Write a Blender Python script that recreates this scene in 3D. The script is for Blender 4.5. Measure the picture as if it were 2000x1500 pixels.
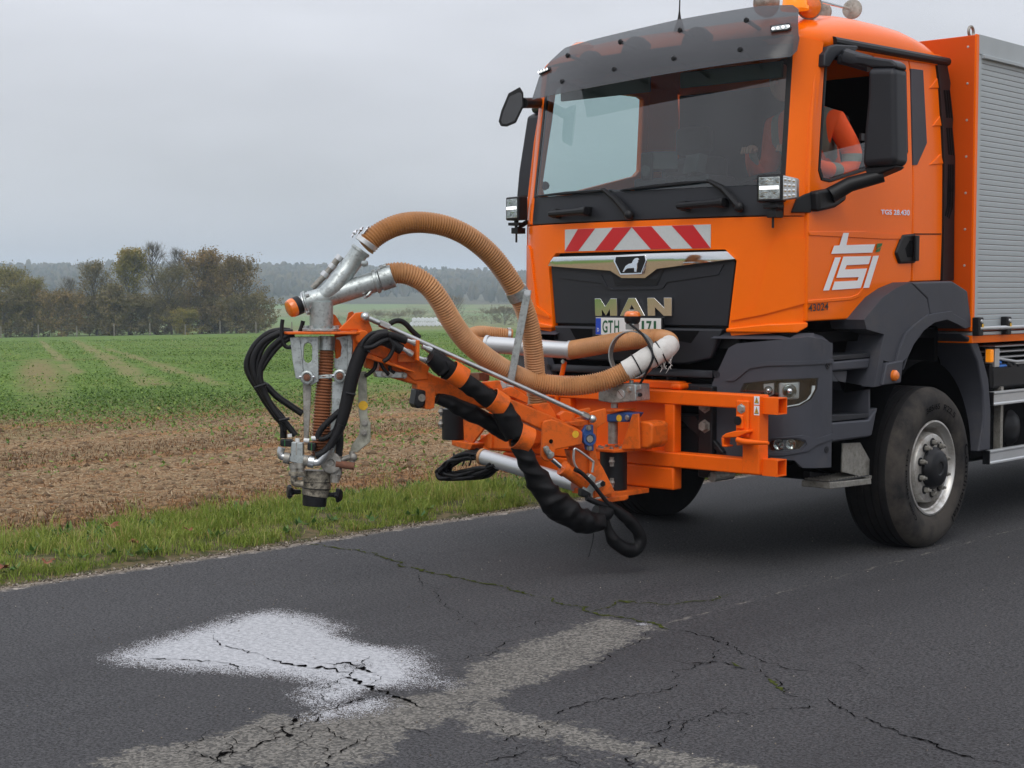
import bpy, bmesh, math, random
import numpy as np
from mathutils import Vector, Matrix

for o in list(bpy.data.objects):
    bpy.data.objects.remove(o, do_unlink=True)
SC = bpy.context.scene
COL = SC.collection
rad = math.radians
R = random.Random(7)
RN = np.random.default_rng(11)

# ------------------------------------------------------------------ camera
# world = truck frame: X to the truck's left, Y to its rear, Z up; metres
CAM = Vector((6.083, -7.829, 1.659))
TH, PIT, FPX = rad(42.69), rad(3.35), 3041.4
cr = Vector((math.cos(TH), math.sin(TH), 0))
ch = Vector((-math.sin(TH), math.cos(TH), 0))
cf = (ch * math.cos(PIT) - Vector((0, 0, 1)) * math.sin(PIT)).normalized()
cu = cr.cross(cf)
cam = bpy.data.cameras.new('camera')
cam.sensor_width = 36
cam.lens = FPX / 2000 * 36
cam.clip_start = 0.05
cam.clip_end = 9000
cam_o = bpy.data.objects.new('camera', cam)
COL.objects.link(cam_o)
cam_o.matrix_world = Matrix((
    (cr.x, cu.x, -cf.x, CAM.x), (cr.y, cu.y, -cf.y, CAM.y),
    (cr.z, cu.z, -cf.z, CAM.z), (0, 0, 0, 1)))
SC.camera = cam_o

# ------------------------------------------------------------------ overcast sky, soft sun, exposure
SUN_EL, SUN_ROT = rad(48), rad(150)
W = bpy.data.worlds.new('World')
SC.world = W
W.use_nodes = True
nt = W.node_tree
nt.nodes.clear()
def _n(t, **k):
    n = nt.nodes.new(t)
    for a, b in k.items():
        setattr(n, a, b)
    return n
wo = _n('ShaderNodeOutputWorld')
bg = _n('ShaderNodeBackground')
bg.inputs['Strength'].default_value = 0.1
sky = _n('ShaderNodeTexSky', sky_type='NISHITA', sun_disc=False, sun_elevation=SUN_EL, sun_rotation=SUN_ROT)
sky.dust_density = 4
tc = _n('ShaderNodeTexCoord')
sep = _n('ShaderNodeSeparateXYZ')
nt.links.new(tc.outputs['Generated'], sep.inputs[0])
# overcast layer: brightness rises from the horizon to the zenith as under any closed cloud cover
mr = _n('ShaderNodeMapRange')
mr.inputs['From Min'].default_value = 0.0
mr.inputs['From Max'].default_value = 1.0
mr.inputs['To Min'].default_value = 5.9
mr.inputs['To Max'].default_value = 16.5
nt.links.new(sep.outputs['Z'], mr.inputs['Value'])
mp = _n('ShaderNodeMapping')
mp.inputs['Scale'].default_value = (1.0, 1.0, 3.6)
nt.links.new(tc.outputs['Generated'], mp.inputs['Vector'])
cl = _n('ShaderNodeTexNoise')
cl.inputs['Scale'].default_value = 1.9
cl.inputs['Detail'].default_value = 6
cl.inputs['Roughness'].default_value = 0.5
nt.links.new(mp.outputs[0], cl.inputs['Vector'])
cm = _n('ShaderNodeMapRange')
cm.inputs['From Min'].default_value = 0.3
cm.inputs['From Max'].default_value = 0.7
cm.inputs['To Min'].default_value = 0.76
cm.inputs['To Max'].default_value = 1.16
nt.links.new(cl.outputs['Fac'], cm.inputs['Value'])
mul = _n('ShaderNodeMath', operation='MULTIPLY')
nt.links.new(mr.outputs[0], mul.inputs[0])
nt.links.new(cm.outputs[0], mul.inputs[1])
comb = _n('ShaderNodeMix', data_type='RGBA', blend_type='MULTIPLY')
comb.inputs['Factor'].default_value = 1.0
comb.inputs['A'].default_value = (0.905, 0.925, 1.0, 1)
nt.links.new(mul.outputs[0], comb.inputs['B'])
mixs = _n('ShaderNodeMix', data_type='RGBA')
mixs.inputs['Factor'].default_value = 0.93
nt.links.new(sky.outputs[0], mixs.inputs['A'])
nt.links.new(comb.outputs['Result'], mixs.inputs['B'])
nt.links.new(mixs.outputs['Result'], bg.inputs['Color'])
nt.links.new(bg.outputs[0], wo.inputs[0])
sun = bpy.data.lights.new('sun', 'SUN')
sun.energy = 1.0
sun.angle = rad(35)
sun.color = (1, 0.96, 0.9)
sun_o = bpy.data.objects.new('sun', sun)
COL.objects.link(sun_o)
# light comes from behind the camera, high and soft
sd = Vector((math.sin(SUN_ROT) * math.cos(SUN_EL), math.cos(SUN_ROT) * math.cos(SUN_EL), math.sin(SUN_EL)))
sun_o.rotation_euler = sd.to_track_quat('Z', 'Y').to_euler()
sun_o.location = sd * 40
vs = SC.view_settings
vs.view_transform = 'Standard'
vs.look = 'None'
vs.exposure = 0.07
vs.gamma = 1
SC.cycles.max_bounces = 8
SC.cycles.transparent_max_bounces = 16
SC.cycles.volume_bounces = 1
SC.cycles.use_denoising = True
SC.render.film_transparent = False

# ------------------------------------------------------------------ where a pixel of the photo lies on a given surface
def ray(p):
    return cf + cr * ((p[0] - 1000) / FPX) + cu * ((750 - p[1]) / FPX)
def hit(p, P0, N):
    d = ray(p); P0 = Vector(P0); N = Vector(N)
    return CAM + d * ((P0 - CAM).dot(N) / d.dot(N))
def oX(p, x): return hit(p, (x, 0, 0), (1, 0, 0))
def oY(p, y): return hit(p, (0, y, 0), (0, 1, 0))
def oZ(p, z): return hit(p, (0, 0, z), (0, 0, 1))
def oD(p, d): return CAM + ray(p) * d
ZS = dict(A=(3.3333, 960, 0), B=(4, 1500, 0), C=(4, 1500, 350), D=(3.3333, 1400, 650), E=(4, 1000, 400),
          G=(5, 480, 400), H=(3.75, 460, 600), I=(3, 800, 600), J=(5.714, 850, 640), K=(4.84, 980, 780),
          L=(8.333, 660, 620), M=(9.375, 540, 840), N=(8.333, 850, 780), O=(9.375, 1150, 640),
          P=(6.667, 1240, 740), Q=(4.41, 1640, 740), Rr=(5.357, 470, 620), T=(10, 1150, 560), F=(1, 0, 0),
          U=(2.5, 200, 1100), V=(1.818, 900, 1050), Wt=(7.143, 1440, 0))
def px(z, s):
    k, x, y = ZS[z]
    return [(x + float(a.split(',')[0]) / k, y + float(a.split(',')[1]) / k) for a in s.split()]

# ------------------------------------------------------------------ mesh building
class MB:
    def __init__(s): s.v = []; s.f = []
    def add(s, v, f):
        b = len(s.v)
        s.v += [tuple(p) for p in v]
        s.f += [tuple(i + b for i in q) for q in f]
        return s
    def box(s, lo, hi, M=None):
        x0, y0, z0 = lo; x1, y1, z1 = hi
        v = [Vector(p) for p in ((x0,y0,z0),(x1,y0,z0),(x1,y1,z0),(x0,y1,z0),(x0,y0,z1),(x1,y0,z1),(x1,y1,z1),(x0,y1,z1))]
        if M is not None: v = [M @ p for p in v]
        return s.add(v, [(0,3,2,1),(4,5,6,7),(0,1,5,4),(1,2,6,5),(2,3,7,6),(3,0,4,7)])
    def prism(s, P, vec):
        P = [Vector(p) for p in P]; vec = Vector(vec); n = len(P)
        nn = Vector((0, 0, 0))
        for i in range(n): nn += (P[i]).cross(P[(i + 1) % n])
        if nn.dot(vec) > 0: P = P[::-1]
        v = P + [p + vec for p in P]
        f = [tuple(range(n)), tuple(range(2 * n - 1, n - 1, -1))]
        f += [(i, n + i, n + (i + 1) % n, (i + 1) % n) for i in range(n)]
        return s.add(v, f)
    def tube(s, path, r, seg=12, cap=True, closed=False, rib=0, ramp=0.0, up=None):
        """tube along a path; r is a number or one radius per point"""
        P = [Vector(p) for p in path]; n = len(P)
        rr = list(r) if hasattr(r, '__len__') else [r] * n
        T = []
        for i in range(n):
            a = P[i - 1] if (i > 0 or closed) else P[0]
            b = P[(i + 1) % n] if (i < n - 1 or closed) else P[-1]
            t = (b - a); T.append(t.normalized() if t.length > 1e-9 else Vector((0, 0, 1)))
        u = up or (Vector((0, 0, 1)) if abs(T[0].z) < 0.9 else Vector((1, 0, 0)))
        u = (u - T[0] * u.dot(T[0])).normalized()
        vv = []
        for i in range(n):
            u = (u - T[i] * u.dot(T[i])).normalized()
            w = T[i].cross(u)
            for k in range(seg):
                a = 2 * math.pi * k / seg
                vv.append(P[i] + (u * math.cos(a) + w * math.sin(a)) * rr[i])
        ff = []
        for i in range(n if closed else n - 1):
            j = (i + 1) % n
            for k in range(seg):
                l = (k + 1) % seg
                ff.append((i * seg + k, i * seg + l, j * seg + l, j * seg + k))
        if cap and not closed:
            ff.append(tuple(range(seg - 1, -1, -1)))
            ff.append(tuple((n - 1) * seg + k for k in range(seg)))
        return s.add(vv, ff)
    def cyl(s, a, b, r, r2=None, seg=20):
        return s.tube([a, b], [r, r if r2 is None else r2], seg)
    def lathe(s, prof, c, axis, seg=32, closed=False):
        """prof: (along axis, radius) pairs"""
        ax = Vector(axis).normalized(); c = Vector(c)
        u = Vector((0, 0, 1)) if abs(ax.z) < 0.9 else Vector((1, 0, 0))
        u = (u - ax * u.dot(ax)).normalized(); w = ax.cross(u)
        n = len(prof); vv = []
        for h, r in prof:
            for k in range(seg):
                a = 2 * math.pi * k / seg
                vv.append(c + ax * h + (u * math.cos(a) + w * math.sin(a)) * max(r, 1e-4))
        ff = []
        for i in range(n if closed else n - 1):
            j = (i + 1) % n
            for k in range(seg):
                l = (k + 1) % seg
                ff.append((i * seg + k, i * seg + l, j * seg + l, j * seg + k))
        if not closed:
            ff.append(tuple(range(seg - 1, -1, -1)))
            ff.append(tuple((n - 1) * seg + k for k in range(seg)))
        return s.add(vv, ff)
    def ball(s, c, r, seg=14, sq=(1, 1, 1)):
        c = Vector(c); vv = [c + Vector((0, 0, r * sq[2]))]; m = seg // 2
        for i in range(1, m):
            p = math.pi * i / m
            for k in range(seg):
                a = 2 * math.pi * k / seg
                vv.append(c + Vector((r * sq[0] * math.sin(p) * math.cos(a), r * sq[1] * math.sin(p) * math.sin(a), r * sq[2] * math.cos(p))))
        vv.append(c - Vector((0, 0, r * sq[2]))); ff = []
        for k in range(seg): ff.append((0, 1 + k, 1 + (k + 1) % seg))
        for i in range(m - 2):
            for k in range(seg):
                a = 1 + i * seg; l = (k + 1) % seg
                ff.append((a + k, a + seg + k, a + seg + l, a + l))
        b = 1 + (m - 2) * seg; e = len(vv) - 1
        for k in range(seg): ff.append((b + k, e, b + (k + 1) % seg))
        return s.add(vv, ff)
    def grid(s, rows, closed=False):
        n = len(rows); m = len(rows[0]); vv = [p for r in rows for p in r]
        ff = []
        for i in range(n - 1):
            for k in range(m if closed else m - 1):
                l = (k + 1) % m
                ff.append((i * m + k, i * m + l, (i + 1) * m + l, (i + 1) * m + k))
        return s.add(vv, ff)

def newmesh(name, v, f, smooth=35):
    me = bpy.data.meshes.new(name)
    me.from_pydata([tuple(p) for p in v], [], f)
    me.update()
    if smooth:
        me.polygons.foreach_set('use_smooth', [True] * len(me.polygons))
        me.set_sharp_from_angle(angle=rad(smooth))
    return me
def ob(name, mb, mat, parent=None, bev=0.0, smooth=35, fixn=False, seg=2, label=None):
    me = newmesh(name, mb.v, mb.f, smooth)
    if fixn:
        bm = bmesh.new(); bm.from_mesh(me)
        bmesh.ops.recalc_face_normals(bm, faces=bm.faces); bm.to_mesh(me); bm.free()
        if smooth: me.set_sharp_from_angle(angle=rad(smooth))
    return obm(name, me, mat, parent, bev, seg, label)
def obm(name, me, mat, parent=None, bev=0.0, seg=2, label=None):
    if mat is not None: me.materials.append(mat)
    o = bpy.data.objects.new(name, me)
    COL.objects.link(o)
    if parent is not None:
        o.parent = parent
        if parent.type == 'EMPTY':
            o.matrix_parent_inverse = Matrix.Translation(-Vector(parent.location))
    if bev:
        m = o.modifiers.new('bevel', 'BEVEL'); m.width = bev; m.segments = seg; m.limit_method = 'ANGLE'; m.angle_limit = rad(40)
        wn = o.modifiers.new('weighted_normals', 'WEIGHTED_NORMAL'); wn.keep_sharp = True
    if label: o['label'] = label
    return o
def thing(name, label, cat, loc=(0, 0, 0), group=None):
    o = bpy.data.objects.new(name, None)
    COL.objects.link(o); o.location = loc; o.empty_display_size = 0.2
    return tag(o, label, cat, group)
def tag(o, label=None, cat=None, group=None, kind=None):
    if label: o['label'] = label
    if cat: o['category'] = cat
    if group: o['group'] = group
    if kind: o['kind'] = kind
    return o
def fast_mesh(name, V, F, mat, attrs=None, smooth=False):
    """V (n,3), F (m,3) or (m,4) arrays"""
    me = bpy.data.meshes.new(name)
    k = F.shape[1]
    me.vertices.add(len(V)); me.vertices.foreach_set('co', np.ascontiguousarray(V, dtype=np.float32).ravel())
    me.loops.add(F.size); me.loops.foreach_set('vertex_index', np.ascontiguousarray(F, dtype=np.int32).ravel())
    me.polygons.add(len(F)); me.polygons.foreach_set('loop_start', np.arange(0, F.size, k, dtype=np.int32))
    if smooth: me.polygons.foreach_set('use_smooth', np.ones(len(F), dtype=bool))
    for n, a in (attrs or {}).items():
        at = me.attributes.new(n, 'FLOAT', 'POINT'); at.data.foreach_set('value', np.ascontiguousarray(a, dtype=np.float32))
    me.update(calc_edges=True); me.validate()
    o = bpy.data.objects.new(name, me); COL.objects.link(o)
    me.materials.append(mat)
    return o
def spline(P, n=8):
    """Catmull-Rom through the points"""
    P = [Vector(p) for p in P]
    Q = [P[0] * 2 - P[1]] + P + [P[-1] * 2 - P[-2]]
    out = []
    for i in range(1, len(Q) - 2):
        a, b, c, d = Q[i - 1], Q[i], Q[i + 1], Q[i + 2]
        for k in range(n):
            t = k / n
            out.append(0.5 * ((2 * b) + (c - a) * t + (2 * a - 5 * b + 4 * c - d) * t * t + (3 * b - a - 3 * c + d) * t ** 3))
    out.append(P[-1])
    return out
def resample(P, step):
    P = [Vector(p) for p in P]; L = [0]
    for i in range(1, len(P)): L.append(L[-1] + (P[i] - P[i - 1]).length)
    n = max(2, int(L[-1] / step) + 1); out = []; j = 0
    for i in range(n):
        s = L[-1] * i / (n - 1)
        while j < len(P) - 2 and L[j + 1] < s: j += 1
        t = (s - L[j]) / max(L[j + 1] - L[j], 1e-9)
        out.append(P[j].lerp(P[j + 1], min(max(t, 0), 1)))
    return out

# ------------------------------------------------------------------ materials
MATS = {}
def lin(c):
    return tuple(((x / 255) / 12.92 if x / 255 <= 0.04045 else ((x / 255 + 0.055) / 1.055) ** 2.4) for x in c)
def mat(name, col, rough=0.5, metal=0.0, coat=0.0, var=0.0, vscale=6.0, bump=0.0, bscale=60.0, dirt=None, dirt_amt=0.0, dscale=3.0, spec=0.5, emis=None, estr=0.0, rvar=0.0):
    m = bpy.data.materials.new(name); m.use_nodes = True; MATS[name] = m
    t = m.node_tree; b = t.nodes['Principled BSDF']; L = t.links.new
    b.inputs['Base Color'].default_value = (*col, 1)
    b.inputs['Roughness'].default_value = rough
    b.inputs['Metallic'].default_value = metal
    b.inputs['Specular IOR Level'].default_value = spec
    b.inputs['Coat Weight'].default_value = coat
    b.inputs['Coat Roughness'].default_value = 0.12
    if emis:
        b.inputs['Emission Color'].default_value = (*emis, 1); b.inputs['Emission Strength'].default_value = estr
    tcn = t.nodes.new('ShaderNodeTexCoord')
    def noise(scale, detail=5, rough_=0.6):
        n = t.nodes.new('ShaderNodeTexNoise'); n.inputs['Scale'].default_value = scale
        n.inputs['Detail'].default_value = detail; n.inputs['Roughness'].default_value = rough_
        L(tcn.outputs['Object'], n.inputs['Vector']); return n
    cur = None
    if var:
        n = noise(vscale); mx = t.nodes.new('ShaderNodeMix'); mx.data_type = 'RGBA'
        mx.inputs['A'].default_value = (*[c * (1 - var) for c in col], 1)
        mx.inputs['B'].default_value = (*[min(1, c * (1 + var)) for c in col], 1)
        mpr = t.nodes.new('ShaderNodeMapRange'); mpr.inputs['From Min'].default_value = 0.3; mpr.inputs['From Max'].default_value = 0.7
        L(n.outputs['Fac'], mpr.inputs['Value']); L(mpr.outputs[0], mx.inputs['Factor']); cur = mx.outputs['Result']
    if dirt:
        n = noise(dscale, 8, 0.7); mpr = t.nodes.new('ShaderNodeMapRange')
        mpr.inputs['From Min'].default_value = 0.62 - 0.3 * dirt_amt; mpr.inputs['From Max'].default_value = 0.85 - 0.3 * dirt_amt
        mpr.inputs['To Max'].default_value = min(1, 0.35 + dirt_amt)
        L(n.outputs['Fac'], mpr.inputs['Value'])
        mx = t.nodes.new('ShaderNodeMix'); mx.data_type = 'RGBA'; mx.inputs['B'].default_value = (*dirt, 1)
        if cur is None: mx.inputs['A'].default_value = (*col, 1)
        else: L(cur, mx.inputs['A'])
        L(mpr.outputs[0], mx.inputs['Factor']); cur = mx.outputs['Result']
        mr2 = t.nodes.new('ShaderNodeMapRange'); mr2.inputs['To Min'].default_value = rough; mr2.inputs['To Max'].default_value = min(1, rough + 0.35)
        L(mpr.outputs[0], mr2.inputs['Value']); L(mr2.outputs[0], b.inputs['Roughness'])
    elif rvar:
        n = noise(vscale * 0.7); mr2 = t.nodes.new('ShaderNodeMapRange')
        mr2.inputs['From Min'].default_value = 0.3; mr2.inputs['From Max'].default_value = 0.7
        mr2.inputs['To Min'].default_value = max(0, rough - rvar); mr2.inputs['To Max'].default_value = rough + rvar
        L(n.outputs['Fac'], mr2.inputs['Value']); L(mr2.outputs[0], b.inputs['Roughness'])
    if cur is not None: L(cur, b.inputs['Base Color'])
    if bump:
        n = noise(bscale, 3); bp = t.nodes.new('ShaderNodeBump'); bp.inputs['Strength'].default_value = bump
        bp.inputs['Distance'].default_value = 0.004; L(n.outputs['Fac'], bp.inputs['Height']); L(bp.outputs[0], b.inputs['Normal'])
    return m
def glassmat(name, tint, refl=0.06, rough=0.02, diffuse=None, dfac=0.0):
    m = bpy.data.materials.new(name); m.use_nodes = True; MATS[name] = m
    t = m.node_tree; t.nodes.clear(); L = t.links.new
    out = t.nodes.new('ShaderNodeOutputMaterial'); tr = t.nodes.new('ShaderNodeBsdfTransparent'); gl = t.nodes.new('ShaderNodeBsdfGlossy')
    tr.inputs[0].default_value = (*tint, 1); gl.inputs['Roughness'].default_value = rough
    lw = t.nodes.new('ShaderNodeLayerWeight'); lw.inputs['Blend'].default_value = 0.5
    pw = t.nodes.new('ShaderNodeMath'); pw.operation = 'POWER'; pw.inputs[1].default_value = 4.0; L(lw.outputs['Facing'], pw.inputs[0])
    ad = t.nodes.new('ShaderNodeMath'); ad.operation = 'MULTIPLY_ADD'; ad.inputs[1].default_value = 0.9; ad.inputs[2].default_value = refl
    L(pw.outputs[0], ad.inputs[0])
    mx = t.nodes.new('ShaderNodeMixShader'); L(ad.outputs[0], mx.inputs[0])
    last = tr.outputs[0]
    if diffuse:
        df = t.nodes.new('ShaderNodeBsdfDiffuse'); df.inputs[0].default_value = (*diffuse, 1)
        m2 = t.nodes.new('ShaderNodeMixShader'); m2.inputs[0].default_value = dfac; L(tr.outputs[0], m2.inputs[1]); L(df.outputs[0], m2.inputs[2]); last = m2.outputs[0]
    L(last, mx.inputs[1]); L(gl.outputs[0], mx.inputs[2]); L(mx.outputs[0], out.inputs[0])
    return m
ORANGE = mat('orange_paint', (0.90, 0.150, 0.001), 0.22, coat=0.08, spec=.17, var=0.03, vscale=2.0, dirt=(.42, .17, .06), dirt_amt=.10, dscale=2.2)
REDOR = mat('box_orange_paint', (0.60, 0.075, 0.003), 0.4, spec=.2, var=0.06, vscale=2.0)
ARMOR = mat('arm_orange_paint', (0.70, 0.125, 0.010), 0.42, spec=.3, var=0.08, vscale=9, dirt=(0.13, 0.05, 0.02), dirt_amt=0.42, dscale=13, bump=0.08, bscale=160)
FRAMEOR = mat('frame_orange_paint', (0.85, 0.125, 0.003), 0.38, spec=.25, var=0.06, vscale=5, dirt=(0.25, 0.08, 0.02), dirt_amt=0.12, dscale=11)
GREYP = mat('grey_plastic', (0.048, 0.051, 0.063), 0.55, spec=.35, var=0.08, vscale=4, bump=0.05, bscale=500, dirt=(0.11, 0.10, 0.095), dirt_amt=0.24, dscale=3.5)
DARKP = mat('dark_plastic', (0.016, 0.0175, 0.022), 0.48, spec=.35, var=0.1, vscale=5, bump=0.05, bscale=400)
BLACK = mat('black_plastic', (0.007, 0.0075, 0.009), 0.45, spec=.3, var=0.15, vscale=8)
BLACKM = mat('black_recess', (0.003, 0.003, 0.0035), 0.9, spec=.1)
RUBBER = mat('rubber', (0.008, 0.008, 0.009), 0.5, spec=.25, var=0.2, vscale=12, bump=0.15, bscale=90, dirt=(0.07, 0.06, 0.05), dirt_amt=0.1, dscale=9)
TYRE = mat('tyre_rubber', (0.014, 0.0135, 0.014), 0.75, spec=.25, var=0.25, vscale=10, dirt=(0.060, 0.053, 0.046), dirt_amt=0.85, dscale=4.5, bump=0.1, bscale=120)
TREADM = mat('tyre_tread', (0.011, 0.0105, 0.011), 0.8, spec=.2, var=0.25, vscale=10, dirt=(0.035, 0.031, 0.027), dirt_amt=0.3, dscale=8, bump=0.15, bscale=120)
CLOTH = mat('black_sleeve_cloth', (0.0045, 0.0045, 0.005), 0.5, spec=.2, var=0.25, vscale=16, bump=0.5, bscale=45)
GALV = mat('galvanised_steel', (0.42, 0.46, 0.455), 0.40, metal=0.75, var=0.16, vscale=22, dirt=(0.09, 0.09, 0.08), dirt_amt=0.40, dscale=42, bump=0.1, bscale=120)
ZINC = mat('zinc_steel', (0.55, 0.57, 0.57), 0.3, metal=0.9, var=0.12, vscale=20)
STEEL = mat('dirty_steel', (0.30, 0.29, 0.26), 0.5, metal=0.6, var=0.25, vscale=26, dirt=(0.10, 0.07, 0.045), dirt_amt=0.35, dscale=30, bump=0.2, bscale=90)
TARRED = mat('tarred_steel', (0.30, 0.27, 0.21), 0.5, metal=0.3, var=0.3, vscale=22, dirt=(0.010, 0.009, 0.008), dirt_amt=0.62, dscale=34, bump=0.3, bscale=70)
RUST = mat('rusty_steel', (0.16, 0.065, 0.035), 0.75, var=0.3, vscale=40, bump=0.3, bscale=90)
CHROME = mat('chrome', (0.82, 0.83, 0.84), 0.06, metal=1.0)
ALU = mat('aluminium', (0.56, 0.58, 0.59), 0.4, metal=0.6, var=0.06, vscale=4)
SHUT = mat('shutter_aluminium', (0.40, 0.44, 0.455), 0.5, metal=0.25, var=0.07, vscale=2.5)
RIMM = mat('rim_steel', (0.58, 0.57, 0.54), 0.35, metal=0.75, var=0.12, vscale=9, dirt=(0.15, 0.105, 0.065), dirt_amt=0.5, dscale=5)
HOSE = mat('tan_hose', (0.47, 0.235, 0.098), 0.5, var=0.2, vscale=6, dirt=(0.16, 0.08, 0.035), dirt_amt=0.26, dscale=11)
HOSEB = mat('brown_hose', (0.36, 0.165, 0.055), 0.48, var=0.12, vscale=6, dirt=(0.11, 0.055, 0.025), dirt_amt=0.28, dscale=11)
HOSER = mat('rust_hose', (0.23, 0.085, 0.035), 0.55, var=0.2, vscale=20, dirt=(0.08, 0.04, 0.02), dirt_amt=0.25, dscale=20)
WRAP = mat('white_wrap_cloth', (0.62, 0.61, 0.58), 0.85, var=0.1, vscale=18, dirt=(0.35, 0.3, 0.25), dirt_amt=0.2, dscale=14, bump=0.4, bscale=60)
AMBER = mat('amber_lens', (0.75, 0.17, 0.01), 0.18, coat=0.8, var=0.1, vscale=60)
AMBERL = mat('amber_lit', (0.85, 0.24, 0.01), 0.2, emis=(1, 0.33, 0.01), estr=.35)
BLUEP = mat('blue_paint', (0.02, 0.07, 0.23), 0.4, var=0.15, vscale=20, dirt=(0.03, 0.03, 0.03), dirt_amt=0.2, dscale=30)
WHITE = mat('white_film', (0.78, 0.79, 0.80), 0.4)
REFLW = mat('reflective_white', (0.50, 0.53, 0.53), 0.45, var=0.05, vscale=80)
REFLR = mat('reflective_red', (0.52, 0.008, 0.012), 0.35)
PLATEW = mat('plate_white', (0.66, 0.67, 0.66), 0.4)
PLATEG = mat('plate_green', (0.008, 0.085, 0.035), 0.5)
PLATEB = mat('plate_blue', (0.008, 0.05, 0.42), 0.4)
GREEN = mat('logo_green', (0.01, 0.14, 0.025), 0.45)
INKB = mat('black_print', (0.008, 0.008, 0.01), 0.5)
YEL = mat('yellow_sticker', (0.72, 0.42, 0.02), 0.5, var=0.15, vscale=60)
LED = mat('led_light', (0.9, 0.92, 0.95), 0.2, emis=(1, 1, 1), estr=1.0)
REFLECT = mat('lamp_reflector', (0.42, 0.44, 0.42), 0.10, metal=1.0, var=0.55, vscale=26, bump=.9, bscale=28)
BLUEH = mat('blue_fitting', (0.02, 0.16, 0.55), 0.45)
VEST = mat('hi_vis_orange', (0.95, 0.10, 0.012), 0.8, bump=0.9, bscale=14)
def vest_tape():
    t = VEST.node_tree; b = t.nodes['Principled BSDF']; L = t.links.new
    tc_ = t.nodes.new('ShaderNodeTexCoord'); sp = t.nodes.new('ShaderNodeSeparateXYZ'); L(tc_.outputs['Object'], sp.inputs[0])
    def m(op, x, y):
        n = t.nodes.new('ShaderNodeMath'); n.operation = op
        for i, q in enumerate((x, y)):
            if q is None: continue
            if isinstance(q, (int, float)): n.inputs[i].default_value = q
            else: L(q, n.inputs[i])
        return n.outputs[0]
    X, Y, Z = sp.outputs[:3]
    def band(s, c, w): return m('LESS_THAN', m('ABSOLUTE', m('SUBTRACT', s, c), None), w)
    strap = m('MULTIPLY', band(X, .855, .026), m('GREATER_THAN', Z, 2.3))
    strap2 = m('MULTIPLY', band(X, .52, .03), m('GREATER_THAN', Z, 2.3))
    sl = m('MULTIPLY', band(Z, 2.505, .026), m('GREATER_THAN', X, .885))
    sl2 = m('MULTIPLY', band(Y, .70, .028), m('MULTIPLY', m('GREATER_THAN', X, .84), m('LESS_THAN', Z, 2.50)))
    f = m('MAXIMUM', m('MAXIMUM', strap, strap2), m('MAXIMUM', sl, sl2))
    mx = t.nodes.new('ShaderNodeMix'); mx.data_type = 'RGBA'; mx.inputs['A'].default_value = (0.95, 0.10, 0.012, 1); mx.inputs['B'].default_value = (0.22, 0.23, 0.20, 1)
    L(f, mx.inputs['Factor']); L(mx.outputs['Result'], b.inputs['Base Color'])
vest_tape()
VESTG = mat('reflective_tape', (0.24, 0.25, 0.22), 0.5)
SKIN = mat('skin', (0.45, 0.24, 0.17), 0.55)
HAIR = mat('hair', (0.02, 0.015, 0.012), 0.7)
TROUS = mat('grey_trousers', (0.10, 0.12, 0.13), 0.85)
GLASS = glassmat('tinted_glass', (0.58, 0.71, 0.70), 0.10, 0.01)
SIDEG = glassmat('side_glass', (0.84, 0.92, 0.91), 0.07, 0.01)
CLEARG = glassmat('clear_cover', (0.9, 0.92, 0.92), 0.06, 0.02)
VISORG = glassmat('smoked_acrylic', (0.56, 0.58, 0.585), 0.03, 0.2, diffuse=(0.075, 0.077, 0.085), dfac=0.42)
# ================================================================== THE SETTING
def smst(a, b, x):
    t = np.clip((x - a) / (b - a), 0, 1); return t * t * (3 - 2 * t)
def vnoise(x, y, seed=0):
    """smooth value noise on arrays"""
    def h(i, j):
        n = (i * 374761393 + j * 668265263 + seed * 144665) & 0x7fffffff
        n = ((n ^ (n >> 13)) * 1274126177) & 0x7fffffff
        return ((n ^ (n >> 16)) & 0xffff) / 65535.0
    xi = np.floor(x).astype(np.int64); yi = np.floor(y).astype(np.int64)
    fx = x - xi; fy = y - yi; fx = fx * fx * (3 - 2 * fx); fy = fy * fy * (3 - 2 * fy)
    return (h(xi, yi) * (1 - fx) + h(xi + 1, yi) * fx) * (1 - fy) + (h(xi, yi + 1) * (1 - fx) + h(xi + 1, yi + 1) * fx) * fy
SLOPE, FX0 = 0.023, -3.3
def ground_z(x, y):
    x = np.asarray(x, float); y = np.asarray(y, float)
    pl = -0.03 - SLOPE * np.maximum(0, FX0 - x)
    d = np.hypot(x - CAM.x, y - CAM.y)
    ang = np.arctan2(x - CAM.x, y - CAM.y)
    k = [180, 330, 500, 700, 900, 1200, 1500, 1900, 3000]
    v = [-3.6, -6.0, -7.8, -8.2, -6.0, 4.5, 19, 20, 20]
    zr = np.interp(d, k, v)
    rid = 0.82 + 0.22 * np.sin(ang * 5 + 1.0) + 0.10 * np.sin(ang * 13 + 0.5)
    zr = np.where(zr > -6, -6 + (zr + 6) * rid, zr)
    w = smst(170, 420, d)
    z = pl * (1 - w) + zr * w
    z += 0.05 * (vnoise(x * 0.35, y * 0.35, 3) - 0.5) * smst(-4, -9, x) * np.clip(d / 40, 0, 1)
    return z
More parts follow.
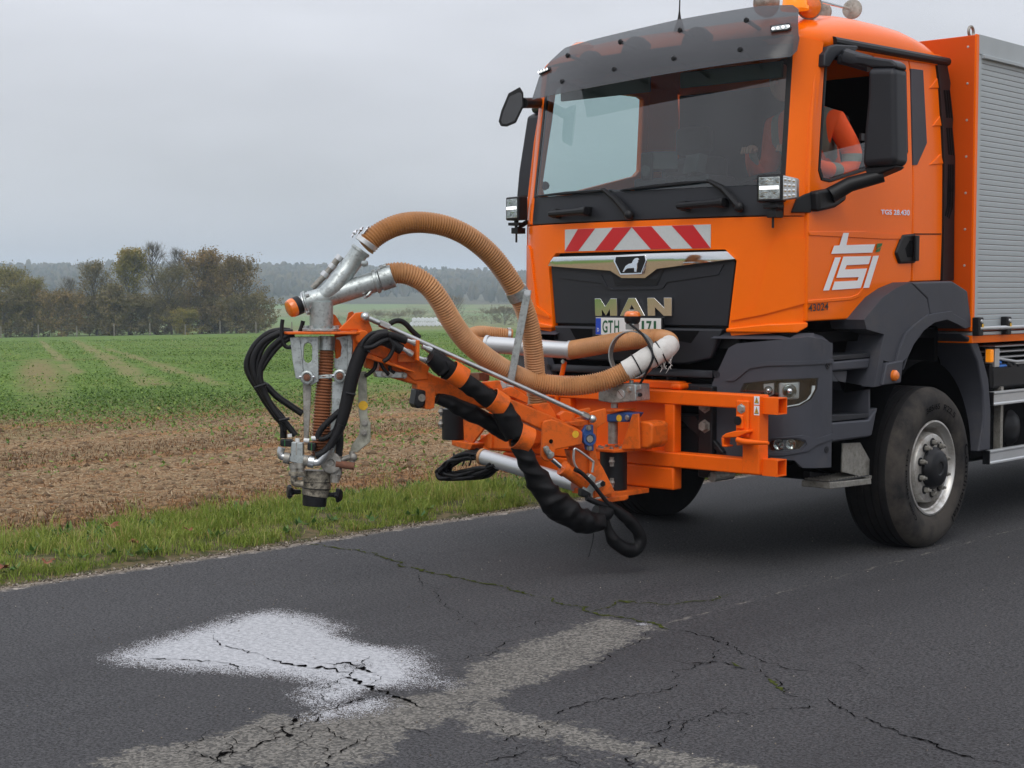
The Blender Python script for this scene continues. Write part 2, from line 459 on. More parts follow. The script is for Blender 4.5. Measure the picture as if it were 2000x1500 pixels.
def sheet(name, radii, na, m):
    a = np.linspace(-math.pi, math.pi, na, endpoint=False)
    rr = np.array(radii)
    A, Rr = np.meshgrid(a, rr)
    base = math.atan2(-math.sin(TH), math.cos(TH))
    X = CAM.x + Rr * np.sin(A + base); Y = CAM.y + Rr * np.cos(A + base)
    Z = ground_z(X, Y)
    V = np.stack([X, Y, Z], -1).reshape(-1, 3)
    i = np.arange(len(rr) - 1)[:, None]; k = np.arange(na)[None, :]
    F = np.stack([i * na + k, i * na + (k + 1) % na, (i + 1) * na + (k + 1) % na, (i + 1) * na + k], -1).reshape(-1, 4)[:, ::-1]
    o = fast_mesh(name, V, F, m, smooth=True)
    o['kind'] = 'structure'
    return o
def nodes_mat(name):
    m = bpy.data.materials.new(name); m.use_nodes = True; t = m.node_tree
    b = t.nodes['Principled BSDF']; b.inputs['Roughness'].default_value = 0.95; b.inputs['Specular IOR Level'].default_value = 0.15
    tcn = t.nodes.new('ShaderNodeTexCoord')
    class K: pass
    k = K(); k.m = m; k.t = t; k.b = b; k.tc = tcn; k.L = t.links.new
    def noise(scale, detail=6, rough=0.6, stretch=None, dist=0.0):
        n = t.nodes.new('ShaderNodeTexNoise'); n.inputs['Scale'].default_value = scale; n.inputs['Detail'].default_value = detail
        n.inputs['Roughness'].default_value = rough; n.inputs['Distortion'].default_value = dist
        if stretch:
            mm = t.nodes.new('ShaderNodeMapping'); mm.inputs['Scale'].default_value = stretch; k.L(tcn.outputs['Object'], mm.inputs[0]); k.L(mm.outputs[0], n.inputs['Vector'])
        else: k.L(tcn.outputs['Object'], n.inputs['Vector'])
        return n.outputs['Fac']
    def math_(op, a, b_=None, c=None, clamp=False):
        n = t.nodes.new('ShaderNodeMath'); n.operation = op; n.use_clamp = clamp
        for i, x in enumerate((a, b_, c)):
            if x is None: continue
            if isinstance(x, (int, float)): n.inputs[i].default_value = x
            else: k.L(x, n.inputs[i])
        return n.outputs[0]
    def rng(x, a, b_, lo=0.0, hi=1.0):
        n = t.nodes.new('ShaderNodeMapRange'); n.interpolation_type = 'SMOOTHSTEP'
        for nm, vv in (('From Min', a), ('From Max', b_), ('To Min', lo), ('To Max', hi)): n.inputs[nm].default_value = vv
        k.L(x, n.inputs['Value']); return n.outputs[0]
    def mixc(f, a, b_):
        n = t.nodes.new('ShaderNodeMix'); n.data_type = 'RGBA'
        if isinstance(f, (int, float)): n.inputs['Factor'].default_value = f
        else: k.L(f, n.inputs['Factor'])
        for nm, x in (('A', a), ('B', b_)):
            if isinstance(x, tuple): n.inputs[nm].default_value = (*x[:3], 1)
            else: k.L(x, n.inputs[nm])
        return n.outputs['Result']
    def attr(nm):
        n = t.nodes.new('ShaderNodeAttribute'); n.attribute_name = nm; return n.outputs['Fac']
    def xyz():
        n = t.nodes.new('ShaderNodeSeparateXYZ'); k.L(tcn.outputs['Object'], n.inputs[0]); return n.outputs
    def bump(h, st=0.4, dist=0.02):
        n = t.nodes.new('ShaderNodeBump'); n.inputs['Strength'].default_value = st; n.inputs['Distance'].default_value = dist
        k.L(h, n.inputs['Height']); k.L(n.outputs[0], b.inputs['Normal'])
    k.noise, k.math, k.rng, k.mix, k.attr, k.xyz, k.bump = noise, math_, rng, mixc, attr, xyz, bump
    k.color = lambda c: k.L(c, b.inputs['Base Color'])
    return k

# --- field, meadow and wooded hill ground
XB = -15.0      # where the stubble gives way to the green crop
def fhit(u, v): return hit((u, v), (FX0, 0, -.03), (-SLOPE, 0, 1))
TRACKS = []
for u0, v0, u1, v1, w in ((82, 668, 152, 732, .5), (152, 668, 312, 756, .8), (232, 688, 432, 752, .55)):
    q0, q1 = fhit(u0, v0), fhit(u1, v1); TRACKS.append(((q0.x, q0.y), (q1.x, q1.y), w))
fm = nodes_mat('field_soil_and_crop')
X_, Y_, Z_ = fm.xyz()[:3]
edge = fm.math('ADD', X_, fm.math('MULTIPLY', fm.math('SUBTRACT', fm.noise(0.22, 4), 0.5), 9.0))
grn = fm.rng(edge, XB + 4.0, XB - 7.0)
strip = fm.noise(1.0, 4, 0.6, (0.55, 0.05, 1.0))
soil = fm.mix(fm.rng(fm.noise(9.0, 8, 0.75), 0.35, 0.65), (0.15, 0.098, 0.050), (0.36, 0.265, 0.150))
soil = fm.mix(fm.rng(strip, 0.5, 0.62, 0, 0.55), soil, (0.33, 0.14, 0.042))
soil = fm.mix(fm.rng(fm.noise(1.6, 5, 0.7, (1, 0.35, 1)), 0.58, 0.72, 0, 0.4), soil, (0.10, 0.13, 0.035))
crop = fm.mix(fm.rng(fm.noise(3.2, 8, 0.75), 0.36, 0.64), (0.06, 0.11, 0.022), (0.15, 0.24, 0.045))
crop = fm.mix(fm.rng(fm.noise(0.16, 4, 0.6), 0.52, 0.72, 0, 0.55), crop, (0.15, 0.15, 0.05))
base_c = fm.mix(grn, soil, crop)
# a worn reddish patch and the wheel tracks of the sprayer
for (ax, ay), (bx, by), w in TRACKS:
    dx, dy = bx - ax, by - ay; ln = math.hypot(dx, dy); nx, ny = -dy / ln, dx / ln; c0 = -(nx * ax + ny * ay)
    dd = fm.math('ABSOLUTE', fm.math('ADD', fm.math('ADD', fm.math('MULTIPLY', X_, nx), fm.math('MULTIPLY', Y_, ny)),
                 fm.math('ADD', fm.math('MULTIPLY', fm.math('SUBTRACT', fm.noise(0.25, 3), 0.5), 0.9), c0)))
    f = fm.math('MULTIPLY', fm.rng(dd, w * .8, w * 0.15), fm.rng(fm.noise(0.5, 4), 0.35, 0.5, 0.25, 1.0))
    f = fm.math('MULTIPLY', f, fm.math('MULTIPLY', fm.rng(X_, max(ax, bx) + 2, max(ax, bx) - 3), fm.rng(X_, min(ax, bx) - 30, min(ax, bx) + 5)))
    base_c = fm.mix(fm.math('MULTIPLY', f, 0.62), base_c, (0.25, 0.19, 0.10))
pc = fhit(78, 726)
pq = fhit(84, 772) - fhit(70, 692); pl_ = math.hypot(pq.x, pq.y); px_, py_ = pq.x / pl_, pq.y / pl_
dxn, dyn = fm.math('SUBTRACT', X_, pc.x), fm.math('SUBTRACT', Y_, pc.y)
al = fm.math('DIVIDE', fm.math('ADD', fm.math('MULTIPLY', dxn, px_), fm.math('MULTIPLY', dyn, py_)), pl_ * .42)
ac = fm.math('DIVIDE', fm.math('SUBTRACT', fm.math('MULTIPLY', dyn, px_), fm.math('MULTIPLY', dxn, py_)), .75)
pd = fm.math('SQRT', fm.math('ADD', fm.math('POWER', fm.math('ABSOLUTE', al), 2.0), fm.math('POWER', fm.math('ABSOLUTE', ac), 2.0)))
base_c = fm.mix(fm.math('MULTIPLY', fm.rng(fm.math('ADD', pd, fm.math('MULTIPLY', fm.noise(1.2, 4), 0.8)), 1.7, 0.7), 0.7), base_c, (0.24, 0.17, 0.09))
fm.color(base_c)
fm.bump(fm.noise(14, 6, 0.7), 0.9, 0.05)
R1 = 192.0
sheet('field', [2.5] + list(np.geomspace(4, R1, 130)), 300, fm.m)
mm_ = nodes_mat('meadow_grass')
Xm, Ym, Zm = mm_.xyz()[:3]
dm = mm_.math('SQRT', mm_.math('ADD', mm_.math('POWER', mm_.math('SUBTRACT', Xm, CAM.x), 2.0), mm_.math('POWER', mm_.math('SUBTRACT', Ym, CAM.y), 2.0)))
mg = mm_.mix(mm_.rng(mm_.noise(0.05, 6), 0.35, 0.65), (0.11, 0.14, 0.045), (0.19, 0.19, 0.08))
mg = mm_.mix(mm_.rng(dm, 193, 210), (0.22, 0.19, 0.09), mg)
mg = mm_.mix(mm_.rng(mm_.noise(0.006, 3), 0.48, 0.54), mg, (0.13, 0.19, 0.06))
mm_.color(mg)
sheet('meadow', np.geomspace(R1, 930, 40), 300, mm_.m)
hm = nodes_mat('hill_forest_floor')
hm.color(hm.mix(hm.rng(hm.noise(0.02, 5), 0.4, 0.6), (0.05, 0.05, 0.03), (0.085, 0.075, 0.05)))
sheet('hills', np.geomspace(930, 3000, 24), 300, hm.m)

# --- road: signed-distance attributes carry the sprayed patch and the worn strips
def g0(z, s): return np.array([tuple(oZ(p, 0.0))[:2] for p in px(z, s)])
def sdist(P, X, Y):
    d = np.full(X.shape, 1e9); ins = np.zeros(X.shape, bool); n = len(P)
    for i in range(n):
        ax, ay = P[i]; bx, by = P[(i + 1) % n]
        ex, ey = bx - ax, by - ay; L2 = ex * ex + ey * ey + 1e-12
        t = np.clip(((X - ax) * ex + (Y - ay) * ey) / L2, 0, 1)
        d = np.minimum(d, np.hypot(X - ax - t * ex, Y - ay - t * ey))
        c = ((ay > Y) != (by > Y)) & (X < ex * (Y - ay) / (ey if abs(ey) > 1e-12 else 1e-12) + ax)
        ins ^= c
    return np.where(ins, d, -d)
spray_p = g0('F', '214,1283 300,1250 400,1222 470,1200 540,1192 610,1203 680,1228 740,1246 800,1268 832,1298 842,1325 872,1328 890,1342 862,1360 800,1370 740,1386 660,1400 606,1404 600,1398 650,1382 720,1358 640,1378 600,1374 588,1352 622,1335 560,1322 480,1315 400,1309 320,1304 240,1296')
worn_p = g0('F', '1175,1208 1292,1225 1180,1282 1050,1334 935,1370 800,1432 690,1505 160,1505 260,1468 420,1428 560,1393 640,1388 880,1346 940,1288')
worn2_p = g0('F', '925,1362 1000,1393 1120,1418 1250,1450 1400,1484 1500,1505 1330,1505 1180,1470 1090,1440 985,1440 920,1425 890,1385')
worn3_p = g0('F', '1040,1425 1130,1440 1260,1470 1380,1505 1040,1505 1000,1470')
gx = np.concatenate([np.arange(-2.06, 4.7, 0.028), [5.0, 5.3]])
gy = np.concatenate([np.arange(-14, -6, 0.5), np.arange(-6, 0.2, 0.028), np.arange(0.3, 5, 0.12), np.arange(5.5, 90, 3)])
GX, GY = np.meshgrid(gx, gy)
GZ = 0.006 * (vnoise(GX * 0.8, GY * 0.8, 5) - 0.5)
GZ -= 0.02 * smst(-1.9, -2.06, GX)
RV = np.stack([GX, GY, GZ], -1).reshape(-1, 3)
nxg = len(gx); ii = np.arange(len(gy) - 1)[:, None]; kk = np.arange(nxg - 1)[None, :]
RF = np.stack([ii * nxg + kk, ii * nxg + kk + 1, (ii + 1) * nxg + kk + 1, (ii + 1) * nxg + kk], -1).reshape(-1, 4)
rs = np.clip(sdist(spray_p, GX, GY) / 0.15, -1.6, 1.4)
rs = rs - 1.5 * np.exp(-(((GX - oZ((800, 1352), 0).x) / .20) ** 2 + ((GY - oZ((800, 1352), 0).y) / .16) ** 2)) - 1.1 * np.exp(-(((GX - oZ((690, 1302), 0).x) / .10) ** 2 + ((GY - oZ((690, 1302), 0).y) / .12) ** 2))
rs = rs + 2.2 * np.exp(-(((GX - oZ((1256, 1220), 0).x) / .05) ** 2 + ((GY - oZ((1256, 1220), 0).y) / .05) ** 2))
rs = rs - 1.2 * np.exp(-(((GX - oZ((712, 1248), 0).x) / .22) ** 2 + ((GY - oZ((712, 1248), 0).y) / .12) ** 2)); rw = np.clip(np.maximum(sdist(worn_p, GX, GY), sdist(worn2_p, GX, GY)) / 0.2, -1, 1)
rw3 = np.clip(sdist(worn3_p, GX, GY) / 0.2, -1, 1)
rm = nodes_mat('asphalt')
Xr, Yr, Zr_ = rm.xyz()[:3]
grain = rm.noise(70, 5, 0.85); gr2 = rm.noise(48, 4, 0.7); big = rm.noise(1.1, 5, 0.6)
vor = rm.t.nodes.new('ShaderNodeTexVoronoi'); vor.inputs['Scale'].default_value = 95; rm.L(rm.tc.outputs['Object'], vor.inputs['Vector'])
asph = rm.mix(rm.rng(grain, 0.38, 0.62), (0.0055, 0.0055, 0.006), (0.097, 0.096, 0.100))
asph = rm.mix(rm.rng(vor.outputs['Color'], 0.66, 0.95, 0, 0.45), asph, (0.12, 0.118, 0.118))
asph = rm.mix(rm.rng(big, 0.3, 0.7, 0.0, 0.25), asph, (0.060, 0.058, 0.060))
asph = rm.mix(rm.rng(rm.noise(3.4, 6, 0.75, None, 1.5), 0.55, 0.75, 0, 0.4), asph, (0.020, 0.0195, 0.021))
asph = rm.mix(rm.rng(rm.noise(26, 3, 0.6), 0.70, 0.78, 0, 0.6), asph, (0.13, 0.125, 0.12))
asph = rm.mix(rm.rng(rm.noise(0.9, 5, 0.65, (1, 0.12, 1)), 0.45, 0.7, 0, 0.35), asph, (0.028, 0.027, 0.029))
# worn strips where the old pale stone mastic shows
wsum = rm.math('ADD', rm.attr('worn'), rm.math('ADD', rm.math('MULTIPLY', rm.math('SUBTRACT', gr2, 0.5), 1.1), rm.math('ADD', rm.math('MULTIPLY', rm.math('SUBTRACT', rm.noise(14, 5, 0.75), 0.5), 1.7), rm.math('MULTIPLY', rm.math('SUBTRACT', rm.noise(3.5, 4, 0.7), 0.5), 1.6))))
w3 = rm.math('SUBTRACT', rm.math('ADD', rm.attr('worn3'), rm.math('MULTIPLY', rm.math('SUBTRACT', rm.noise(9, 6, 0.65), 0.5), 6.5)), 1.15)
wall = rm.math('MAXIMUM', rm.rng(wsum, -0.08, 0.12), rm.rng(w3, -0.1, 0.15))
stone = rm.mix(rm.rng(vor.outputs['Color'], 0.2, 0.85), (0.095, 0.090, 0.080), (0.30, 0.28, 0.245))
asph = rm.mix(rm.math('MULTIPLY', wall, 0.62), asph, stone)
# dusty, gritty strip along the verge and its worn edge line
en = rm.math('ADD', Xr, rm.math('ADD', rm.math('MULTIPLY', rm.math('SUBTRACT', rm.noise(2.2, 5, 0.7), 0.5), 0.12), rm.math('MULTIPLY', rm.math('SUBTRACT', gr2, 0.5), 0.10)))
grit = rm.mix(rm.rng(vor.outputs['Color'], 0.2, 0.9), (0.12, 0.095, 0.07), (0.34, 0.29, 0.23))
asph = rm.mix(rm.rng(en, -1.80, -1.93), asph, grit)
ln = rm.math('MULTIPLY', rm.rng(rm.math('ABSOLUTE', rm.math('ADD', en, 1.845)), 0.038, 0.02), rm.rng(rm.noise(5.5, 6, 0.8), 0.50, 0.62))
asph = rm.mix(rm.math('MULTIPLY', ln, 0.7), asph, (0.50, 0.44, 0.38))
# hairline centre joint, worn pale
cx_ = rm.math('ABSOLUTE', rm.math('SUBTRACT', rm.math('ADD', Xr, rm.math('MULTIPLY', rm.math('SUBTRACT', rm.noise(7, 4, 0.7), 0.5), 0.10)), rm.math('ADD', 1.375, rm.math('MULTIPLY', Yr, -0.022))))
cj = rm.math('MULTIPLY', rm.math('MULTIPLY', rm.rng(cx_, 0.013, 0.004), rm.rng(rm.noise(5.3, 6, 0.85), 0.47, 0.60)), rm.rng(Yr, -1.9, -1.6))
asph = rm.mix(rm.math('MULTIPLY', cj, 0.6), asph, (0.24, 0.22, 0.19))
# fresh bitumen emulsion with pale rock flour blown over it
sn = rm.math('ADD', rm.math('MULTIPLY', rm.math('SUBTRACT', rm.noise(90, 5, 0.9), 0.5), 5.2), rm.math('MULTIPLY', rm.math('SUBTRACT', rm.noise(9, 6, 0.65, (1, 2.2, 1)), 0.5), 2.0))
v2 = rm.t.nodes.new('ShaderNodeTexVoronoi'); v2.inputs['Scale'].default_value = 240; rm.L(rm.tc.outputs['Object'], v2.inputs['Vector'])
sx = rm.t.nodes.new('ShaderNodeSeparateColor'); rm.L(v2.outputs['Color'], sx.inputs[0])
cover = rm.rng(rm.math('ADD', rm.attr('spray'), rm.math('ADD', rm.math('MULTIPLY', rm.math('SUBTRACT', rm.noise(7, 6, 0.7, (1, 2.2, 1)), 0.5), 1.5), rm.math('MULTIPLY', rm.math('SUBTRACT', rm.noise(45, 4, 0.7), 0.5), 1.2))), -0.75, 1.1, 0.0, 1.02)
sp = rm.rng(rm.math('SUBTRACT', cover, sx.outputs[0]), -0.04, 0.10)
wet = rm.rng(rm.math('ADD', rm.attr('spray'), rm.math('MULTIPLY', sn, 0.4)), -0.55, 0.05)
asph = rm.mix(rm.math('MULTIPLY', wet, 0.6), asph, (0.030, 0.022, 0.020))
flour = rm.mix(rm.rng(rm.noise(40, 5, 0.7), 0.3, 0.7), (0.30, 0.308, 0.325), (0.52, 0.528, 0.545))
asph = rm.mix(sp, asph, flour)
rm.color(asph)
rm.L(rm.rng(wall, 0, 1, 0.72, 0.92), rm.b.inputs['Roughness']); rm.b.inputs['Specular IOR Level'].default_value = 0.15
rm.bump(rm.math('ADD', rm.math('MULTIPLY', grain, 0.6), rm.math('MULTIPLY', gr2, 0.5)), 0.7, 0.008)
road = fast_mesh('road', RV, RF, rm.m, dict(spray=rs.ravel(), worn=rw.ravel(), worn3=rw3.ravel()), smooth=True)
road['kind'] = 'structure'

CRK = mat('crack_shadow', (0.004, 0.0036, 0.0036), 1.0, spec=0)
MOSS = mat('mossy_crack', (0.055, 0.065, 0.018), 0.95, var=0.6, vscale=30, spec=0)
def crack(z, s, w, m, seed):
    rg = random.Random(seed)
    P = [Vector((*q, 0)) for q in g0(z, s)]
    P = resample(P, 0.018)
    w = w * 1.9 if m is MOSS else (w * 1.3 if z == 'U' else w)
    mb = MB(); L = []; Rr = []; n = len(P); off = 0; ww = 1
    for i, p in enumerate(P):
        t = (P[min(i + 1, n - 1)] - P[max(i - 1, 0)]).normalized(); nn = Vector((-t.y, t.x, 0))
        off = off * 0.85 + rg.gauss(0, 0.011); ww = ww * 0.8 + 0.2 * rg.uniform(0.2, 2.0)
        e = min(1, i / 6, (n - 1 - i) / 6)
        hw = .62 * w * (0.12 + 0.88 * e) * ww * max(0.04, rg.gauss(.75, .5))
        c = p + nn * off * e
        zz = float(0.006 * (vnoise(np.array([c.x * 0.8]), np.array([c.y * 0.8]), 5)[0] - 0.5)) + 0.0035
        L.append((c.x + nn.x * hw, c.y + nn.y * hw, zz)); Rr.append((c.x - nn.x * hw * 0.7, c.y - nn.y * hw * 0.7, zz))
    mb.grid([L, Rr])
    ob('crack', mb, m, road, smooth=0)
for i, (z, s, w, m) in enumerate([
    ('U', '960,740 950,770 915,820 920,850 850,880 760,890 660,920 600,930 560,950 530,990', .010, CRK),
    ('U', '800,465 830,480 930,495 1000,515 1070,505 1200,520 1260,540', .014, CRK),
    ('U', '1070,490 1140,500 1210,490 1250,520 1340,540', .013, CRK),
    ('U', '1170,550 1230,580 1300,605 1370,630 1400,655 1440,670 1500,690 1570,710', .013, CRK),
    ('U', '1000,760 1090,730 1200,690 1300,660 1360,640', .007, CRK),
    ('U', '170,463 300,468 400,485 500,490 560,495 640,520 700,530', .006, CRK),
    ('U', '540,350 560,385 640,405 710,430 800,460', .004, CRK), ('U', '605,310 640,280 700,262 740,250', .005, CRK),
    ('U', '1170,420 1240,400 1290,395', .004, CRK), ('U', '1300,600 1340,570 1370,550', .006, CRK),
    ('U', '660,885 650,870 630,850', .006, CRK), ('U', '660,900 560,925 430,940 330,920', .004, CRK),
    ('U', '920,830 980,830 1030,800', .004, CRK),
    ('V', '-560,20 -300,60 -200,100 20,150 120,170 230,200 330,225 430,250 460,270', .008, MOSS), ('V', '440,262 500,280 560,290 620,300 740,330', .010, MOSS),
    ('V', '740,330 830,345 900,365 1000,405 1100,450 1200,475 1340,485', .006, CRK),
    ('V', '460,265 540,245 600,230 720,240 850,230 900,220 970,200', .006, MOSS),
    ('V', '750,440 850,450 940,455 1050,475 1100,510 1150,550 1240,580', .006, CRK), ('V', '1090,505 1115,520 1150,552', .022, MOSS),
    ('V', '1300,572 1330,595 1370,630 1470,660 1590,705 1700,745 1830,780 1990,815', .008, CRK),
    ('V', '330,640 420,605 540,580 620,570 720,550 780,520', .006, CRK), ('V', '60,810 110,795 200,780 240,760', .007, CRK),
    ('V', '1450,525 1550,540 1650,545', .003, CRK), ('V', '-160,130 20,300 150,330 400,280', .003, CRK), ('V', '120,740 180,710 270,690 290,660 370,655', .005, CRK),
    ('V', '560,225 590,235 620,228', .02, MOSS), ('V', '960,445 985,460 1000,462', .018, MOSS)]):
    crack(z, s, w, m, i)

rgc = random.Random(77)
for i in range(26):
    # hairline cracks around the damaged spot and along the worn strips
    u, v = rgc.choice([(rgc.uniform(500, 900), rgc.uniform(1290, 1480)), (rgc.uniform(900, 1500), rgc.uniform(1380, 1490)), (rgc.uniform(1250, 1700), rgc.uniform(1230, 1400)), (rgc.uniform(300, 700), rgc.uniform(1400, 1480))])
    P = [(u, v)]; dx, dy = rgc.choice([(26, 7), (24, -9), (14, 14), (-20, 12)])
    for k in range(rgc.randint(3, 7)): P.append((P[-1][0] + dx + rgc.gauss(0, 9), P[-1][1] + dy + rgc.gauss(0, 5)))
    crack('F', ' '.join('%.1f,%.1f' % q for q in P), rgc.uniform(.003, .0055), CRK, 100 + i)

# --- verge: a low bank of soil carrying the grass
vm = nodes_mat('verge_soil')
vm.color(vm.mix(vm.rng(vm.noise(12, 6), 0.4, 0.6), (0.05, 0.055, 0.02), (0.13, 0.10, 0.055)))
vx = np.linspace(-3.7, -1.98, 16); vy = np.arange(-7, 46, 0.35)
VX, VY = np.meshgrid(vx, vy)
VZ = 0.045 * smst(-2.0, -2.5, VX) * smst(-3.7, -3.0, VX) + 0.04 * (vnoise(VX * 2, VY * 2, 9) - 0.5) * smst(-2.0, -2.4, VX) - 0.06 * smst(-3.0, -3.5, VX) - 0.012
n_ = len(vx); ii = np.arange(len(vy) - 1)[:, None]; kk = np.arange(n_ - 1)[None, :]
VF = np.stack([ii * n_ + kk, ii * n_ + kk + 1, (ii + 1) * n_ + kk + 1, (ii + 1) * n_ + kk], -1).reshape(-1, 4)
verge = fast_mesh('verge', np.stack([VX, VY, VZ], -1).reshape(-1, 3), VF, vm.m, smooth=True); verge['kind'] = 'structure'

def leafmat(name, stops, rough=0.6, trans=0.25):
    m = bpy.data.materials.new(name); m.use_nodes = True; t = m.node_tree; b = t.nodes['Principled BSDF']
    a = t.nodes.new('ShaderNodeAttribute'); a.attribute_name = 'tint'
    cr_ = t.nodes.new('ShaderNodeValToRGB'); e = cr_.color_ramp.elements
    e[0].position, e[0].color = stops[0][0], (*stops[0][1], 1); e[1].position, e[1].color = stops[-1][0], (*stops[-1][1], 1)
    for p, c in stops[1:-1]: q = e.new(p); q.color = (*c, 1)
    t.links.new(a.outputs['Fac'], cr_.inputs[0]); t.links.new(cr_.outputs[0], b.inputs['Base Color'])
    b.inputs['Roughness'].default_value = rough; b.inputs['Specular IOR Level'].default_value = 0.25
    if trans:
        tl = t.nodes.new('ShaderNodeBsdfTranslucent'); mx = t.nodes.new('ShaderNodeMixShader'); mx.inputs[0].default_value = trans
        t.links.new(cr_.outputs[0], tl.inputs[0]); t.links.new(b.outputs[0], mx.inputs[1]); t.links.new(tl.outputs[0], mx.inputs[2])
        t.links.new(mx.outputs[0], t.nodes['Material Output'].inputs[0])
    return m
# grass blades: bent, two segments each
def blades(name, X, Y, Z, H, Wd, tint, m, lean=0.45):
    n = len(X); a = RN.uniform(0, 2 * np.pi, n); ln = RN.uniform(0.1, 1, n) * lean * H; la = RN.uniform(0, 2 * np.pi, n)
    wx, wy = np.cos(a) * Wd, np.sin(a) * Wd; lx, ly = np.cos(la) * ln, np.sin(la) * ln
    V = np.zeros((n, 5, 3))
    V[:, 0] = np.stack([X - wx, Y - wy, Z], -1); V[:, 1] = np.stack([X + wx, Y + wy, Z], -1)
    V[:, 2] = np.stack([X + lx * .35 - wx * .75, Y + ly * .35 - wy * .75, Z + H * .6], -1); V[:, 3] = np.stack([X + lx * .35 + wx * .75, Y + ly * .35 + wy * .75, Z + H * .6], -1)
    V[:, 4] = np.stack([X + lx, Y + ly, Z + H * (1 - .3 * ln / np.maximum(H, 1e-6))], -1)
    b = (np.arange(n) * 5)[:, None]
    F = np.concatenate([b + [0, 1, 3], b + [0, 3, 2], b + [2, 3, 4]])
    return fast_mesh(name, V.reshape(-1, 3), F, m, dict(tint=np.repeat(tint, 5)))
GRASSM = leafmat('grass_blades', [(0, (0.085, 0.14, 0.018)), (0.45, (0.205, 0.28, 0.042)), (0.75, (0.34, 0.38, 0.085)), (0.9, (0.42, 0.36, 0.15)), (1, (0.46, 0.30, 0.14))])
ng = 270000
tcx = RN.uniform(-3.75, -1.99, 3400); tcy = RN.uniform(-5.5, 16, 3400)
tth = RN.uniform(0.4, 1.0, 3400) * np.where(RN.random(3400) < .12, 1.7, 1); ttt = RN.uniform(-.12, .12, 3400)
ti = RN.integers(0, 3400, ng)
bx_ = tcx[ti] + RN.normal(0, .05, ng); by_ = tcy[ti] + RN.normal(0, .05, ng)
den = vnoise(bx_ * 1.7, by_ * 1.7, 21) + 0.35 * vnoise(bx_ * 6, by_ * 6, 22)
el = -2.0 - 0.16 * vnoise(by_ * 1.3, by_ * 0 + 3, 8); er = -2.98 - 0.40 * vnoise(by_ * 0.9, by_ * 0 + 9, 18)
keep = (bx_ < el) & (bx_ > er) & (den > 0.24)
bx_, by_, ti = bx_[keep], by_[keep], ti[keep]
bz_ = np.interp(bx_, [-4.1, -3.3, -2.5, -2.0], [-.05, 0.0, 0.02, -.015])
bh = RN.uniform(.04, .15, len(bx_)) * tth[ti] * (0.55 + 0.85 * vnoise(bx_ * .9, by_ * .9, 31)) * np.interp(bx_, [-3.6, -2.6, -2.05], [1.25, 1.0, .6])
bt = np.clip(0.42 + ttt[ti] + RN.normal(0, .16, len(bx_)) + 0.34 * (vnoise(bx_ * 1.1, by_ * 1.1, 41) - .5) + np.where(RN.random(len(bx_)) < .12, .35, 0), 0, 1)
gr_o = blades('verge_grass', bx_, by_, bz_, bh, RN.uniform(.0016, .0034, len(bx_)), bt, GRASSM, 0.9)
tag(gr_o, 'strip of short green and straw-coloured grass along the road edge', 'grass', kind='stuff')
# broad-leaved weeds in the grass
def leaf_quads(C, L_, Wd, yaw, pitch, roll):
    n = len(C); d = np.stack([np.cos(yaw) * np.cos(pitch), np.sin(yaw) * np.cos(pitch), np.sin(pitch)], -1)
    s = np.stack([-np.sin(yaw), np.cos(yaw), np.zeros(n)], -1); u = np.cross(d, s) * -1
    s2 = s * np.cos(roll)[:, None] + u * np.sin(roll)[:, None]
    V = np.zeros((n, 4, 3)); V[:, 0] = C; V[:, 1] = C + d * L_[:, None] * .55 - s2 * Wd[:, None] + u * (L_ * .08)[:, None]
    V[:, 2] = C + d * L_[:, None]; V[:, 3] = C + d * L_[:, None] * .55 + s2 * Wd[:, None] + u * (L_ * .08)[:, None]
    b = (np.arange(n) * 4)[:, None]
    return V.reshape(-1, 3), np.concatenate([b + [0, 1, 2], b + [0, 2, 3]])
LEAFM = leafmat('weed_leaves', [(0, (0.035, 0.085, 0.02)), (0.5, (0.075, 0.16, 0.035)), (0.85, (0.15, 0.22, 0.06)), (1, (0.25, 0.27, 0.15))])
nr = 520; rx = RN.uniform(-3.2, -2.1, nr); ry = RN.uniform(-5.5, 14, nr)
rx = np.where(RN.random(nr) < .6, RN.uniform(-3.35, -2.85, nr), rx)
k = 7; ci = np.repeat(np.arange(nr), k); yw = RN.uniform(0, 2 * np.pi, nr * k)
Cc = np.stack([rx[ci] + RN.normal(0, .02, nr * k), ry[ci] + RN.normal(0, .02, nr * k), np.full(nr * k, .03)], -1)
V, F = leaf_quads(Cc, RN.uniform(.03, .10, nr * k), RN.uniform(.008, .022, nr * k), yw, RN.uniform(.15, 1.1, nr * k), RN.uniform(-.5, .5, nr * k))
wd = fast_mesh('verge_weeds', V, F, LEAFM, dict(tint=np.repeat(np.clip(RN.normal(.45, .22, nr * k), 0, 1), 4)))
tag(wd, 'broad-leaved green weeds growing through the verge grass', 'weeds', kind='stuff')

# crop leaves and stubble straw, density falling with distance
def polar(n, d0, d1, p, a0=-0.42, a1=0.42):
    u = RN.random(n); e = 1 - p
    d = (d0 ** e + u * (d1 ** e - d0 ** e)) ** (1 / e)
    a = RN.uniform(a0, a1, n); base = math.atan2(-math.sin(TH), math.cos(TH)); return CAM.x + d * np.sin(base + a), CAM.y + d * np.cos(base + a), d
def track_free(x, y):
    ok = np.ones(len(x), bool)
    for (ax, ay), (bx, by), w in TRACKS:
        dx, dy = bx - ax, by - ay; l = math.hypot(dx, dy); dd = np.abs(-(dy / l) * (x - ax) + (dx / l) * (y - ay))
        ok &= ~((dd < w * .55) & (RN.random(len(x)) < .75) & (x < max(ax, bx)))
    pdv = np.hypot(((x - pc.x) * px_ + (y - pc.y) * py_) / (pl_ * .42), ((y - pc.y) * px_ - (x - pc.x) * py_) / .75)
    return ok & ~((pdv < 1.2) & (RN.random(len(x)) < .75))
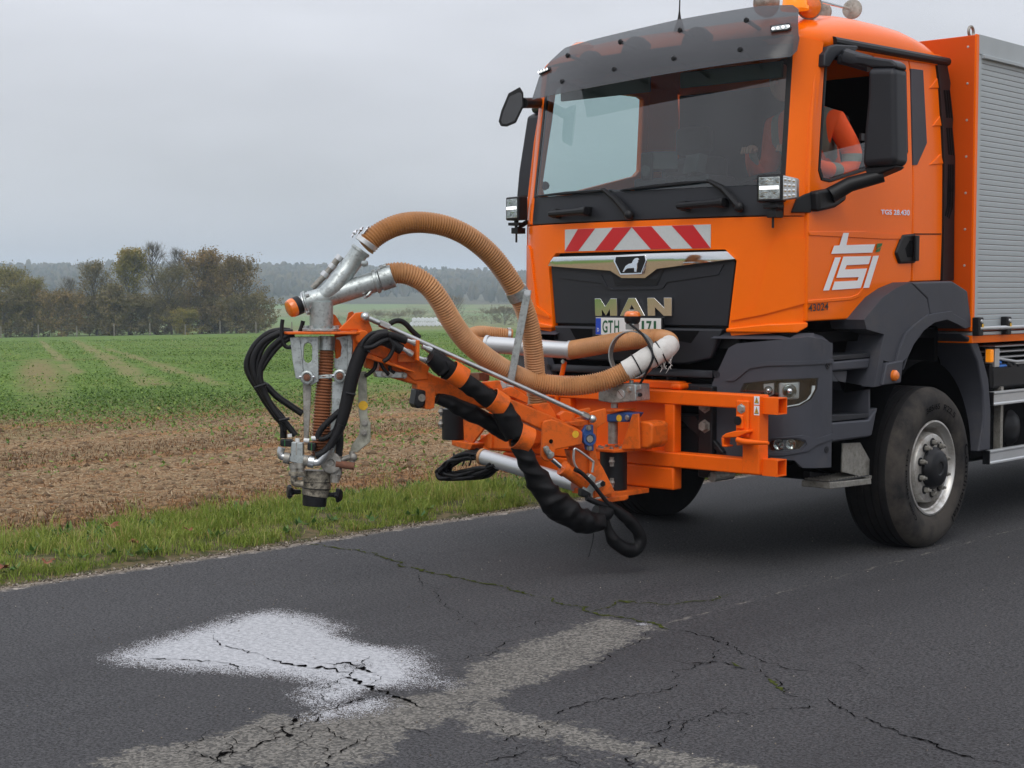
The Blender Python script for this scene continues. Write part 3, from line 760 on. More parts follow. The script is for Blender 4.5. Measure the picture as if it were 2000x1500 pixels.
CROPM = leafmat('crop_leaves', [(0, (0.055, 0.105, 0.022)), (0.5, (0.13, 0.22, 0.038)), (0.85, (0.24, 0.32, 0.07)), (1, (0.38, 0.30, 0.10))])
x, y, d = polar(480000, 13, 150, 1.3)
xe = x + 9 * (vnoise(x * .22, y * .22, 77) - .5)
pg = smst(XB + 4.5, XB - 8, xe) + .07 * (x < -4.5) * (vnoise(x * .8, y * .4, 91) > .5)
pg = pg * np.clip(1.5 - 1.3 * smst(.35, .8, vnoise(x * .10, y * .30, 55)), .2, 1)
k_ = (x < -4.5) & (RN.random(len(x)) < pg); x, y, d = x[k_], y[k_], d[k_]
k_ = track_free(x, y); x, y, d = x[k_], y[k_], d[k_]
z = ground_z(x, y); n = len(x); Ls = RN.uniform(.022, .065, n) * (1 + d / 90)
V, F = leaf_quads(np.stack([x, y, z + RN.uniform(0, .05, n)], -1), Ls, Ls * RN.uniform(.18, .34, n), RN.uniform(0, 2 * np.pi, n), RN.uniform(0, .9, n), RN.uniform(-.6, .6, n))
co = fast_mesh('field_crop', V, F, CROPM, dict(tint=np.repeat(np.clip(RN.normal(.45, .2, n) + .4 * (vnoise(x * .1, y * .1, 66) - .5), 0, 1), 4)))
tag(co, 'low leafy green crop covering the far part of the field', 'crop', kind='stuff')
STRAWM = leafmat('straw_and_stubble', [(0, (0.085, 0.048, 0.022)), (0.3, (0.22, 0.10, 0.034)), (0.6, (0.34, 0.23, 0.125)), (1, (0.50, 0.40, 0.26))], trans=0)
x, y, d = polar(230000, 9.5, 42, 1.2)
k_ = (x < -3.0) & (RN.random(len(x)) < smst(XB - 8, XB + 3, x)); x, y, d = x[k_], y[k_], d[k_]; n = len(x)
red = smst(.55, .68, vnoise(x * .55, y * .05, 13))
up = RN.random(n) < (.05 + .40 * red)
yaw = RN.uniform(0, 2 * np.pi, n); pit_ = np.where(up, RN.uniform(.7, 1.5, n), RN.uniform(-.05, .25, n))
Ls = np.where(up, RN.uniform(.02, .055, n), RN.gamma(2, .014, n) + .010); Wd = RN.uniform(.0015, .0042, n) * (1 + d / 25)
V, F = leaf_quads(np.stack([x, y, ground_z(x, y) + .004], -1), Ls, Wd, yaw, pit_, RN.uniform(-.4, .4, n))
so = fast_mesh('field_stubble', V, F, STRAWM, dict(tint=np.repeat(np.clip(RN.normal(.43, .24, n) - red * .30, 0, 1), 4)))
tag(so, 'brown straw and reddish stubble on the bare near strip of field', 'stubble', kind='stuff')
# soil clods give the bare strip its roughness
x, y, d = polar(16000, 9.5, 30, 1.3); k_ = (x < -3.7) & (x > XB - 4); x, y, d = x[k_], y[k_], d[k_]; n = len(x)
oct_v = np.array([(1, 0, 0), (-1, 0, 0), (0, 1, 0), (0, -1, 0), (0, 0, 1), (0, 0, -.4)], float); oct_f = np.array([(0, 2, 4), (2, 1, 4), (1, 3, 4), (3, 0, 4), (2, 0, 5), (1, 2, 5), (3, 1, 5), (0, 3, 5)])
sz = RN.gamma(2, .008, n) + .006
V = oct_v[None] * sz[:, None, None] * RN.uniform(.6, 1.4, (n, 6, 3)) * [1.2, 1.2, .7] + np.stack([x, y, ground_z(x, y)], -1)[:, None]
F = (oct_f[None] + (np.arange(n) * 6)[:, None, None]).reshape(-1, 3)
CLODM = leafmat('soil_clods', [(0, (0.10, 0.064, 0.036)), (1, (0.27, 0.19, 0.115))], 0.95, 0)
cl_o = fast_mesh('soil_clods', V.reshape(-1, 3), F, CLODM, dict(tint=np.repeat(RN.random(n), 6)))
tag(cl_o, 'small brown soil clods scattered over the bare strip of field', 'soil', kind='stuff')
# grit along the road edge
x = RN.normal(-1.97, .06, 5000); y = RN.uniform(-5.5, 9, 5000); xs_ = RN.uniform(-1.9, 4.2, 700); ys_ = RN.uniform(-5.2, 2, 700); x = np.r_[x, xs_]; y = np.r_[y, ys_]; n = len(x); sz = np.clip(RN.gamma(2, .0022, n) + .0015, 0, np.where(np.arange(n) < 5000, .012, .0042))
V = oct_v[None] * sz[:, None, None] * RN.uniform(.6, 1.4, (n, 6, 3)) + np.stack([x, y, np.interp(x, [-2.06, -1.9], [-.012, .001])], -1)[:, None]
F = (oct_f[None] + (np.arange(n) * 6)[:, None, None]).reshape(-1, 3)
GRITM = leafmat('grit', [(0, (0.06, 0.05, 0.04)), (.7, (0.2, 0.17, 0.13)), (1, (0.45, 0.4, 0.34))], 0.9, 0)
tag(fast_mesh('road_grit', V.reshape(-1, 3), F, GRITM, dict(tint=np.repeat(RN.random(n), 6))), 'loose grit lying along the edge of the asphalt', 'grit', kind='stuff')

# --- fallen leaves
DEADL = mat('dead_leaf', (0.20, 0.07, 0.03), 0.8, var=0.35, vscale=30)
def fallen_leaf(p, zz, s, yaw, label):
    c = oZ(p, zz); mb = MB(); N_ = 11; out = []
    for i in range(N_ * 2):
        a = math.pi * i / N_; r = s * (1.0 if i % 2 == 0 else .62) * (1 + .25 * math.cos(a))
        out.append(Vector((math.cos(a + yaw) * r, math.sin(a + yaw) * r * .7, .25 * s * math.sin(a * 2 + 1) + .3 * s)))
    mb.add([c + Vector((0, 0, .1 * s))] + [c + o for o in out], [(0, 1 + i, 1 + (i + 1) % len(out)) for i in range(len(out))])
    tag(ob('fallen_leaf', mb, DEADL, smooth=0), label, 'leaf', 'brown fallen leaves in the verge')
fallen_leaf((92, 1100), .06, .055, .5, 'brown curled leaf in the grass near the left picture edge')
fallen_leaf((260, 1062), .06, .05, 2.0, 'dark brown leaf in the middle of the verge grass')
fallen_leaf((215, 1030), .10, .07, 1.0, 'rust-coloured dead leaf standing at the field side of the verge')
fallen_leaf((370, 1036), .10, .04, 4.0, 'small dead leaf in the grass below the spray nozzle')
fallen_leaf((5, 1112), .05, .06, 3.0, 'pale brown leaf cut by the left picture edge')

# ================================================================== trees
BARK = mat('bark', (0.075, 0.065, 0.052), 0.95, var=0.3, vscale=3)
TWIG = {}
def twigmat(c):
    if c not in TWIG: TWIG[c] = leafmat('twigs_%d' % len(TWIG), [(0, tuple(x * .55 for x in c)), (1, tuple(x * 1.25 for x in c))], .95, 0)
    return TWIG[c]
LM = {}
def lmat(k):
    P = dict(olive=[(0, (0.11, 0.108, 0.034)), (.6, (0.22, 0.195, 0.058)), (1, (0.33, 0.24, 0.075))],
             yellow=[(0, (0.13, 0.13, 0.035)), (.6, (0.25, 0.215, 0.055)), (1, (0.36, 0.25, 0.06))],
             brown=[(0, (0.12, 0.092, 0.040)), (.6, (0.23, 0.165, 0.062)), (1, (0.34, 0.205, 0.070))],
             dull=[(0, (0.10, 0.09, 0.042)), (.6, (0.18, 0.15, 0.064)), (1, (0.27, 0.195, 0.08))])
    if k not in LM: LM[k] = leafmat('leaves_' + k, P[k], .8, .2)
    return LM[k]
def make_tree(name, label, base, H, spread, leaf, leafk, twigc, seed, cat='tree', group=None, low=0.07, tw=1.0, top_only=False, nl=40, ls=.0135):
    rg = np.random.default_rng(seed); rp = random.Random(seed)
    t = thing(name, label, cat, base, group); base = Vector(base)
    trunk = MB(); TV = []; TF = []; tips = []
    H0 = H * rp.uniform(.5, .62)
    tp = [base + Vector((rp.gauss(0, .012) * H * i, rp.gauss(0, .012) * H * i, H * .88 * i / 6)) for i in range(7)]
    r0 = H * .017
    trunk.tube(tp, [r0 * (1 - .14 * i) for i in range(7)], 6)
    def twig(p, d, L, w, n):
        # a thin bent three-sided sliver
        q = p
        for i in range(2):
            e = q + d * (L / 2) + Vector((rp.gauss(0, .06), rp.gauss(0, .06), rp.gauss(0.03, .06))) * L
            s = Vector((rp.gauss(0, 1), rp.gauss(0, 1), rp.gauss(0, .3))); s = (s - d * s.dot(d)).normalized() * w
            b = len(TV); TV.extend([q - s, q + s, e]); TF.append((b, b + 1, b + 2)); q = e; w *= .7
        return q
    for i in range(nl):
        f = low + (1 - low) * (i + rp.random()) / nl
        k = min(5.99, f * 6 * .98); j = int(k); p = tp[j].lerp(tp[j + 1], k - j)
        az = i * 2.4 + rp.uniform(-.5, .5)
        env = spread * (math.sin(math.pi * min(1, (f * .8 + .2)) ** 1.1) ** .7 + .12) * rp.uniform(.75, 1.1)
        d = Vector((math.cos(az), math.sin(az), rp.uniform(.35, 1.0) + f * .7 if f > .3 else rp.uniform(-.05, .6))).normalized()
        L = env * 1.15; mid = p + d * L * .55; end = mid + (d + Vector((rp.gauss(0, .25), rp.gauss(0, .25), .35))).normalized() * L * .5
        if end.z > base.z + H: end.z = base.z + H * rp.uniform(.94, 1)
        lp = [p, mid, end]
        trunk.tube(lp, [r0 * .42 * (1 - f * .5), r0 * .25, r0 * .08], 4)
        for s in range(9):
            u = .25 + .75 * (s + rp.random()) / 9
            q = (p.lerp(mid, u / .55) if u < .55 else mid.lerp(end, (u - .55) / .45))
            dd = (d + Vector((rp.gauss(0, .75), rp.gauss(0, .75), rp.gauss(.25, .5)))).normalized()
            e = q + dd * L * rp.uniform(.2, .42)
            b = len(TV); sdv = dd.cross(Vector((0, 0, 1))); sdv = (sdv.normalized() if sdv.length > 1e-3 else Vector((1, 0, 0))) * H * .0022 * tw
            TV.extend([q - sdv, q + sdv, e]); TF.append((b, b + 1, b + 2))
            for m_ in range(11):
                q2 = q.lerp(e, .2 + .8 * rp.random())
                d2 = (dd + Vector((rp.gauss(0, .6), rp.gauss(0, .6), rp.gauss(.2, .4)))).normalized()
                tips.append((twig(q2, d2, H * rp.uniform(.035, .085), H * .0011 * tw, 2), f))
    ob('trunk', trunk, BARK, t, smooth=60)
    crown = fast_mesh('twigs' if leaf else 'crown', np.array([tuple(v) for v in TV]), np.array(TF), twigmat(twigc), dict(tint=np.repeat(rg.random(len(TF)), 3)))
    crown.parent = t; crown.matrix_parent_inverse = Matrix.Translation(-base)
    if leaf:
        P = np.array([tuple(a) for a, f in tips]); ff = np.array([f for a, f in tips])
        pr = (ff > .55) * 1.0 + .25 if top_only else np.ones(len(P))
        n = int(len(P) * leaf); idx = rg.choice(len(P), n, p=pr / pr.sum())
        C_ = P[idx] + rg.normal(0, H * .018, (n, 3)); s = H * ls * rg.uniform(.6, 1.4, n)
        V, F = leaf_quads(C_, s * 1.6, s * .55, rg.uniform(0, 6.28, n), rg.uniform(-1.2, 1.2, n), rg.uniform(-1.2, 1.2, n))
        clump = vnoise(C_[:, 0] * 8 / H + 50, C_[:, 2] * 8 / H + 50, seed)
        lo_ = fast_mesh('crown', V, F, lmat(leafk), dict(tint=np.repeat(np.clip(clump * .7 + rg.normal(.12, .16, n), 0, 1), 4)))
        lo_.parent = t; lo_.matrix_parent_inverse = Matrix.Translation(-base)
    return t
def tree_at(u, vtop, depth, w_px, *a, **k):
    q = CAM + ray((u, 650)) * depth; zb = float(ground_z(q.x, q.y)) - .1
    d_ = ray((u, vtop)); top = CAM.z + d_.z * depth
    return make_tree(a[0], a[1], (q.x, q.y, zb), top - zb, w_px / FPX * depth / 2, *a[2:], **k)
GT = 'trees of the copse beyond the field'
OLV, GRY, BRN = (0.155, 0.142, 0.080), (0.17, 0.158, 0.135), (0.175, 0.138, 0.090)
tree_at(20, 527, 205, 95, 'broadleaf_tree', 'olive leafy tree at the left picture edge', 2.6, 'olive', OLV, 1, group=GT)
tree_at(62, 545, 200, 70, 'broadleaf_tree', 'low brownish tree second from the left picture edge', 1.8, 'olive', BRN, 2, group=GT)
tree_at(-45, 520, 210, 110, 'broadleaf_tree', 'broad olive tree cut by the left picture edge', 2.2, 'olive', OLV, 3, group=GT)
tree_at(132, 536, 225, 60, 'bare_tree', 'small bare grey tree behind the round brown shrub', 0, 'dull', GRY, 4, group=GT, tw=1.3)
tree_at(120, 578, 196, 95, 'shrub', 'round brown shrub in front of the small bare tree', 1.2, 'brown', BRN, 5, 'shrub', GT, low=.0, ls=.022)
tree_at(189, 508, 206, 80, 'broadleaf_tree', 'grey-green half bare tree left of the yellow-topped tree', .9, 'dull', OLV, 6, group=GT, tw=1.4)
tree_at(254, 482, 204, 74, 'broadleaf_tree', 'tall tree with a yellow-green top', 1.5, 'yellow', OLV, 7, group=GT, top_only=True, tw=1.2)
tree_at(303, 463, 212, 84, 'bare_tree', 'tallest bare tree rising above the middle of the copse', 0, 'dull', GRY, 8, group=GT, tw=1.35)
tree_at(352, 472, 216, 66, 'bare_tree', 'bare tree just right of the tallest one', 0, 'dull', GRY, 9, group=GT, tw=1.3)
tree_at(393, 488, 205, 95, 'broadleaf_tree', 'brown autumn tree with a rounded olive top', 2.4, 'brown', BRN, 10, group=GT)
tree_at(335, 520, 200, 84, 'broadleaf_tree', 'thin olive-brown tree in front of the bare trees', 1.0, 'dull', OLV, 14, group=GT, tw=1.3)
tree_at(462, 509, 203, 104, 'broadleaf_tree', 'dense rust-brown tree at the right end of the copse', 3.0, 'brown', BRN, 11, group=GT)
tree_at(430, 520, 208, 84, 'broadleaf_tree', 'brown tree between the two rounded autumn trees', 2.0, 'brown', BRN, 12, group=GT)
tree_at(360, 612, 196, 66, 'shrub', 'yellow-green shrub at the foot of the copse', 2.6, 'yellow', OLV, 13, 'shrub', GT, low=.0, ls=.03)
tree_at(222, 560, 198, 60, 'shrub', 'thin grey shrub below the yellow-topped tree', 1.0, 'dull', GRY, 15, 'shrub', GT, low=.0, ls=.03)
for i, (u, v, w) in enumerate([(10, 616, 90), (85, 620, 90), (175, 622, 85), (250, 622, 85), (305, 625, 80), (420, 620, 80), (480, 620, 80)]):
    tree_at(u, v - 26, 199 + i % 3 * 3, w * 1.5, 'undergrowth_shrub', ['dark undergrowth at the left picture edge below the olive tree', 'dark undergrowth below the low brownish tree', 'dark undergrowth below the grey-green half bare tree', 'dark undergrowth below the yellow-topped tree',
            'dark undergrowth below the tallest bare tree', 'dark undergrowth left of the copse end', 'dark undergrowth at the right end of the copse'][i], 3.4, 'dull', GRY, 30 + i, 'shrub', 'undergrowth of the copse', low=.0, nl=34, ls=.032)
for i, (u, v, w) in enumerate([(-20, 612, 90), (48, 616, 90), (130, 618, 90), (212, 616, 90), (280, 620, 80), (345, 622, 80), (390, 616, 80), (450, 614, 90), (505, 628, 50)]):
    tree_at(u, v - 16, 209 + i % 3 * 3, w * 1.4, 'undergrowth_shrub', 'brown-green undergrowth deeper in the copse, %s' % ['cut by the left picture edge', 'between the two left olive trees', 'behind the round brown shrub', 'below the half bare tree', 'left of the tallest bare tree', 'behind the yellow-green shrub', 'below the rounded olive-topped tree', 'below the rust-brown tree', 'beyond the last tree on the right'][i], 3.4, 'olive' if i % 2 else 'dull', BRN, 130 + i, 'shrub', 'undergrowth of the copse', low=.0, nl=34, ls=.032)
# mid-distance hedge, lone tree and bales to the right of the copse
tree_at(890, 580, 420, 44, 'bare_tree', 'lone bare tree in front of the far hill', .15, 'dull', BRN, 50, tw=1.6)
GH = 'hedge shrubs along the far meadow'
for i, (u, v, w) in enumerate([(700, 622, 36), (740, 616, 44), (778, 618, 40), (812, 614, 44), (862, 622, 36), (925, 626, 40), (960, 612, 46), (985, 606, 40), (1010, 616, 44), (660, 625, 30), (620, 628, 30)]):
    tree_at(u, v, 400 + (i * 37) % 60, w * 1.3, 'hedge_shrub', 'hazy hedge shrub on the far meadow, %s' % ['left of the arm top end', 'behind the tie rod end', 'behind the black hose loop', 'just above the white bales', 'right of the white bales', 'below the lone bare tree', 'second before the truck', 'tallest before the truck', 'beside the truck corner', 'behind the galvanised head pipe', 'left of the head pipe'][i],
            2.0, 'dull', BRN, 60 + i, 'shrub', GH, low=.0, nl=26, tw=2.0, ls=.03)
BALEM = mat('bale_wrap', (0.66, 0.68, 0.72), 0.5, var=.06, vscale=1)
bd = 385
for i in range(14):
    row, k = divmod(i, 8) if i < 8 else (1, i - 8)
    q = CAM + ray((805 + k * 8.2 + row * 4, 640)) * (bd + (k % 3) * .1); zb = float(ground_z(q.x, q.y))
    ax = ch.copy(); c = Vector((q.x, q.y, zb + .55 + row * 1.02))
    mb = MB(); mb.lathe([(-.6, .35), (-.6, .5), (-.52, .58), (.52, .58), (.6, .5), (.6, .35)], c, ax, 14)
    tag(ob('wrapped_bale', mb, BALEM), 'white film-wrapped round bale, %s from the left in the %s row of the far stack' % (('first', 'second', 'third', 'fourth', 'fifth', 'sixth', 'seventh', 'eighth')[k], 'upper' if row else 'lower'), 'bale', 'white bales stacked on the far meadow')
# pasture fence at the end of the field
fq = [(CAM + ray((u, 655)) * d_) for u, d_ in ((2, 190), (75, 190), (150, 190), (223, 190.5), (293, 191), (362, 192), (430, 193), (500, 194), (570, 195))]
fb = fq[0]; fence = thing('pasture_fence', 'wire pasture fence with grey posts in front of the copse', 'fence', (fb.x, fb.y, float(ground_z(fb.x, fb.y))))
POSTM = mat('weathered_post', (0.20, 0.18, 0.15), 0.9, var=.2, vscale=6)
tops = []
for i, q in enumerate(fq):
    zb = float(ground_z(q.x, q.y)); h = 1.45 + .15 * math.sin(i * 2.3)
    mb = MB(); mb.tube([(q.x, q.y, zb - .1), (q.x + .02 * math.sin(i), q.y, zb + h)], [.075, .07], 8); ob('post', mb, POSTM, fence); tops.append(Vector((q.x, q.y, zb)))
for h in (.5, .9, 1.25):
    mb = MB(); mb.tube([p + Vector((0, 0, h)) for p in tops], .004, 4); ob('wire', mb, POSTM, fence)
# far woods on the hills: one mass of crowns
nw = 12000
a = RN.uniform(-.62, .62, nw); d = np.sqrt(RN.uniform(960 ** 2, 1750 ** 2, nw)); base = math.atan2(-math.sin(TH), math.cos(TH))
x = CAM.x + d * np.sin(base + a); y = CAM.y + d * np.cos(base + a)
op = (d < 1130) & (vnoise(a * 9 + 20, d / 160, 4) > .52); x, y, d, a = x[~op], y[~op], d[~op], a[~op]; nw = len(x)
zg = ground_z(x, y); h = np.clip(RN.normal(10.5, 1.5, nw), 7, 15); w = h * RN.uniform(.20, .36, nw)
m_ = 6; th_ = np.linspace(0, 2 * np.pi, m_, endpoint=False)
lv = [(.05, .5), (.35, 1.0), (.65, .9), (.88, .5)]
V = np.zeros((nw, len(lv) * m_ + 1, 3))
for i, (fz, fr) in enumerate(lv):
    rr = fr * w[:, None] * RN.uniform(.35, 1.5, (nw, m_))
    V[:, i * m_:(i + 1) * m_, 0] = x[:, None] + rr * np.cos(th_); V[:, i * m_:(i + 1) * m_, 1] = y[:, None] + rr * np.sin(th_)
    V[:, i * m_:(i + 1) * m_, 2] = zg[:, None] + h[:, None] * (fz + RN.uniform(-.14, .14, (nw, m_)))
V[:, -1] = np.stack([x, y, zg + h], -1)
fl = []
for i in range(len(lv) - 1):
    for k in range(m_):
        l = (k + 1) % m_; fl += [(i * m_ + k, i * m_ + l, (i + 1) * m_ + l), (i * m_ + k, (i + 1) * m_ + l, (i + 1) * m_ + k)]
b = (len(lv) - 1) * m_
fl += [(b + k, b + (k + 1) % m_, len(lv) * m_) for k in range(m_)]
F = (np.array(fl)[None] + (np.arange(nw) * (len(lv) * m_ + 1))[:, None, None]).reshape(-1, 3)
WOODM = leafmat('far_wood', [(0, (0.03, 0.036, 0.03)), (.4, (0.055, 0.056, 0.045)), (.8, (0.085, 0.072, 0.05)), (1, (0.10, 0.09, 0.055))], .95, 0)
wo_ = fast_mesh('far_wood', V.reshape(-1, 3), F, WOODM, dict(tint=np.repeat(RN.random(nw), len(lv) * m_ + 1)))
tag(wo_, 'misty blue-grey wood covering the hills on the horizon', 'wood', kind='stuff')
# bare crowns standing above the ridge line
# --- haze
hz = bpy.data.materials.new('haze_air'); hz.use_nodes = True; t = hz.node_tree; t.nodes.clear()
out = t.nodes.new('ShaderNodeOutputMaterial'); pv = t.nodes.new('ShaderNodeVolumePrincipled')
pv.inputs['Color'].default_value = (0.76, 0.87, 1.0, 1); pv.inputs['Density'].default_value = 0.00040; pv.inputs['Anisotropy'].default_value = 0.0
t.links.new(pv.outputs[0], out.inputs['Volume'])
mb = MB(); mb.box((CAM.x - 3200, CAM.y - 3200, -12), (CAM.x + 3200, CAM.y + 3200, 75))
haze = ob('haze', mb, hz, smooth=0); tag(haze, 'pale autumn haze over the fields and hills', 'haze', kind='stuff')
# ================================================================== TRUCK
class Surf:
    """upright surface swept along a plan curve (right half given, mirrored), leaning back with height"""
    def __init__(s, plan, lean=lambda z: 0.0, mirror=True):
        P = [Vector((x, y)) for x, y in plan]
        if mirror: P = [Vector((-p.x, p.y)) for p in P[::-1] if p.x > 1e-6] + P
        # smooth the polyline
        Q = [Vector((p.x, p.y, 0)) for p in P]; Q = spline(Q, 6); s.P = [Vector((q.x, q.y)) for q in Q]
        s.L = [0.0]
        for i in range(1, len(s.P)): s.L.append(s.L[-1] + (s.P[i] - s.P[i - 1]).length)
        m = min(range(len(s.P)), key=lambda i: abs(s.P[i].x)); off = s.L[m]
        s.L = [l - off for l in s.L]; s.lean = lean
    def at(s, a, z, d=0.0):
        L, P = s.L, s.P
        i = int(np.searchsorted(L, a)) - 1; i = min(max(i, 0), len(P) - 2)
        t = (a - L[i]) / (L[i + 1] - L[i]); p = P[i].lerp(P[i + 1], t)
        def tn(j):
            j = min(max(j, 0), len(P) - 1); return (P[min(j + 1, len(P) - 1)] - P[max(j - 1, 0)]).normalized()
        tv = tn(i).lerp(tn(i + 1), min(max(t, 0), 1)); n = Vector((-tv.y, tv.x))   # inward (to the rear)
        return Vector((p.x + n.x * d, p.y + n.y * d + s.lean(z), z))
    def hit(s, q):
        d = ray(q); z = 2.0
        for _ in range(6):
            ly = s.lean(z); best = None
            o = Vector((CAM.x, CAM.y - ly)); dd = Vector((d.x, d.y))
            for i in range(len(s.P) - 1):
                a, b = s.P[i], s.P[i + 1]; e = b - a
                den = dd.x * e.y - dd.y * e.x
                if abs(den) < 1e-9: continue
                w = a - o
                t = (w.x * e.y - w.y * e.x) / den; u = (w.x * dd.y - w.y * dd.x) / den
                if t > 0 and -0.02 <= u <= 1.02 and (best is None or t < best[0]): best = (t, s.L[i] + u * e.length)
            if best is None:        # the ray just grazes past the end of the surface: take its nearest edge
                k = min(range(len(s.P)), key=lambda i: abs((s.P[i] - o).cross(dd)) if isinstance((s.P[i] - o).cross(dd), float) else 9)
                best = ((s.P[k] - o).dot(dd) / dd.dot(dd), s.L[k])
            z = CAM.z + d.z * best[0]
        return (best[1], z)
    def tr(s, z, st): return [s.hit(q) for q in px(z, st)]
def panel(outer, mapf, th, holes=(), step=0.0, rnd=0.0):
    """flat outline (with holes) in surface coordinates, cut into strips, mapped and given thickness"""
    bm = bmesh.new(); edges = []
    for loop in [outer] + list(holes):
        vs_ = [bm.verts.new((p[0], p[1], 0)) for p in loop]
        edges += [bm.edges.new((vs_[i], vs_[(i + 1) % len(vs_)])) for i in range(len(vs_))]
    if holes: bmesh.ops.triangle_fill(bm, edges=edges, use_beauty=True, use_dissolve=False)
    else: bm.faces.new(bm.verts)
    if step:
        for ax in (0, 1):
            lo = min(v.co[ax] for v in bm.verts); hi = max(v.co[ax] for v in bm.verts)
            st = step if ax == 0 else step * 2.2
            k = math.ceil(lo / st) * st
            while k < hi:
                no = (1, 0, 0) if ax == 0 else (0, 1, 0); co = (k, 0, 0) if ax == 0 else (0, k, 0)
                bmesh.ops.bisect_plane(bm, geom=bm.verts[:] + bm.edges[:] + bm.faces[:], plane_co=co, plane_no=no)
                k += st
    bmesh.ops.triangulate(bm, faces=[f for f in bm.faces if len(f.verts) > 4])
    bm.normal_update()
    up_ = bm.faces[:]
    for f in up_:
        if f.normal.z < 0: f.normal_flip()
    r = bmesh.ops.extrude_face_region(bm, geom=bm.faces[:])
    back = {v for v in r['geom'] if isinstance(v, bmesh.types.BMVert)}
    for v in bm.verts: v.co = mapf(v.co.x, v.co.y, 0.0 if v not in back else th)
    bmesh.ops.recalc_face_normals(bm, faces=bm.faces)
    me = bpy.data.meshes.new('panel'); bm.to_mesh(me); bm.free()
    me.polygons.foreach_set('use_smooth', [True] * len(me.polygons)); me.set_sharp_from_angle(angle=rad(35))
    return me
def mirror_pts(P): return [(-a, z) for a, z in P]
def txt(s, bold=0.0):
    c = bpy.data.curves.new('txt', 'FONT'); c.body = s; c.size = 1; c.offset = bold; c.resolution_u = 4
    o = bpy.data.objects.new('txt', c); COL.objects.link(o)
    bpy.context.view_layer.update()
    me = o.evaluated_get(bpy.context.evaluated_depsgraph_get()).to_mesh()
    v = [tuple(p.co) for p in me.vertices]; f = [tuple(p.vertices) for p in me.polygons]
    bpy.data.objects.remove(o); bpy.data.curves.remove(c)
    xs = [p[0] for p in v]; ys = [p[1] for p in v]; x0, x1, y0, y1 = min(xs), max(xs), min(ys), max(ys)
    return [((p[0] - x0) / (x1 - x0), (p[1] - y0) / (y1 - y0)) for p in v], f
def text_on(mb, s, mapf, bold=0.0):
    """mapf(u, v) places the unit square of the lettering"""
    v, f = txt(s, bold); mb.add([mapf(a, b) for a, b in v], f); return mb

def lean_cab(z): return 0.0 if z < 2.15 else (z - 2.15) * 0.15
CABP = [(0, -.125), (.25, -.12), (.5, -.102), (.7, -.078), (.85, -.045), (.95, -.008), (1.03, .045), (1.085, .11), (1.11, .19), (1.12, .32), (1.12, .8), (1.12, 1.4), (1.12, 1.84)]
CAB = Surf(CABP, lean_cab)
LOW = Surf(CABP)
BUMP = Surf([(0, -.185), (.3, -.18), (.6, -.16), (.85, -.115), (1.0, -.06), (1.1, .0), (1.165, .08), (1.195, .18), (1.2, .30), (1.2, .5)])
SIDEX = 1.12
truck = thing('road_repair_truck', 'orange municipal truck with grey bumper and silver roller shutter body', 'truck', (0, 1.4, 0))
def sidem(y, z, d): return Vector((SIDEX - d - max(0, z - 2.35) * .045, y, z))
def side_tr(z, s, x=SIDEX):
    out = []
    for q in px(z, s):
        p = oX(q, x)
        for _ in range(4): p = oX(q, x - max(0, p.z - 2.35) * .045)
        out.append((p.y, p.z))
    return out
def sheet_side(name, poly, m, off=0.0, th=.03, holes=(), bev=.006, parent=None, both=False, step=0.0):
    me = panel(poly, lambda y, z, d: sidem(y, z, d - off), th, holes, step)
    o = obm(name, me, m, parent or truck, bev)
    if both:
        me2 = panel(poly, lambda y, z, d: Vector((-sidem(y, z, d - off).x, y, z)), th, holes, step)
        obm(name, me2, m, parent or truck, bev)
    return o
def sheet_on(S, name, poly, m, off=0.0, th=.03, holes=(), bev=.006, parent=None, step=.09, label=None):
    me = panel(poly, lambda a, z, d: S.at(a, z, d - off), th, holes, step)
    return obm(name, me, m, parent or truck, bev, 2, label)

# ---- front flap (orange), grille, chrome, lettering
fp = LOW.tr('E', '165,170 -20,560')
aR = LOW.hit(px('C', '308,600')[0])[0]         # door shut line
zt = LOW.tr('E', '900,128')[0][1]
gl_ = LOW.tr('E', '292,478 340,398 1690,348 1768,438 1690,1022')
zc = LOW.tr('C', '250,1200')[0][1]
gxr = (gl_[3][0] - gl_[0][0]) / 2; gxb = gl_[4][0] - .0
zg1, zg2 = gl_[3][1], gl_[2][1]
a1 = aR - .004
flap = [(-a1, zt), (a1, zt), (a1, zc + .06), (a1 - .10, zc + .005), (gxb + .02, zc - .02), (gxb, zc + .02), (gxr, zg1), (gxr - .075, zg2), (-gxr + .075, zg2), (-gxr, zg1), (-gxb, zc + .02), (-gxb - .02, zc - .02), (-a1 + .10, zc + .005), (-a1, zc + .06)]
front = sheet_on(LOW, 'front_flap', flap, ORANGE, 0, .045, bev=.010)
sheet_on(LOW, 'front_inner', [(-gxr + .0, zg2 - .01), (gxr, zg2 - .01), (gxr, zc - .1), (-gxr, zc - .1)], BLACK, -.05, .03, bev=0)
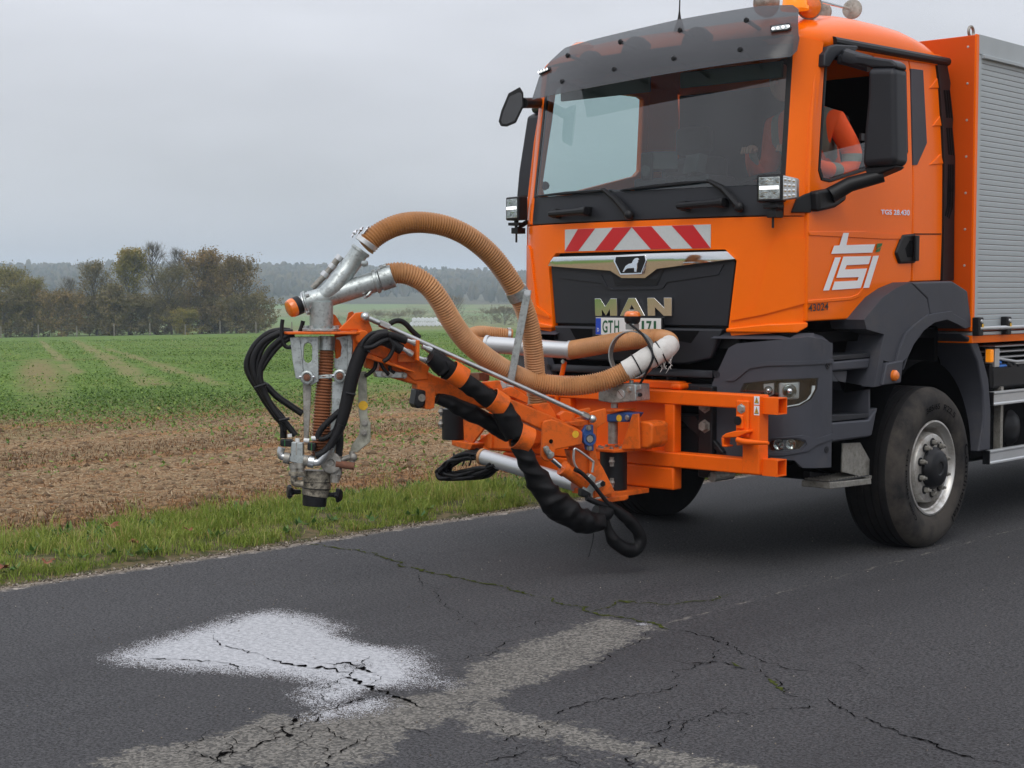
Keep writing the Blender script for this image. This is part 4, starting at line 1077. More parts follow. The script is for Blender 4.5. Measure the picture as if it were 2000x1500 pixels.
# raised wing shape of the corner panels
for sg in (1, -1):
    P = LOW.tr('E', '2450,455 2150,470 2050,530 1900,1130')
    w = [LOW.hit(q) for q in px('C', '308,462 100,462 35,500 -10,640 -75,900 -95,1000 -280,1085 -280,1105 -40,1060 230,985 308,965')]
    w = [(min(a, a1), z) for a, z in w]
    sheet_on(LOW, 'corner_wing', w if sg > 0 else mirror_pts(w), ORANGE, .011, .012, bev=.008, parent=front)
    lip = [LOW.hit(q) for q in px('C', '300,1118 295,1155 222,1200 -320,1195 -320,1165 0,1130')]
    lip = [(min(a, a1), z) for a, z in lip]
    sheet_on(LOW, 'lower_lip', lip if sg > 0 else mirror_pts(lip), ORANGE, .02, .03, bev=.008, parent=front)
G0 = [(-gxr + .012, zg1 - .005), (-gxr + .07, zg2 - .022), (gxr - .07, zg2 - .022), (gxr - .012, zg1 - .005), (gxb - .012, zc + .035), (-gxb + .012, zc + .035)]
grille = sheet_on(LOW, 'grille_panel', G0, DARKP, -.012, .03, bev=.006)
ge = LOW.tr('E', '380,560 700,545 740,650 1170,650 1215,520 1620,500 1600,545 1210,605 1190,655 1150,650 1180,500 760,510')
sheet_on(LOW, 'badge_recess', [LOW.hit(q) for q in px('E', '765,520 850,585 1120,580 1180,495 1175,520 1125,628 800,632 790,600')], BLACK, -.008, .012, bev=.002, parent=grille)
sheet_on(LOW, 'grille_crease', [LOW.hit(q) for q in px('E', '345,505 690,545 740,640 780,655 1150,640 1185,625 1215,515 1650,462 1610,545 1205,605 1175,650 1140,660 770,665 725,650 690,612 390,575')], DARKP, -.006, .012, bev=.004, parent=grille)
zmc = LOW.hit(px('E', '600,440')[0])[1]
chrome = obm('chrome_strip', panel([LOW.hit(q) for q in px('E', '296,478 342,408 810,396 1062,382 1688,364 1754,424 1142,500 1042,572 858,572 778,515')],
                                   lambda a, z, d: LOW.at(a, z, d - .022 + (.16 * (zmc - z) if z < zmc else -.10 * (zmc - z))), .03, (), .018), CHROME, truck, .004)
sheet_on(LOW, 'badge_frame', [LOW.hit(q) for q in px('E', '822,402 1060,391 1072,436 1031,546 864,551 810,440')], CHROME, .026, .014, bev=.004, parent=chrome)
sheet_on(LOW, 'badge', [LOW.hit(q) for q in px('E', '836,408 1054,398 1060,438 1024,531 873,536 828,443')], BLACK, .030, .010, bev=.002, parent=chrome)
sheet_on(LOW, 'badge_lion', [LOW.hit(q) for q in px('E', '888,525 898,505 912,478 935,462 962,455 972,432 985,420 1003,414 1020,425 1010,434 1012,448 1003,462 1004,490 998,518 1000,524 980,524 978,495 945,497 925,500 905,518 905,527')], CHROME, .034, .010, bev=.002, parent=chrome)
for nm, s in (('M', '140,232 250,230 345,385 450,230 570,230 570,570 430,570 430,440 350,570 272,440 275,570 140,570'), ('N', '1165,218 1300,215 1490,410 1485,215 1640,215 1632,572 1480,572 1310,400 1310,570 1165,570')):
    obm('chrome_letter', panel([LOW.hit(q) for q in px('T', s)], lambda a, z, d: LOW.at(a, z, d - .016 + .045 * (1.68 - z)), .02), CHROME, grille, .0015)
obm('chrome_letter', panel([LOW.hit(q) for q in px('T', '620,570 800,220 935,220 1110,570 1005,570 972,500 750,500 722,570')], lambda a, z, d: LOW.at(a, z, d - .016 + .045 * (1.68 - z)), .02, [[LOW.hit(q) for q in px('T', '855,350 907,450 812,450')]]), CHROME, grille, .0015)
# chevron warning film
chs = '416,204 1553,142 1550,328 418,375'
cq = [LOW.hit(q) for q in px('E', chs)]
cx = (cq[1][0] - cq[0][0]) / 2; cz1 = (cq[0][1] + cq[1][1]) / 2; cz0 = (cq[2][1] + cq[3][1]) / 2
chev = sheet_on(LOW, 'warning_film', [(-cx, cz0), (cx, cz0), (cx, cz1), (-cx, cz1)], REFLW, .004, .004, bev=0, label='red and white chevron film')
hgt = cz1 - cz0; wd_ = cx * 2 / 8.1
for sg in (1, -1):
    for k in (0, 1):
        xa = (.0 + k * 2.13) * wd_; sl = wd_ * 1.05
        P = [(xa, cz1 - .001), (xa + wd_ * 1.07, cz1 - .001), (min(cx, xa + wd_ * 1.07 + sl), cz0 + .001), (min(cx, xa + sl), cz0 + .001)]
        sheet_on(LOW, 'red_stripe', P if sg > 0 else mirror_pts(P), REFLR, .006, .003, bev=0, parent=chev)
# number plate
pc0 = LOW.hit(px('T', '865,765')[0]); pz = 1.447
def pl(u, v, d=0.0): return Vector((-.26 + .52 * u, -.165 - d, pz - .055 + .11 * v))
mb = MB(); mb.box((-.268, -.163, pz - .085), (.268, -.14, pz + .063)); plate = ob('plate_holder', mb, BLACK, truck, .004)
mb = MB(); mb.box((-.26, -.1665, pz - .055), (.26, -.162, pz + .055)); ob('number_plate', mb, PLATEW, plate, .002)
mb = MB(); mb.prism([pl(.005, .03, .003), pl(.085, .03, .003), pl(.085, .97, .003), pl(.005, .97, .003)], (0, .001, 0)); ob('plate_band', mb, PLATEB, plate, smooth=0)
mb = MB(); text_on(mb, 'D', lambda u, v: pl(.03 + .028 * u, .2 + .2 * v, .0045)); ob('plate_country', mb, WHITE, plate, smooth=0)
mb = MB()
for s, u0, u1 in (('G', .11, .19), ('T', .20, .275), ('H', .295, .37), ('U', .585, .66), ('1', .715, .752), ('7', .785, .865), ('1', .895, .932)):
    text_on(mb, s, lambda u, v: pl(u0 + (u1 - u0) * u, .13 + .72 * v, .003), .02)
ob('plate_characters', mb, PLATEG, plate, smooth=0)
mb = MB(); text_on(mb, 'T. WAGNER', lambda u, v: pl(.09 + .12 * u, -.19 + .09 * v, .0005)) if False else mb.prism([pl(.27, -.2, .0005), pl(.9, -.2, .0005), pl(.9, -.08, .0005), pl(.27, -.08, .0005)], (0, .001, 0)); ob('holder_print', mb, PLATEW, plate, smooth=0)

# ---- cowl below the windscreen, windscreen, pillars
zw0 = CAB.tr('A', '1000,1290')[0][1]
xw = 1.005
aw = CAB.L[int(np.argmin([abs(p.x - xw) + (0 if p.y < .5 else 9) for p in CAB.P]))]
aw2 = CAB.L[int(np.argmin([abs(p.x - .985) + (0 if p.y < .5 else 9) for p in CAB.P]))]
awl = CAB.L[int(np.argmin([abs(p.x + .945) + (0 if p.y < .5 else 9) for p in CAB.P]))]; awl2 = CAB.L[int(np.argmin([abs(p.x + .93) + (0 if p.y < .5 else 9) for p in CAB.P]))]
cowl = sheet_on(CAB, 'cowl', [(awl, zt + .006), (aw, zt + .006), (aw, zw0 + .05), (awl, zw0 + .05)], DARKP, -.004, .03, bev=.004)
ZT = 3.13
glass = sheet_on(CAB, 'windscreen', [(awl, zw0 + .05), (aw, zw0 + .05), (aw2, ZT), (awl2, ZT)], GLASS, .0, .001, bev=0)
# single pane, so keep only its outer skin
bm = bmesh.new(); bm.from_mesh(glass.data); bm.normal_update()
bmesh.ops.delete(bm, geom=[f for f in bm.faces if f.normal.y > -.2], context='FACES'); bm.to_mesh(glass.data); bm.free()
for sg in (1, -1):
    a2 = aR - .003
    aa, ab = (aw, aw2) if sg > 0 else (-awl, -awl2)
    P = [(aa + .006, zt + .006), (a2, zt + .006), (a2, ZT + .015), (ab + .004, ZT + .05)]
    sheet_on(CAB, 'pillar', P if sg > 0 else mirror_pts(P), ORANGE, .004, .05, bev=.012, step=.05)
    P = [(aa - .03, zw0 + .05), (aa + .004, zw0 + .05), (ab + .004, ZT), (ab - .025, ZT)]
    sheet_on(CAB, 'windscreen_seal', P if sg > 0 else mirror_pts(P), BLACK, .002, .02, bev=.002)
sheet_on(CAB, 'windscreen_header', [(-aw2, ZT - .06), (aw2, ZT - .06), (aw2, ZT + .06), (-aw2, ZT + .06)], BLACK, -.006, .03, bev=.004)
# wipers
def wiper(arm, blade, lbl):
    A_ = [CAB.at(*CAB.hit(q), -.03) for q in px('A', arm)]
    mb = MB(); mb.tube(A_, [.026, .022, .014, .010], 8); mb.ball(A_[0], .032, 10)
    w = ob('wiper', mb, BLACK, truck)
    B_ = [CAB.at(*CAB.hit(q), -.016) for q in px('A', blade)]
    mb = MB(); mb.tube(B_, [.006, .011, .011, .005], 6); ob('wiper_blade', mb, BLACK, w)
wiper('915,1400 830,1300 755,1240 735,1238', '305,1278 500,1258 700,1245 755,1238', '')
wiper('1625,1350 1520,1230 1440,1185 1415,1180', '850,1240 1050,1215 1250,1195 1420,1180', '')
for s1, s2 in (('420,1395 660,1375', '430,1440 500,1440'), ('1240,1345 1540,1320', '1250,1380 1420,1380')):
    q = px('A', s1); h0 = CAB.at(*CAB.hit(q[0]), -.06); h1 = CAB.at(*CAB.hit(q[1]), -.06); d = (h1 - h0)
    mb = MB(); mb.tube([h0, h0 + d * .05, h0 + d * .75, h1], [.018, .021, .023, .03], 10)
    for t in (.12, .92): mb.box(tuple(h0 + d * t - Vector((.02, .0, .03))), tuple(h0 + d * t + Vector((.02, .075, .03))))
    ob('grab_handle', mb, BLACK, truck, .006)

# ---- doors
win = 'B'
door_out = side_tr('B', '345,900 378,480 400,400 470,352 1095,452 1112,560 1130,1290') + side_tr('C', '1132,120 1120,800 1000,852 900,922 830,1002 765,1086 306,1112 308,700 316,285 322,40')
hole = side_tr('B', '448,470 470,430 1050,535 1078,560 1092,1190 1060,1240 480,1422 418,1408 396,1330')
door = sheet_side('door', door_out, ORANGE, 0, .05, [hole], .009)
seal = sheet_side('window_seal', hole, BLACK, .004, .03, [[(y + (.018 if y < .8 else -.018), z + (.018 if z < 2.7 else -.018)) for y, z in hole]], .003, door)
bar = side_tr('B', '455,1192 1080,1040 1092,1190 1060,1240 480,1422 418,1408 400,1300')
mb = MB(); q3 = [sidem(y, z, .03) for y, z in bar]; mb.add(q3, [tuple(range(len(q3)))]); ob('window_pane', mb, SIDEG, door, smooth=0)
me = panel(door_out, lambda y, z, d: Vector((-sidem(y, z, d).x, y, z)), .05, [hole]); door2 = obm('door', me, ORANGE, truck, .009)
mb = MB(); q3 = [Vector((-sidem(y, z, .03).x, y, z)) for y, z in hole]; mb.add(q3, [tuple(range(len(q3)))]); ob('window_pane', mb, SIDEG, door2, smooth=0)
# crease relief of the door
sheet_side('door_crease', side_tr('C', '318,292 720,288 740,330 1110,410 1112,800 1000,845 900,915 830,990 770,1080 318,1100 318,968 640,935 720,880 735,850 735,415 320,410'), ORANGE, .005, .006, (), .004, door) if False else None
sheet_side('door_crease', side_tr('C', '312,408 735,405 900,425 1112,425 1112,470 900,470 318,440'), ORANGE, .006, .008, (), .005, door)
sheet_side('door_crease', side_tr('C', '306,945 640,918 700,895 738,845 752,848 715,920 650,945 306,975'), ORANGE, .006, .008, (), .005, door)
# door handle
hd = sheet_side('door_handle', side_tr('C', '985,575 1040,435 1135,425 1138,655 1015,660'), BLACK, .02, .03, (), .012, door)
sheet_side('handle_recess', side_tr('C', '1050,540 1085,480 1110,480 1108,610 1065,610'), BLACKM, .0215, .01, (), .002, hd)
sheet_side('handle_grip', side_tr('C', '1108,440 1138,440 1134,640 1106,640'), BLACK, .045, .02, (), .006, hd)
# logo, number, badge
lg = [('580,420 622,420 603,515 828,508 805,573 485,583 508,520 550,517', WHITE), ('515,612 560,610 468,868 422,870', WHITE), ('580,605 797,600 778,663 605,672 592,705 765,697 715,850 490,866 512,800 690,792 700,765 525,770 ', WHITE), ('812,600 857,597 780,848 735,850', WHITE), ('846,503 886,500 878,524 838,545', GREEN), ('838,553 876,532 862,566 832,570', GREEN)]
for s, m in lg: sheet_side('logo_shape', side_tr('C', s), m, .0085, .001, (), 0, door)
def on_door(zid, a, b, c, d):
    A, B, C_, D = [Vector((*p, 0)) for p in side_tr(zid, ' '.join((a, b, c, d)))]
    def f(u, v):
        p = (A.lerp(B, u)).lerp(C_.lerp(D, u), v); return sidem(p.x, p.y, -.0085)
    return f
mb = MB(); text_on(mb, '43024', on_door('C', '305,1036 462,1020', '', '308,978 464,962', ''.strip()) if False else on_door('C', '305,1036', '462,1022', '308,978', '464,962'), .015); ob('fleet_number', mb, INKB, door, smooth=0)
mb = MB(); text_on(mb, 'TGS 28.430', on_door('C', '873,275', '1098,284', '873,238', '1098,240'), .02); ob('model_lettering', mb, CHROME, door, smooth=0)
# rear quarter of the cab
qout = side_tr('B', '1100,455 1310,497 1333,700 1352,1000 1366,1300') + side_tr('C', '1362,430 1350,792 1128,800 1136,60') + side_tr('B', '1134,1290 1116,560')
quarter = sheet_side('rear_quarter', qout, ORANGE, 0, .05, (), .008)
sheet_side('quarter_panel', side_tr('B', '1112,535 1208,547 1238,1118 1162,1288 1130,1290'), GREYP, .006, .02, (), .004, quarter)
for s in ('1255,690 1318,610 1330,690', '1280,985 1338,905 1352,985', '1255,1290 1345,1200 1366,1280'):
    sheet_side('vent_fin', side_tr('B', s), ORANGE, .007, .02, (), .005, quarter)
sheet_side('quarter_seam', side_tr('C', '1138,424 1352,424 1352,432 1138,432'), BLACKM, .003, .004, (), 0, quarter)
me = panel(qout, lambda y, z, d: Vector((-sidem(y, z, d).x, y, z)), .05); obm('rear_quarter', me, ORANGE, truck, .008)
# air intake column behind the cab
it = side_tr('B', '1310,497 1388,505 1415,650 1410,700 1435,930 1430,1000 1450,1230 1448,1500') + side_tr('C', '1448,0 1443,330 1440,790 1352,794 1362,430') + side_tr('B', '1366,1300 1352,1000 1333,700')
intake = sheet_side('air_intake', it, BLACK, .012, .16, (), .012)
for s in ('1358,705 1372,706 1395,920 1380,922', '1378,706 1390,707 1412,922 1400,922', '1395,706 1406,707 1426,925 1417,924', '1378,1000 1390,1000 1408,1210 1396,1210', '1396,1000 1408,1000 1424,1212 1413,1212', '1413,1000 1424,1000 1440,1215 1430,1214',
          '1392,1285 1404,1285 1404,1500 1392,1500', '1408,1285 1420,1285 1420,1500 1408,1500', '1425,1285 1437,1285 1437,1500 1425,1500'):
    sheet_side('intake_slot', side_tr('B', s), BLACKM, .0135, .004, (), 0, intake)
for s in ('1392,0 1404,0 1400,200 1378,290 1370,285 1388,200', '1408,0 1420,0 1416,210 1390,300 1384,296 1404,205', '1425,0 1437,0 1432,220 1402,310 1396,305 1420,215'):
    sheet_side('intake_slot', side_tr('C', s), BLACKM, .0135, .004, (), 0, intake)
# drip rail along the roof edge
dr = side_tr('B', '495,322 1390,485')
for sg in (1, -1):
    mb = MB(); mb.tube([Vector((sg * (sidem(y, z, -.012).x), y, z)) for y, z in dr], .028, 10)
    ob('roof_rail', mb, BLACK, truck)

# ---- roof: lofted shell from the windscreen header to the rear wall
def roof_z(y):
    return float(np.interp(y, [.08, .2, .35, .55, .8, 1.1, 1.4, 1.6, 1.74, 1.82, 1.855], [3.17, 3.27, 3.335, 3.39, 3.425, 3.435, 3.425, 3.39, 3.32, 3.24, 3.13]))
rows = []
for y in [.10, .14, .2, .28, .38, .5, .65, .8, 1.0, 1.2, 1.4, 1.52, 1.62, 1.70, 1.76, 1.81, 1.84, 1.855]:
    zt_ = roof_z(y); row = []; zb = min(3.11 + (y - .2) * .035, zt_ - .02); hw = 1.088 - .06 * smst(.35, .08, np.array(y)) 
    hw = float(np.interp(y - .15, [-.125, -.05, -.008, .045, .11, .19, .32, .6], [.5, .84, .95, 1.03, 1.082, 1.098, 1.098, 1.095]))
    zb = max(zb, 3.135 - max(0, y - .2) * .2) if y < .5 else zb
    for k in range(29):
        a = math.pi * k / 28; c, s_ = math.cos(a), math.sin(a)
        e = .42
        row.append((hw * math.copysign(abs(c) ** e, c), y, zb + (zt_ - zb) * abs(s_) ** .62))
    rows.append(row)
mb = MB(); mb.grid(rows); roof = ob('roof', mb, ORANGE, truck, smooth=50, fixn=True)
sd_ = roof.modifiers.new('thick', 'SOLIDIFY'); sd_.thickness = .03
for sg in (1, -1):
    mb = MB(); mb.tube([(sg * (1.075), y, 3.175 + (y - .2) * .034) for y in np.linspace(.42, 1.80, 12)], .010, 6); ob('roof_bead', mb, ORANGE, roof)
# rear wall, floor
mb = MB(); mb.box((-1.07, 1.80, 1.2), (1.07, 1.845, 3.15)); ob('cab_rear_wall', mb, BLACKM, truck)
mb = MB(); mb.box((-1.07, .02, 1.36), (1.07, 1.8, 1.42)); ob('cab_floor', mb, BLACKM, truck)
HEADL = mat('headliner', (0.10, 0.10, 0.10), .9)
# ---- cab interior
dash = thing
mb = MB()
dp = [(-.03, 2.28), (.10, 2.30), (.42, 2.33), (.55, 2.25), (.58, 1.9), (.5, 1.5), (.0, 1.5)]
mb.prism([(-.90, y + .03, z) for y, z in dp], (1.80, 0, 0)); dashb = ob('dashboard', mb, mat('dashboard_plastic', (0.035, 0.038, 0.04), .6), truck, .03)
mb = MB(); mb.box((-.25, .2, 2.31), (.35, .5, 2.40)); mb.box((-.7, .1, 2.30), (-.35, .38, 2.335)); ob('dash_tray', mb, DARKP, dashb, .02)
SCREEN = mat('device_grey', (0.035, 0.037, 0.04), .4)
mb = MB(); M1 = Matrix.Translation((-.02, .22, 2.50)) @ Matrix.Rotation(rad(38), 4, 'Z') @ Matrix.Rotation(rad(-25), 4, 'X')
mb.box((-.09, -.02, -.065), (.09, .02, .065), M1); M1 = Matrix.Translation((.20, .26, 2.47)) @ Matrix.Rotation(rad(-28), 4, 'Z') @ Matrix.Rotation(rad(-12), 4, 'X'); mb.box((-.10, -.03, -.06), (.10, .03, .06), M1)
mb.tube([(-.02, .24, 2.3), (-.02, .24, 2.48)], .012, 6); mb.tube([(.20, .28, 2.3), (.20, .28, 2.44)], .012, 6); mb.tube(spline([(.0, .2, 2.34), (.08, .16, 2.40), (.14, .2, 2.36), (.22, .2, 2.42)], 4), .006, 6); ob('control_screen', mb, SCREEN, dashb, .01)
q = CAB.hit(px('A', '985,1080')[0]); c = CAB.at(q[0], q[1], .03)
mb = MB(); mb.box(tuple(c + Vector((-.045, 0, -.09))), tuple(c + Vector((.045, .03, .09)))); dc = ob('dash_camera', mb, BLACK, dashb, .015)
mb = MB(); mb.lathe([(-.004, .0), (-.004, .032), (.0, .036)], c + Vector((0, -.002, -.03)), (0, 1, 0), 16); ob('camera_lens', mb, SCREEN, dc)
stc = Vector((.55, .42, 2.30)); mb = MB(); sa = Vector((0, .5, -.87)).normalized(); su = Vector((1, 0, 0)); sv = sa.cross(su)
mb.tube([stc + (su * math.cos(a) + sv * math.sin(a)) * .225 for a in np.linspace(0, 2 * math.pi, 36, endpoint=False)], .017, 8, closed=True)
for a in (.3, math.pi - .3, -math.pi / 2): mb.tube([stc + sa * .03, stc + (su * math.cos(a) + sv * math.sin(a)) * .22], .014, 6)
mb.ball(stc + sa * .03, .06, 12); mb.tube([stc + sa * .03, stc + sa * .4], .03, 8); ob('steering_wheel', mb, BLACK, truck)
SEATM = mat('seat_cloth', (0.03, 0.032, 0.036), .9)
for x in (.55, -.55):
    mb = MB(); mb.box((x - .26, .75, 1.85), (x + .26, 1.3, 1.98)); mb.box((x - .25, 1.2, 1.95), (x + .25, 1.36, 2.62)); mb.box((x - .14, 1.22, 2.64), (x + .14, 1.34, 2.84)); mb.box((x - .2, .85, 1.42), (x + .2, 1.25, 1.85))
    ob('seat', mb, SEATM, truck, .04)
for x in (.5, -.5):
    mb = MB(); mb.box((x - .38, .20, 2.95), (x + .38, .22, 3.05)); ob('sun_visor', mb, mat('sun_visor_grey', (.12, .13, .13), .8), truck, .008)

# ---- sun visor of smoked acrylic above the windscreen
VIS = Surf([(0, -.235), (.3, -.23), (.6, -.205), (.85, -.16), (1.0, -.11), (1.08, -.05), (1.13, .03), (1.14, .10)], lambda z: (z - 3.0) * .55 + max(0, z - 3.2) * .5)
vb = VIS.tr('A', '262,650 700,560 1300,455 1850,380 1950,370 1990,330 2005,250'); vt = VIS.tr('A', '2000,60 1960,32 1750,38 1200,130 640,262 480,310 380,400 310,500')
visor = sheet_on(VIS, 'smoked_visor', vb + vt, VISORG, 0, .006, bev=.002, step=.06)
for u, v in ((497, 361), (840, 272), (1228, 196), (1660, 132), (461, 530), (800, 450), (1188, 380), (1620, 322)):
    a, z = VIS.hit(px('A', f'{u},{v}')[0]); p = VIS.at(a, z, 0); n = VIS.at(a, z, -.02) - p
    mb = MB(); mb.lathe([(0, .017), (.006, .017), (.012, .011), (.013, 0)], p, n, 12); ob('visor_screw', mb, BLACK, visor)
    mb = MB(); mb.cyl(p - n * .2, VIS.at(a, z, .14) + Vector((0, .05, -.03)), .012, seg=8); ob('visor_bracket', mb, BLACK, visor)
for s in ('1818,170 1940,150 1955,180 1930,200 1820,213', '318,462 385,435 388,455 320,490'):
    P = [VIS.hit(q) for q in px('A', s)]
    hs = sheet_on(VIS, 'marker_lamp', P, BLACK, .016, .02, bev=.004, parent=visor)
    c = sum((Vector((*p, 0)) for p in P), Vector()) / len(P)
    sheet_on(VIS, 'marker_lens', [(c.x + (p[0] - c.x) * .78, c.y + (p[1] - c.y) * .6) for p in P], REFLECT, .018, .004, bev=.001, parent=hs)
    for k in range(4):
        a = c.x + (k - 1.7) * .026; pp = VIS.at(a, c.y + (k - 1.5) * .004, -.02); n = VIS.at(a, c.y, -.04) - VIS.at(a, c.y, -.02)
        mb = MB(); mb.lathe([(0, .0085), (.002, .0085), (.003, 0)], pp, n, 10); ob('marker_led', mb, LED, hs)
# dark humps of the roof lamps behind the acrylic
for x, z in ((-.54, 3.17), (-.16, 3.22), (.32, 3.225)):
    mb = MB(); mb.lathe([(-.05, .0), (-.05, .09), (.02, .105), (.05, .10), (.06, .0)], (x, .13, z - .03), (0, -1, .1), 20); rl = ob('roof_lamp', mb, BLACK, truck)
# ---- roof bar with lamps, beacon, air horns, antenna
bar_l = Vector((.55, .42, 3.50))
mb = MB(); c = Vector((.90, .30, 3.36)); mb.lathe([(0, .085), (.02, .085), (.02, .075), (.09, .070), (.115, .05), (.12, 0)], c, (0, 0, 1), 20); ob('amber_beacon', mb, AMBERL, truck)
def oY_(z, s, y): return [oY(q, y) for q in px(z, s)]
p0, p1 = oY(px('Wt', '1150,50')[0], .55), oX(px('Wt', '1580,150')[0], .80)
def lampball(c, r, d, name, m):
    mb = MB(); mb.lathe([(-r * .9, .02), (-r * .75, r * .6), (-r * .3, r * .92), (0, r), (r * .1, r), (r * .12, r * .93), (r * .05, 0)], c, d, 24); return ob(name, mb, m, truck)
c1 = oX(px('Wt', '1010,95')[0], .93); lampball(c1, .078, Vector((.55, -.82, -.1)), 'roof_flasher', STEEL)
mb = MB(); dd = Vector((.55, -.82, -.1)).normalized(); mb.lathe([(.006, .07), (.02, .066), (.03, .04), (.034, 0)], c1, dd, 24); ob('amber_lens', mb, AMBER, truck)
c2 = oX(px('Wt', '1190,165')[0], .55); lampball(c2, .062, Vector((.2, -.97, 0)), 'roof_lamp', STEEL)
c3 = oX(px('Wt', '1605,130')[0], .62); lampball(c3, .066, Vector((.3, -.95, .1)), 'roof_lamp', STEEL)
c4 = oX(px('Wt', '410,40')[0], .60); lampball(c4, .09, Vector((.0, 1, .15)), 'roof_lamp', STEEL)
mb = MB(); mb.tube([c1 + Vector((0, .05, .05)), c3 + Vector((0, -.03, 0))], .011, 8); mb.tube([oX(px('Wt', '1125,90')[0], .75), oX(px('Wt', '1125,215')[0], .75)], .012, 8); ob('lamp_bar', mb, CHROME, truck)
b0 = oY(px('F', '1327,36')[0], .45); mb = MB(); mb.tube([b0, b0 + Vector((0, 0, .05)), b0 + Vector((0, .02, .5))], [.012, .005, .003], 6); mb.tube([b0 - Vector((0, 0, .12)), b0], [.05, .012], 10); ob('antenna', mb, BLACK, truck)
c = oY(px('A', '590,285')[0], .25); mb = MB(); mb.lathe([(0, .09), (.06, .085), (.085, .05), (.09, 0)], c - Vector((0, 0, .08)), (0, 0, 1), 20); ob('amber_beacon', mb, AMBER, truck)

# ---- door mirror (driver side): shell outside the door, arms above and below
MY = .42
def mpt(z, s, y): return [oY(q, y) for q in px(z, s)]
P = mpt('B', '800,532 985,528 1012,545 1022,1245 1000,1292 752,1308 772,1010 796,760', MY)
mb = MB(); P2 = [p + Vector((-.005, .125, 0)) for p in P]
cen = sum(P, Vector()) / len(P)
F1 = [cen + (p - cen) * .93 + Vector((0, -.035, 0)) for p in P]
n = len(P); mb.add(F1 + P + P2, [tuple(range(n))] + [(i, n + i, n + (i + 1) % n, (i + 1) % n) for i in range(n)] + [(n + i, 2 * n + i, 2 * n + (i + 1) % n, n + (i + 1) % n) for i in range(n)] + [tuple(range(3 * n - 1, 2 * n - 1, -1))])
mirror = ob('door_mirror', mb, DARKP, truck, .022, fixn=True, seg=4)
P = mpt('B', '535,425 620,415 960,465 1000,492 1005,536 800,528 740,512 530,500', MY - .01)
mb = MB(); mb.prism(P, (0, .13, 0)); ob('mirror_top_arm', mb, DARKP, mirror, .014, fixn=True)
P = side_tr('B', '385,525 390,430 425,370 480,352 645,362 650,385 610,425 540,430 480,450 450,490 425,530')
sheet_side('mirror_bracket', P, DARKP, .05, .05, (), .012, mirror)
pA = sidem(*side_tr('B', '560,440')[0], -.04); mb = MB(); mb.tube([pA, mpt('B', '620,450', MY + .02)[0], mpt('B', '800,500', MY + .05)[0]], [.045, .05, .05], 10); ob('mirror_stay', mb, DARKP, mirror)
P = mpt('B', '750,1308 1000,1292 970,1320 780,1400', MY); mb = MB(); mb.prism(P, (0, .12, 0)); ob('mirror_foot', mb, BLACK, mirror, .01, fixn=True)
Pl = [sidem(*p, -.05) for p in side_tr('C', '430,130')]; mb = MB(); mb.tube([Pl[0], mpt('B', '640,1440', MY - .05)[0], mpt('B', '900,1370', MY + .05)[0]], [.05, .045, .04], 12); ob('mirror_lower_arm', mb, BLACK, mirror)
P = side_tr('C', '325,95 430,75 555,118 550,170 470,225 330,258'); sheet_side('mirror_base', P, BLACK, .06, .07, (), .02, mirror)
P = [LOW.hit(q) for q in px('C', '210,150 312,92 312,262 176,262')]; sheet_on(CAB, 'mirror_base', P, BLACK, .03, .03, bev=.012, parent=mirror)
# mirror of the other side and the small front mirror
mb = MB(); P = [Vector((-1.28, .42, 2.98)), Vector((-1.52, .42, 2.92)), Vector((-1.54, .42, 2.35)), Vector((-1.26, .42, 2.28))]
q = px('A', '225,770 290,735 215,1120 160,1290 165,1150'); 
P = [oX(p, -1.34) for p in px('A', '230,760 300,720 290,800 215,1270 160,1290 175,1120')]
mb.prism(P, (.16, 0, 0)); m2 = ob('door_mirror', mb, DARKP, truck, .015, fixn=True)
mb = MB(); mb.tube([(-1.10, .3, 2.95), (-1.3, .42, 2.95)], .03, 8); mb.tube([(-1.10, .3, 2.4), (-1.3, .42, 2.4)], .03, 8); ob('mirror_stay', mb, BLACK, m2)
FD = 10.25
def dpt(z, s, d): return [oD(p, d) for p in px(z, s)]
P = dpt('A', '185,563 208,600 212,690 160,800 100,825 60,822 45,790 62,720 110,605', FD); n = len(P); cen = sum(P, Vector()) / n
fb_ = cf * .10
mb = MB(); mb.add(P + [cen + (p - cen) * .8 + fb_ for p in P], [tuple(range(n))] + [(i, n + i, n + (i + 1) % n, (i + 1) % n) for i in range(n)] + [tuple(range(2 * n - 1, n - 1, -1))])
fmir = ob('front_mirror', mb, BLACK, truck, .006, fixn=True)
P = dpt('A', '182,600 196,610 200,685 150,785 98,808 68,805 62,780 80,720 118,628', FD - .004); mb = MB(); mb.add(P, [tuple(range(len(P)))]); ob('mirror_glass', mb, mat('mirror_glass', (.10, .10, .10), .03, metal=1), fmir, smooth=0)
a_, b_ = dpt('A', '205,670', FD + .03)[0], CAB.at(*CAB.hit(px('A', '318,670')[0]), .0); mb = MB(); mb.tube([a_, b_], .035, 10); ob('mirror_stay', mb, BLACK, fmir)

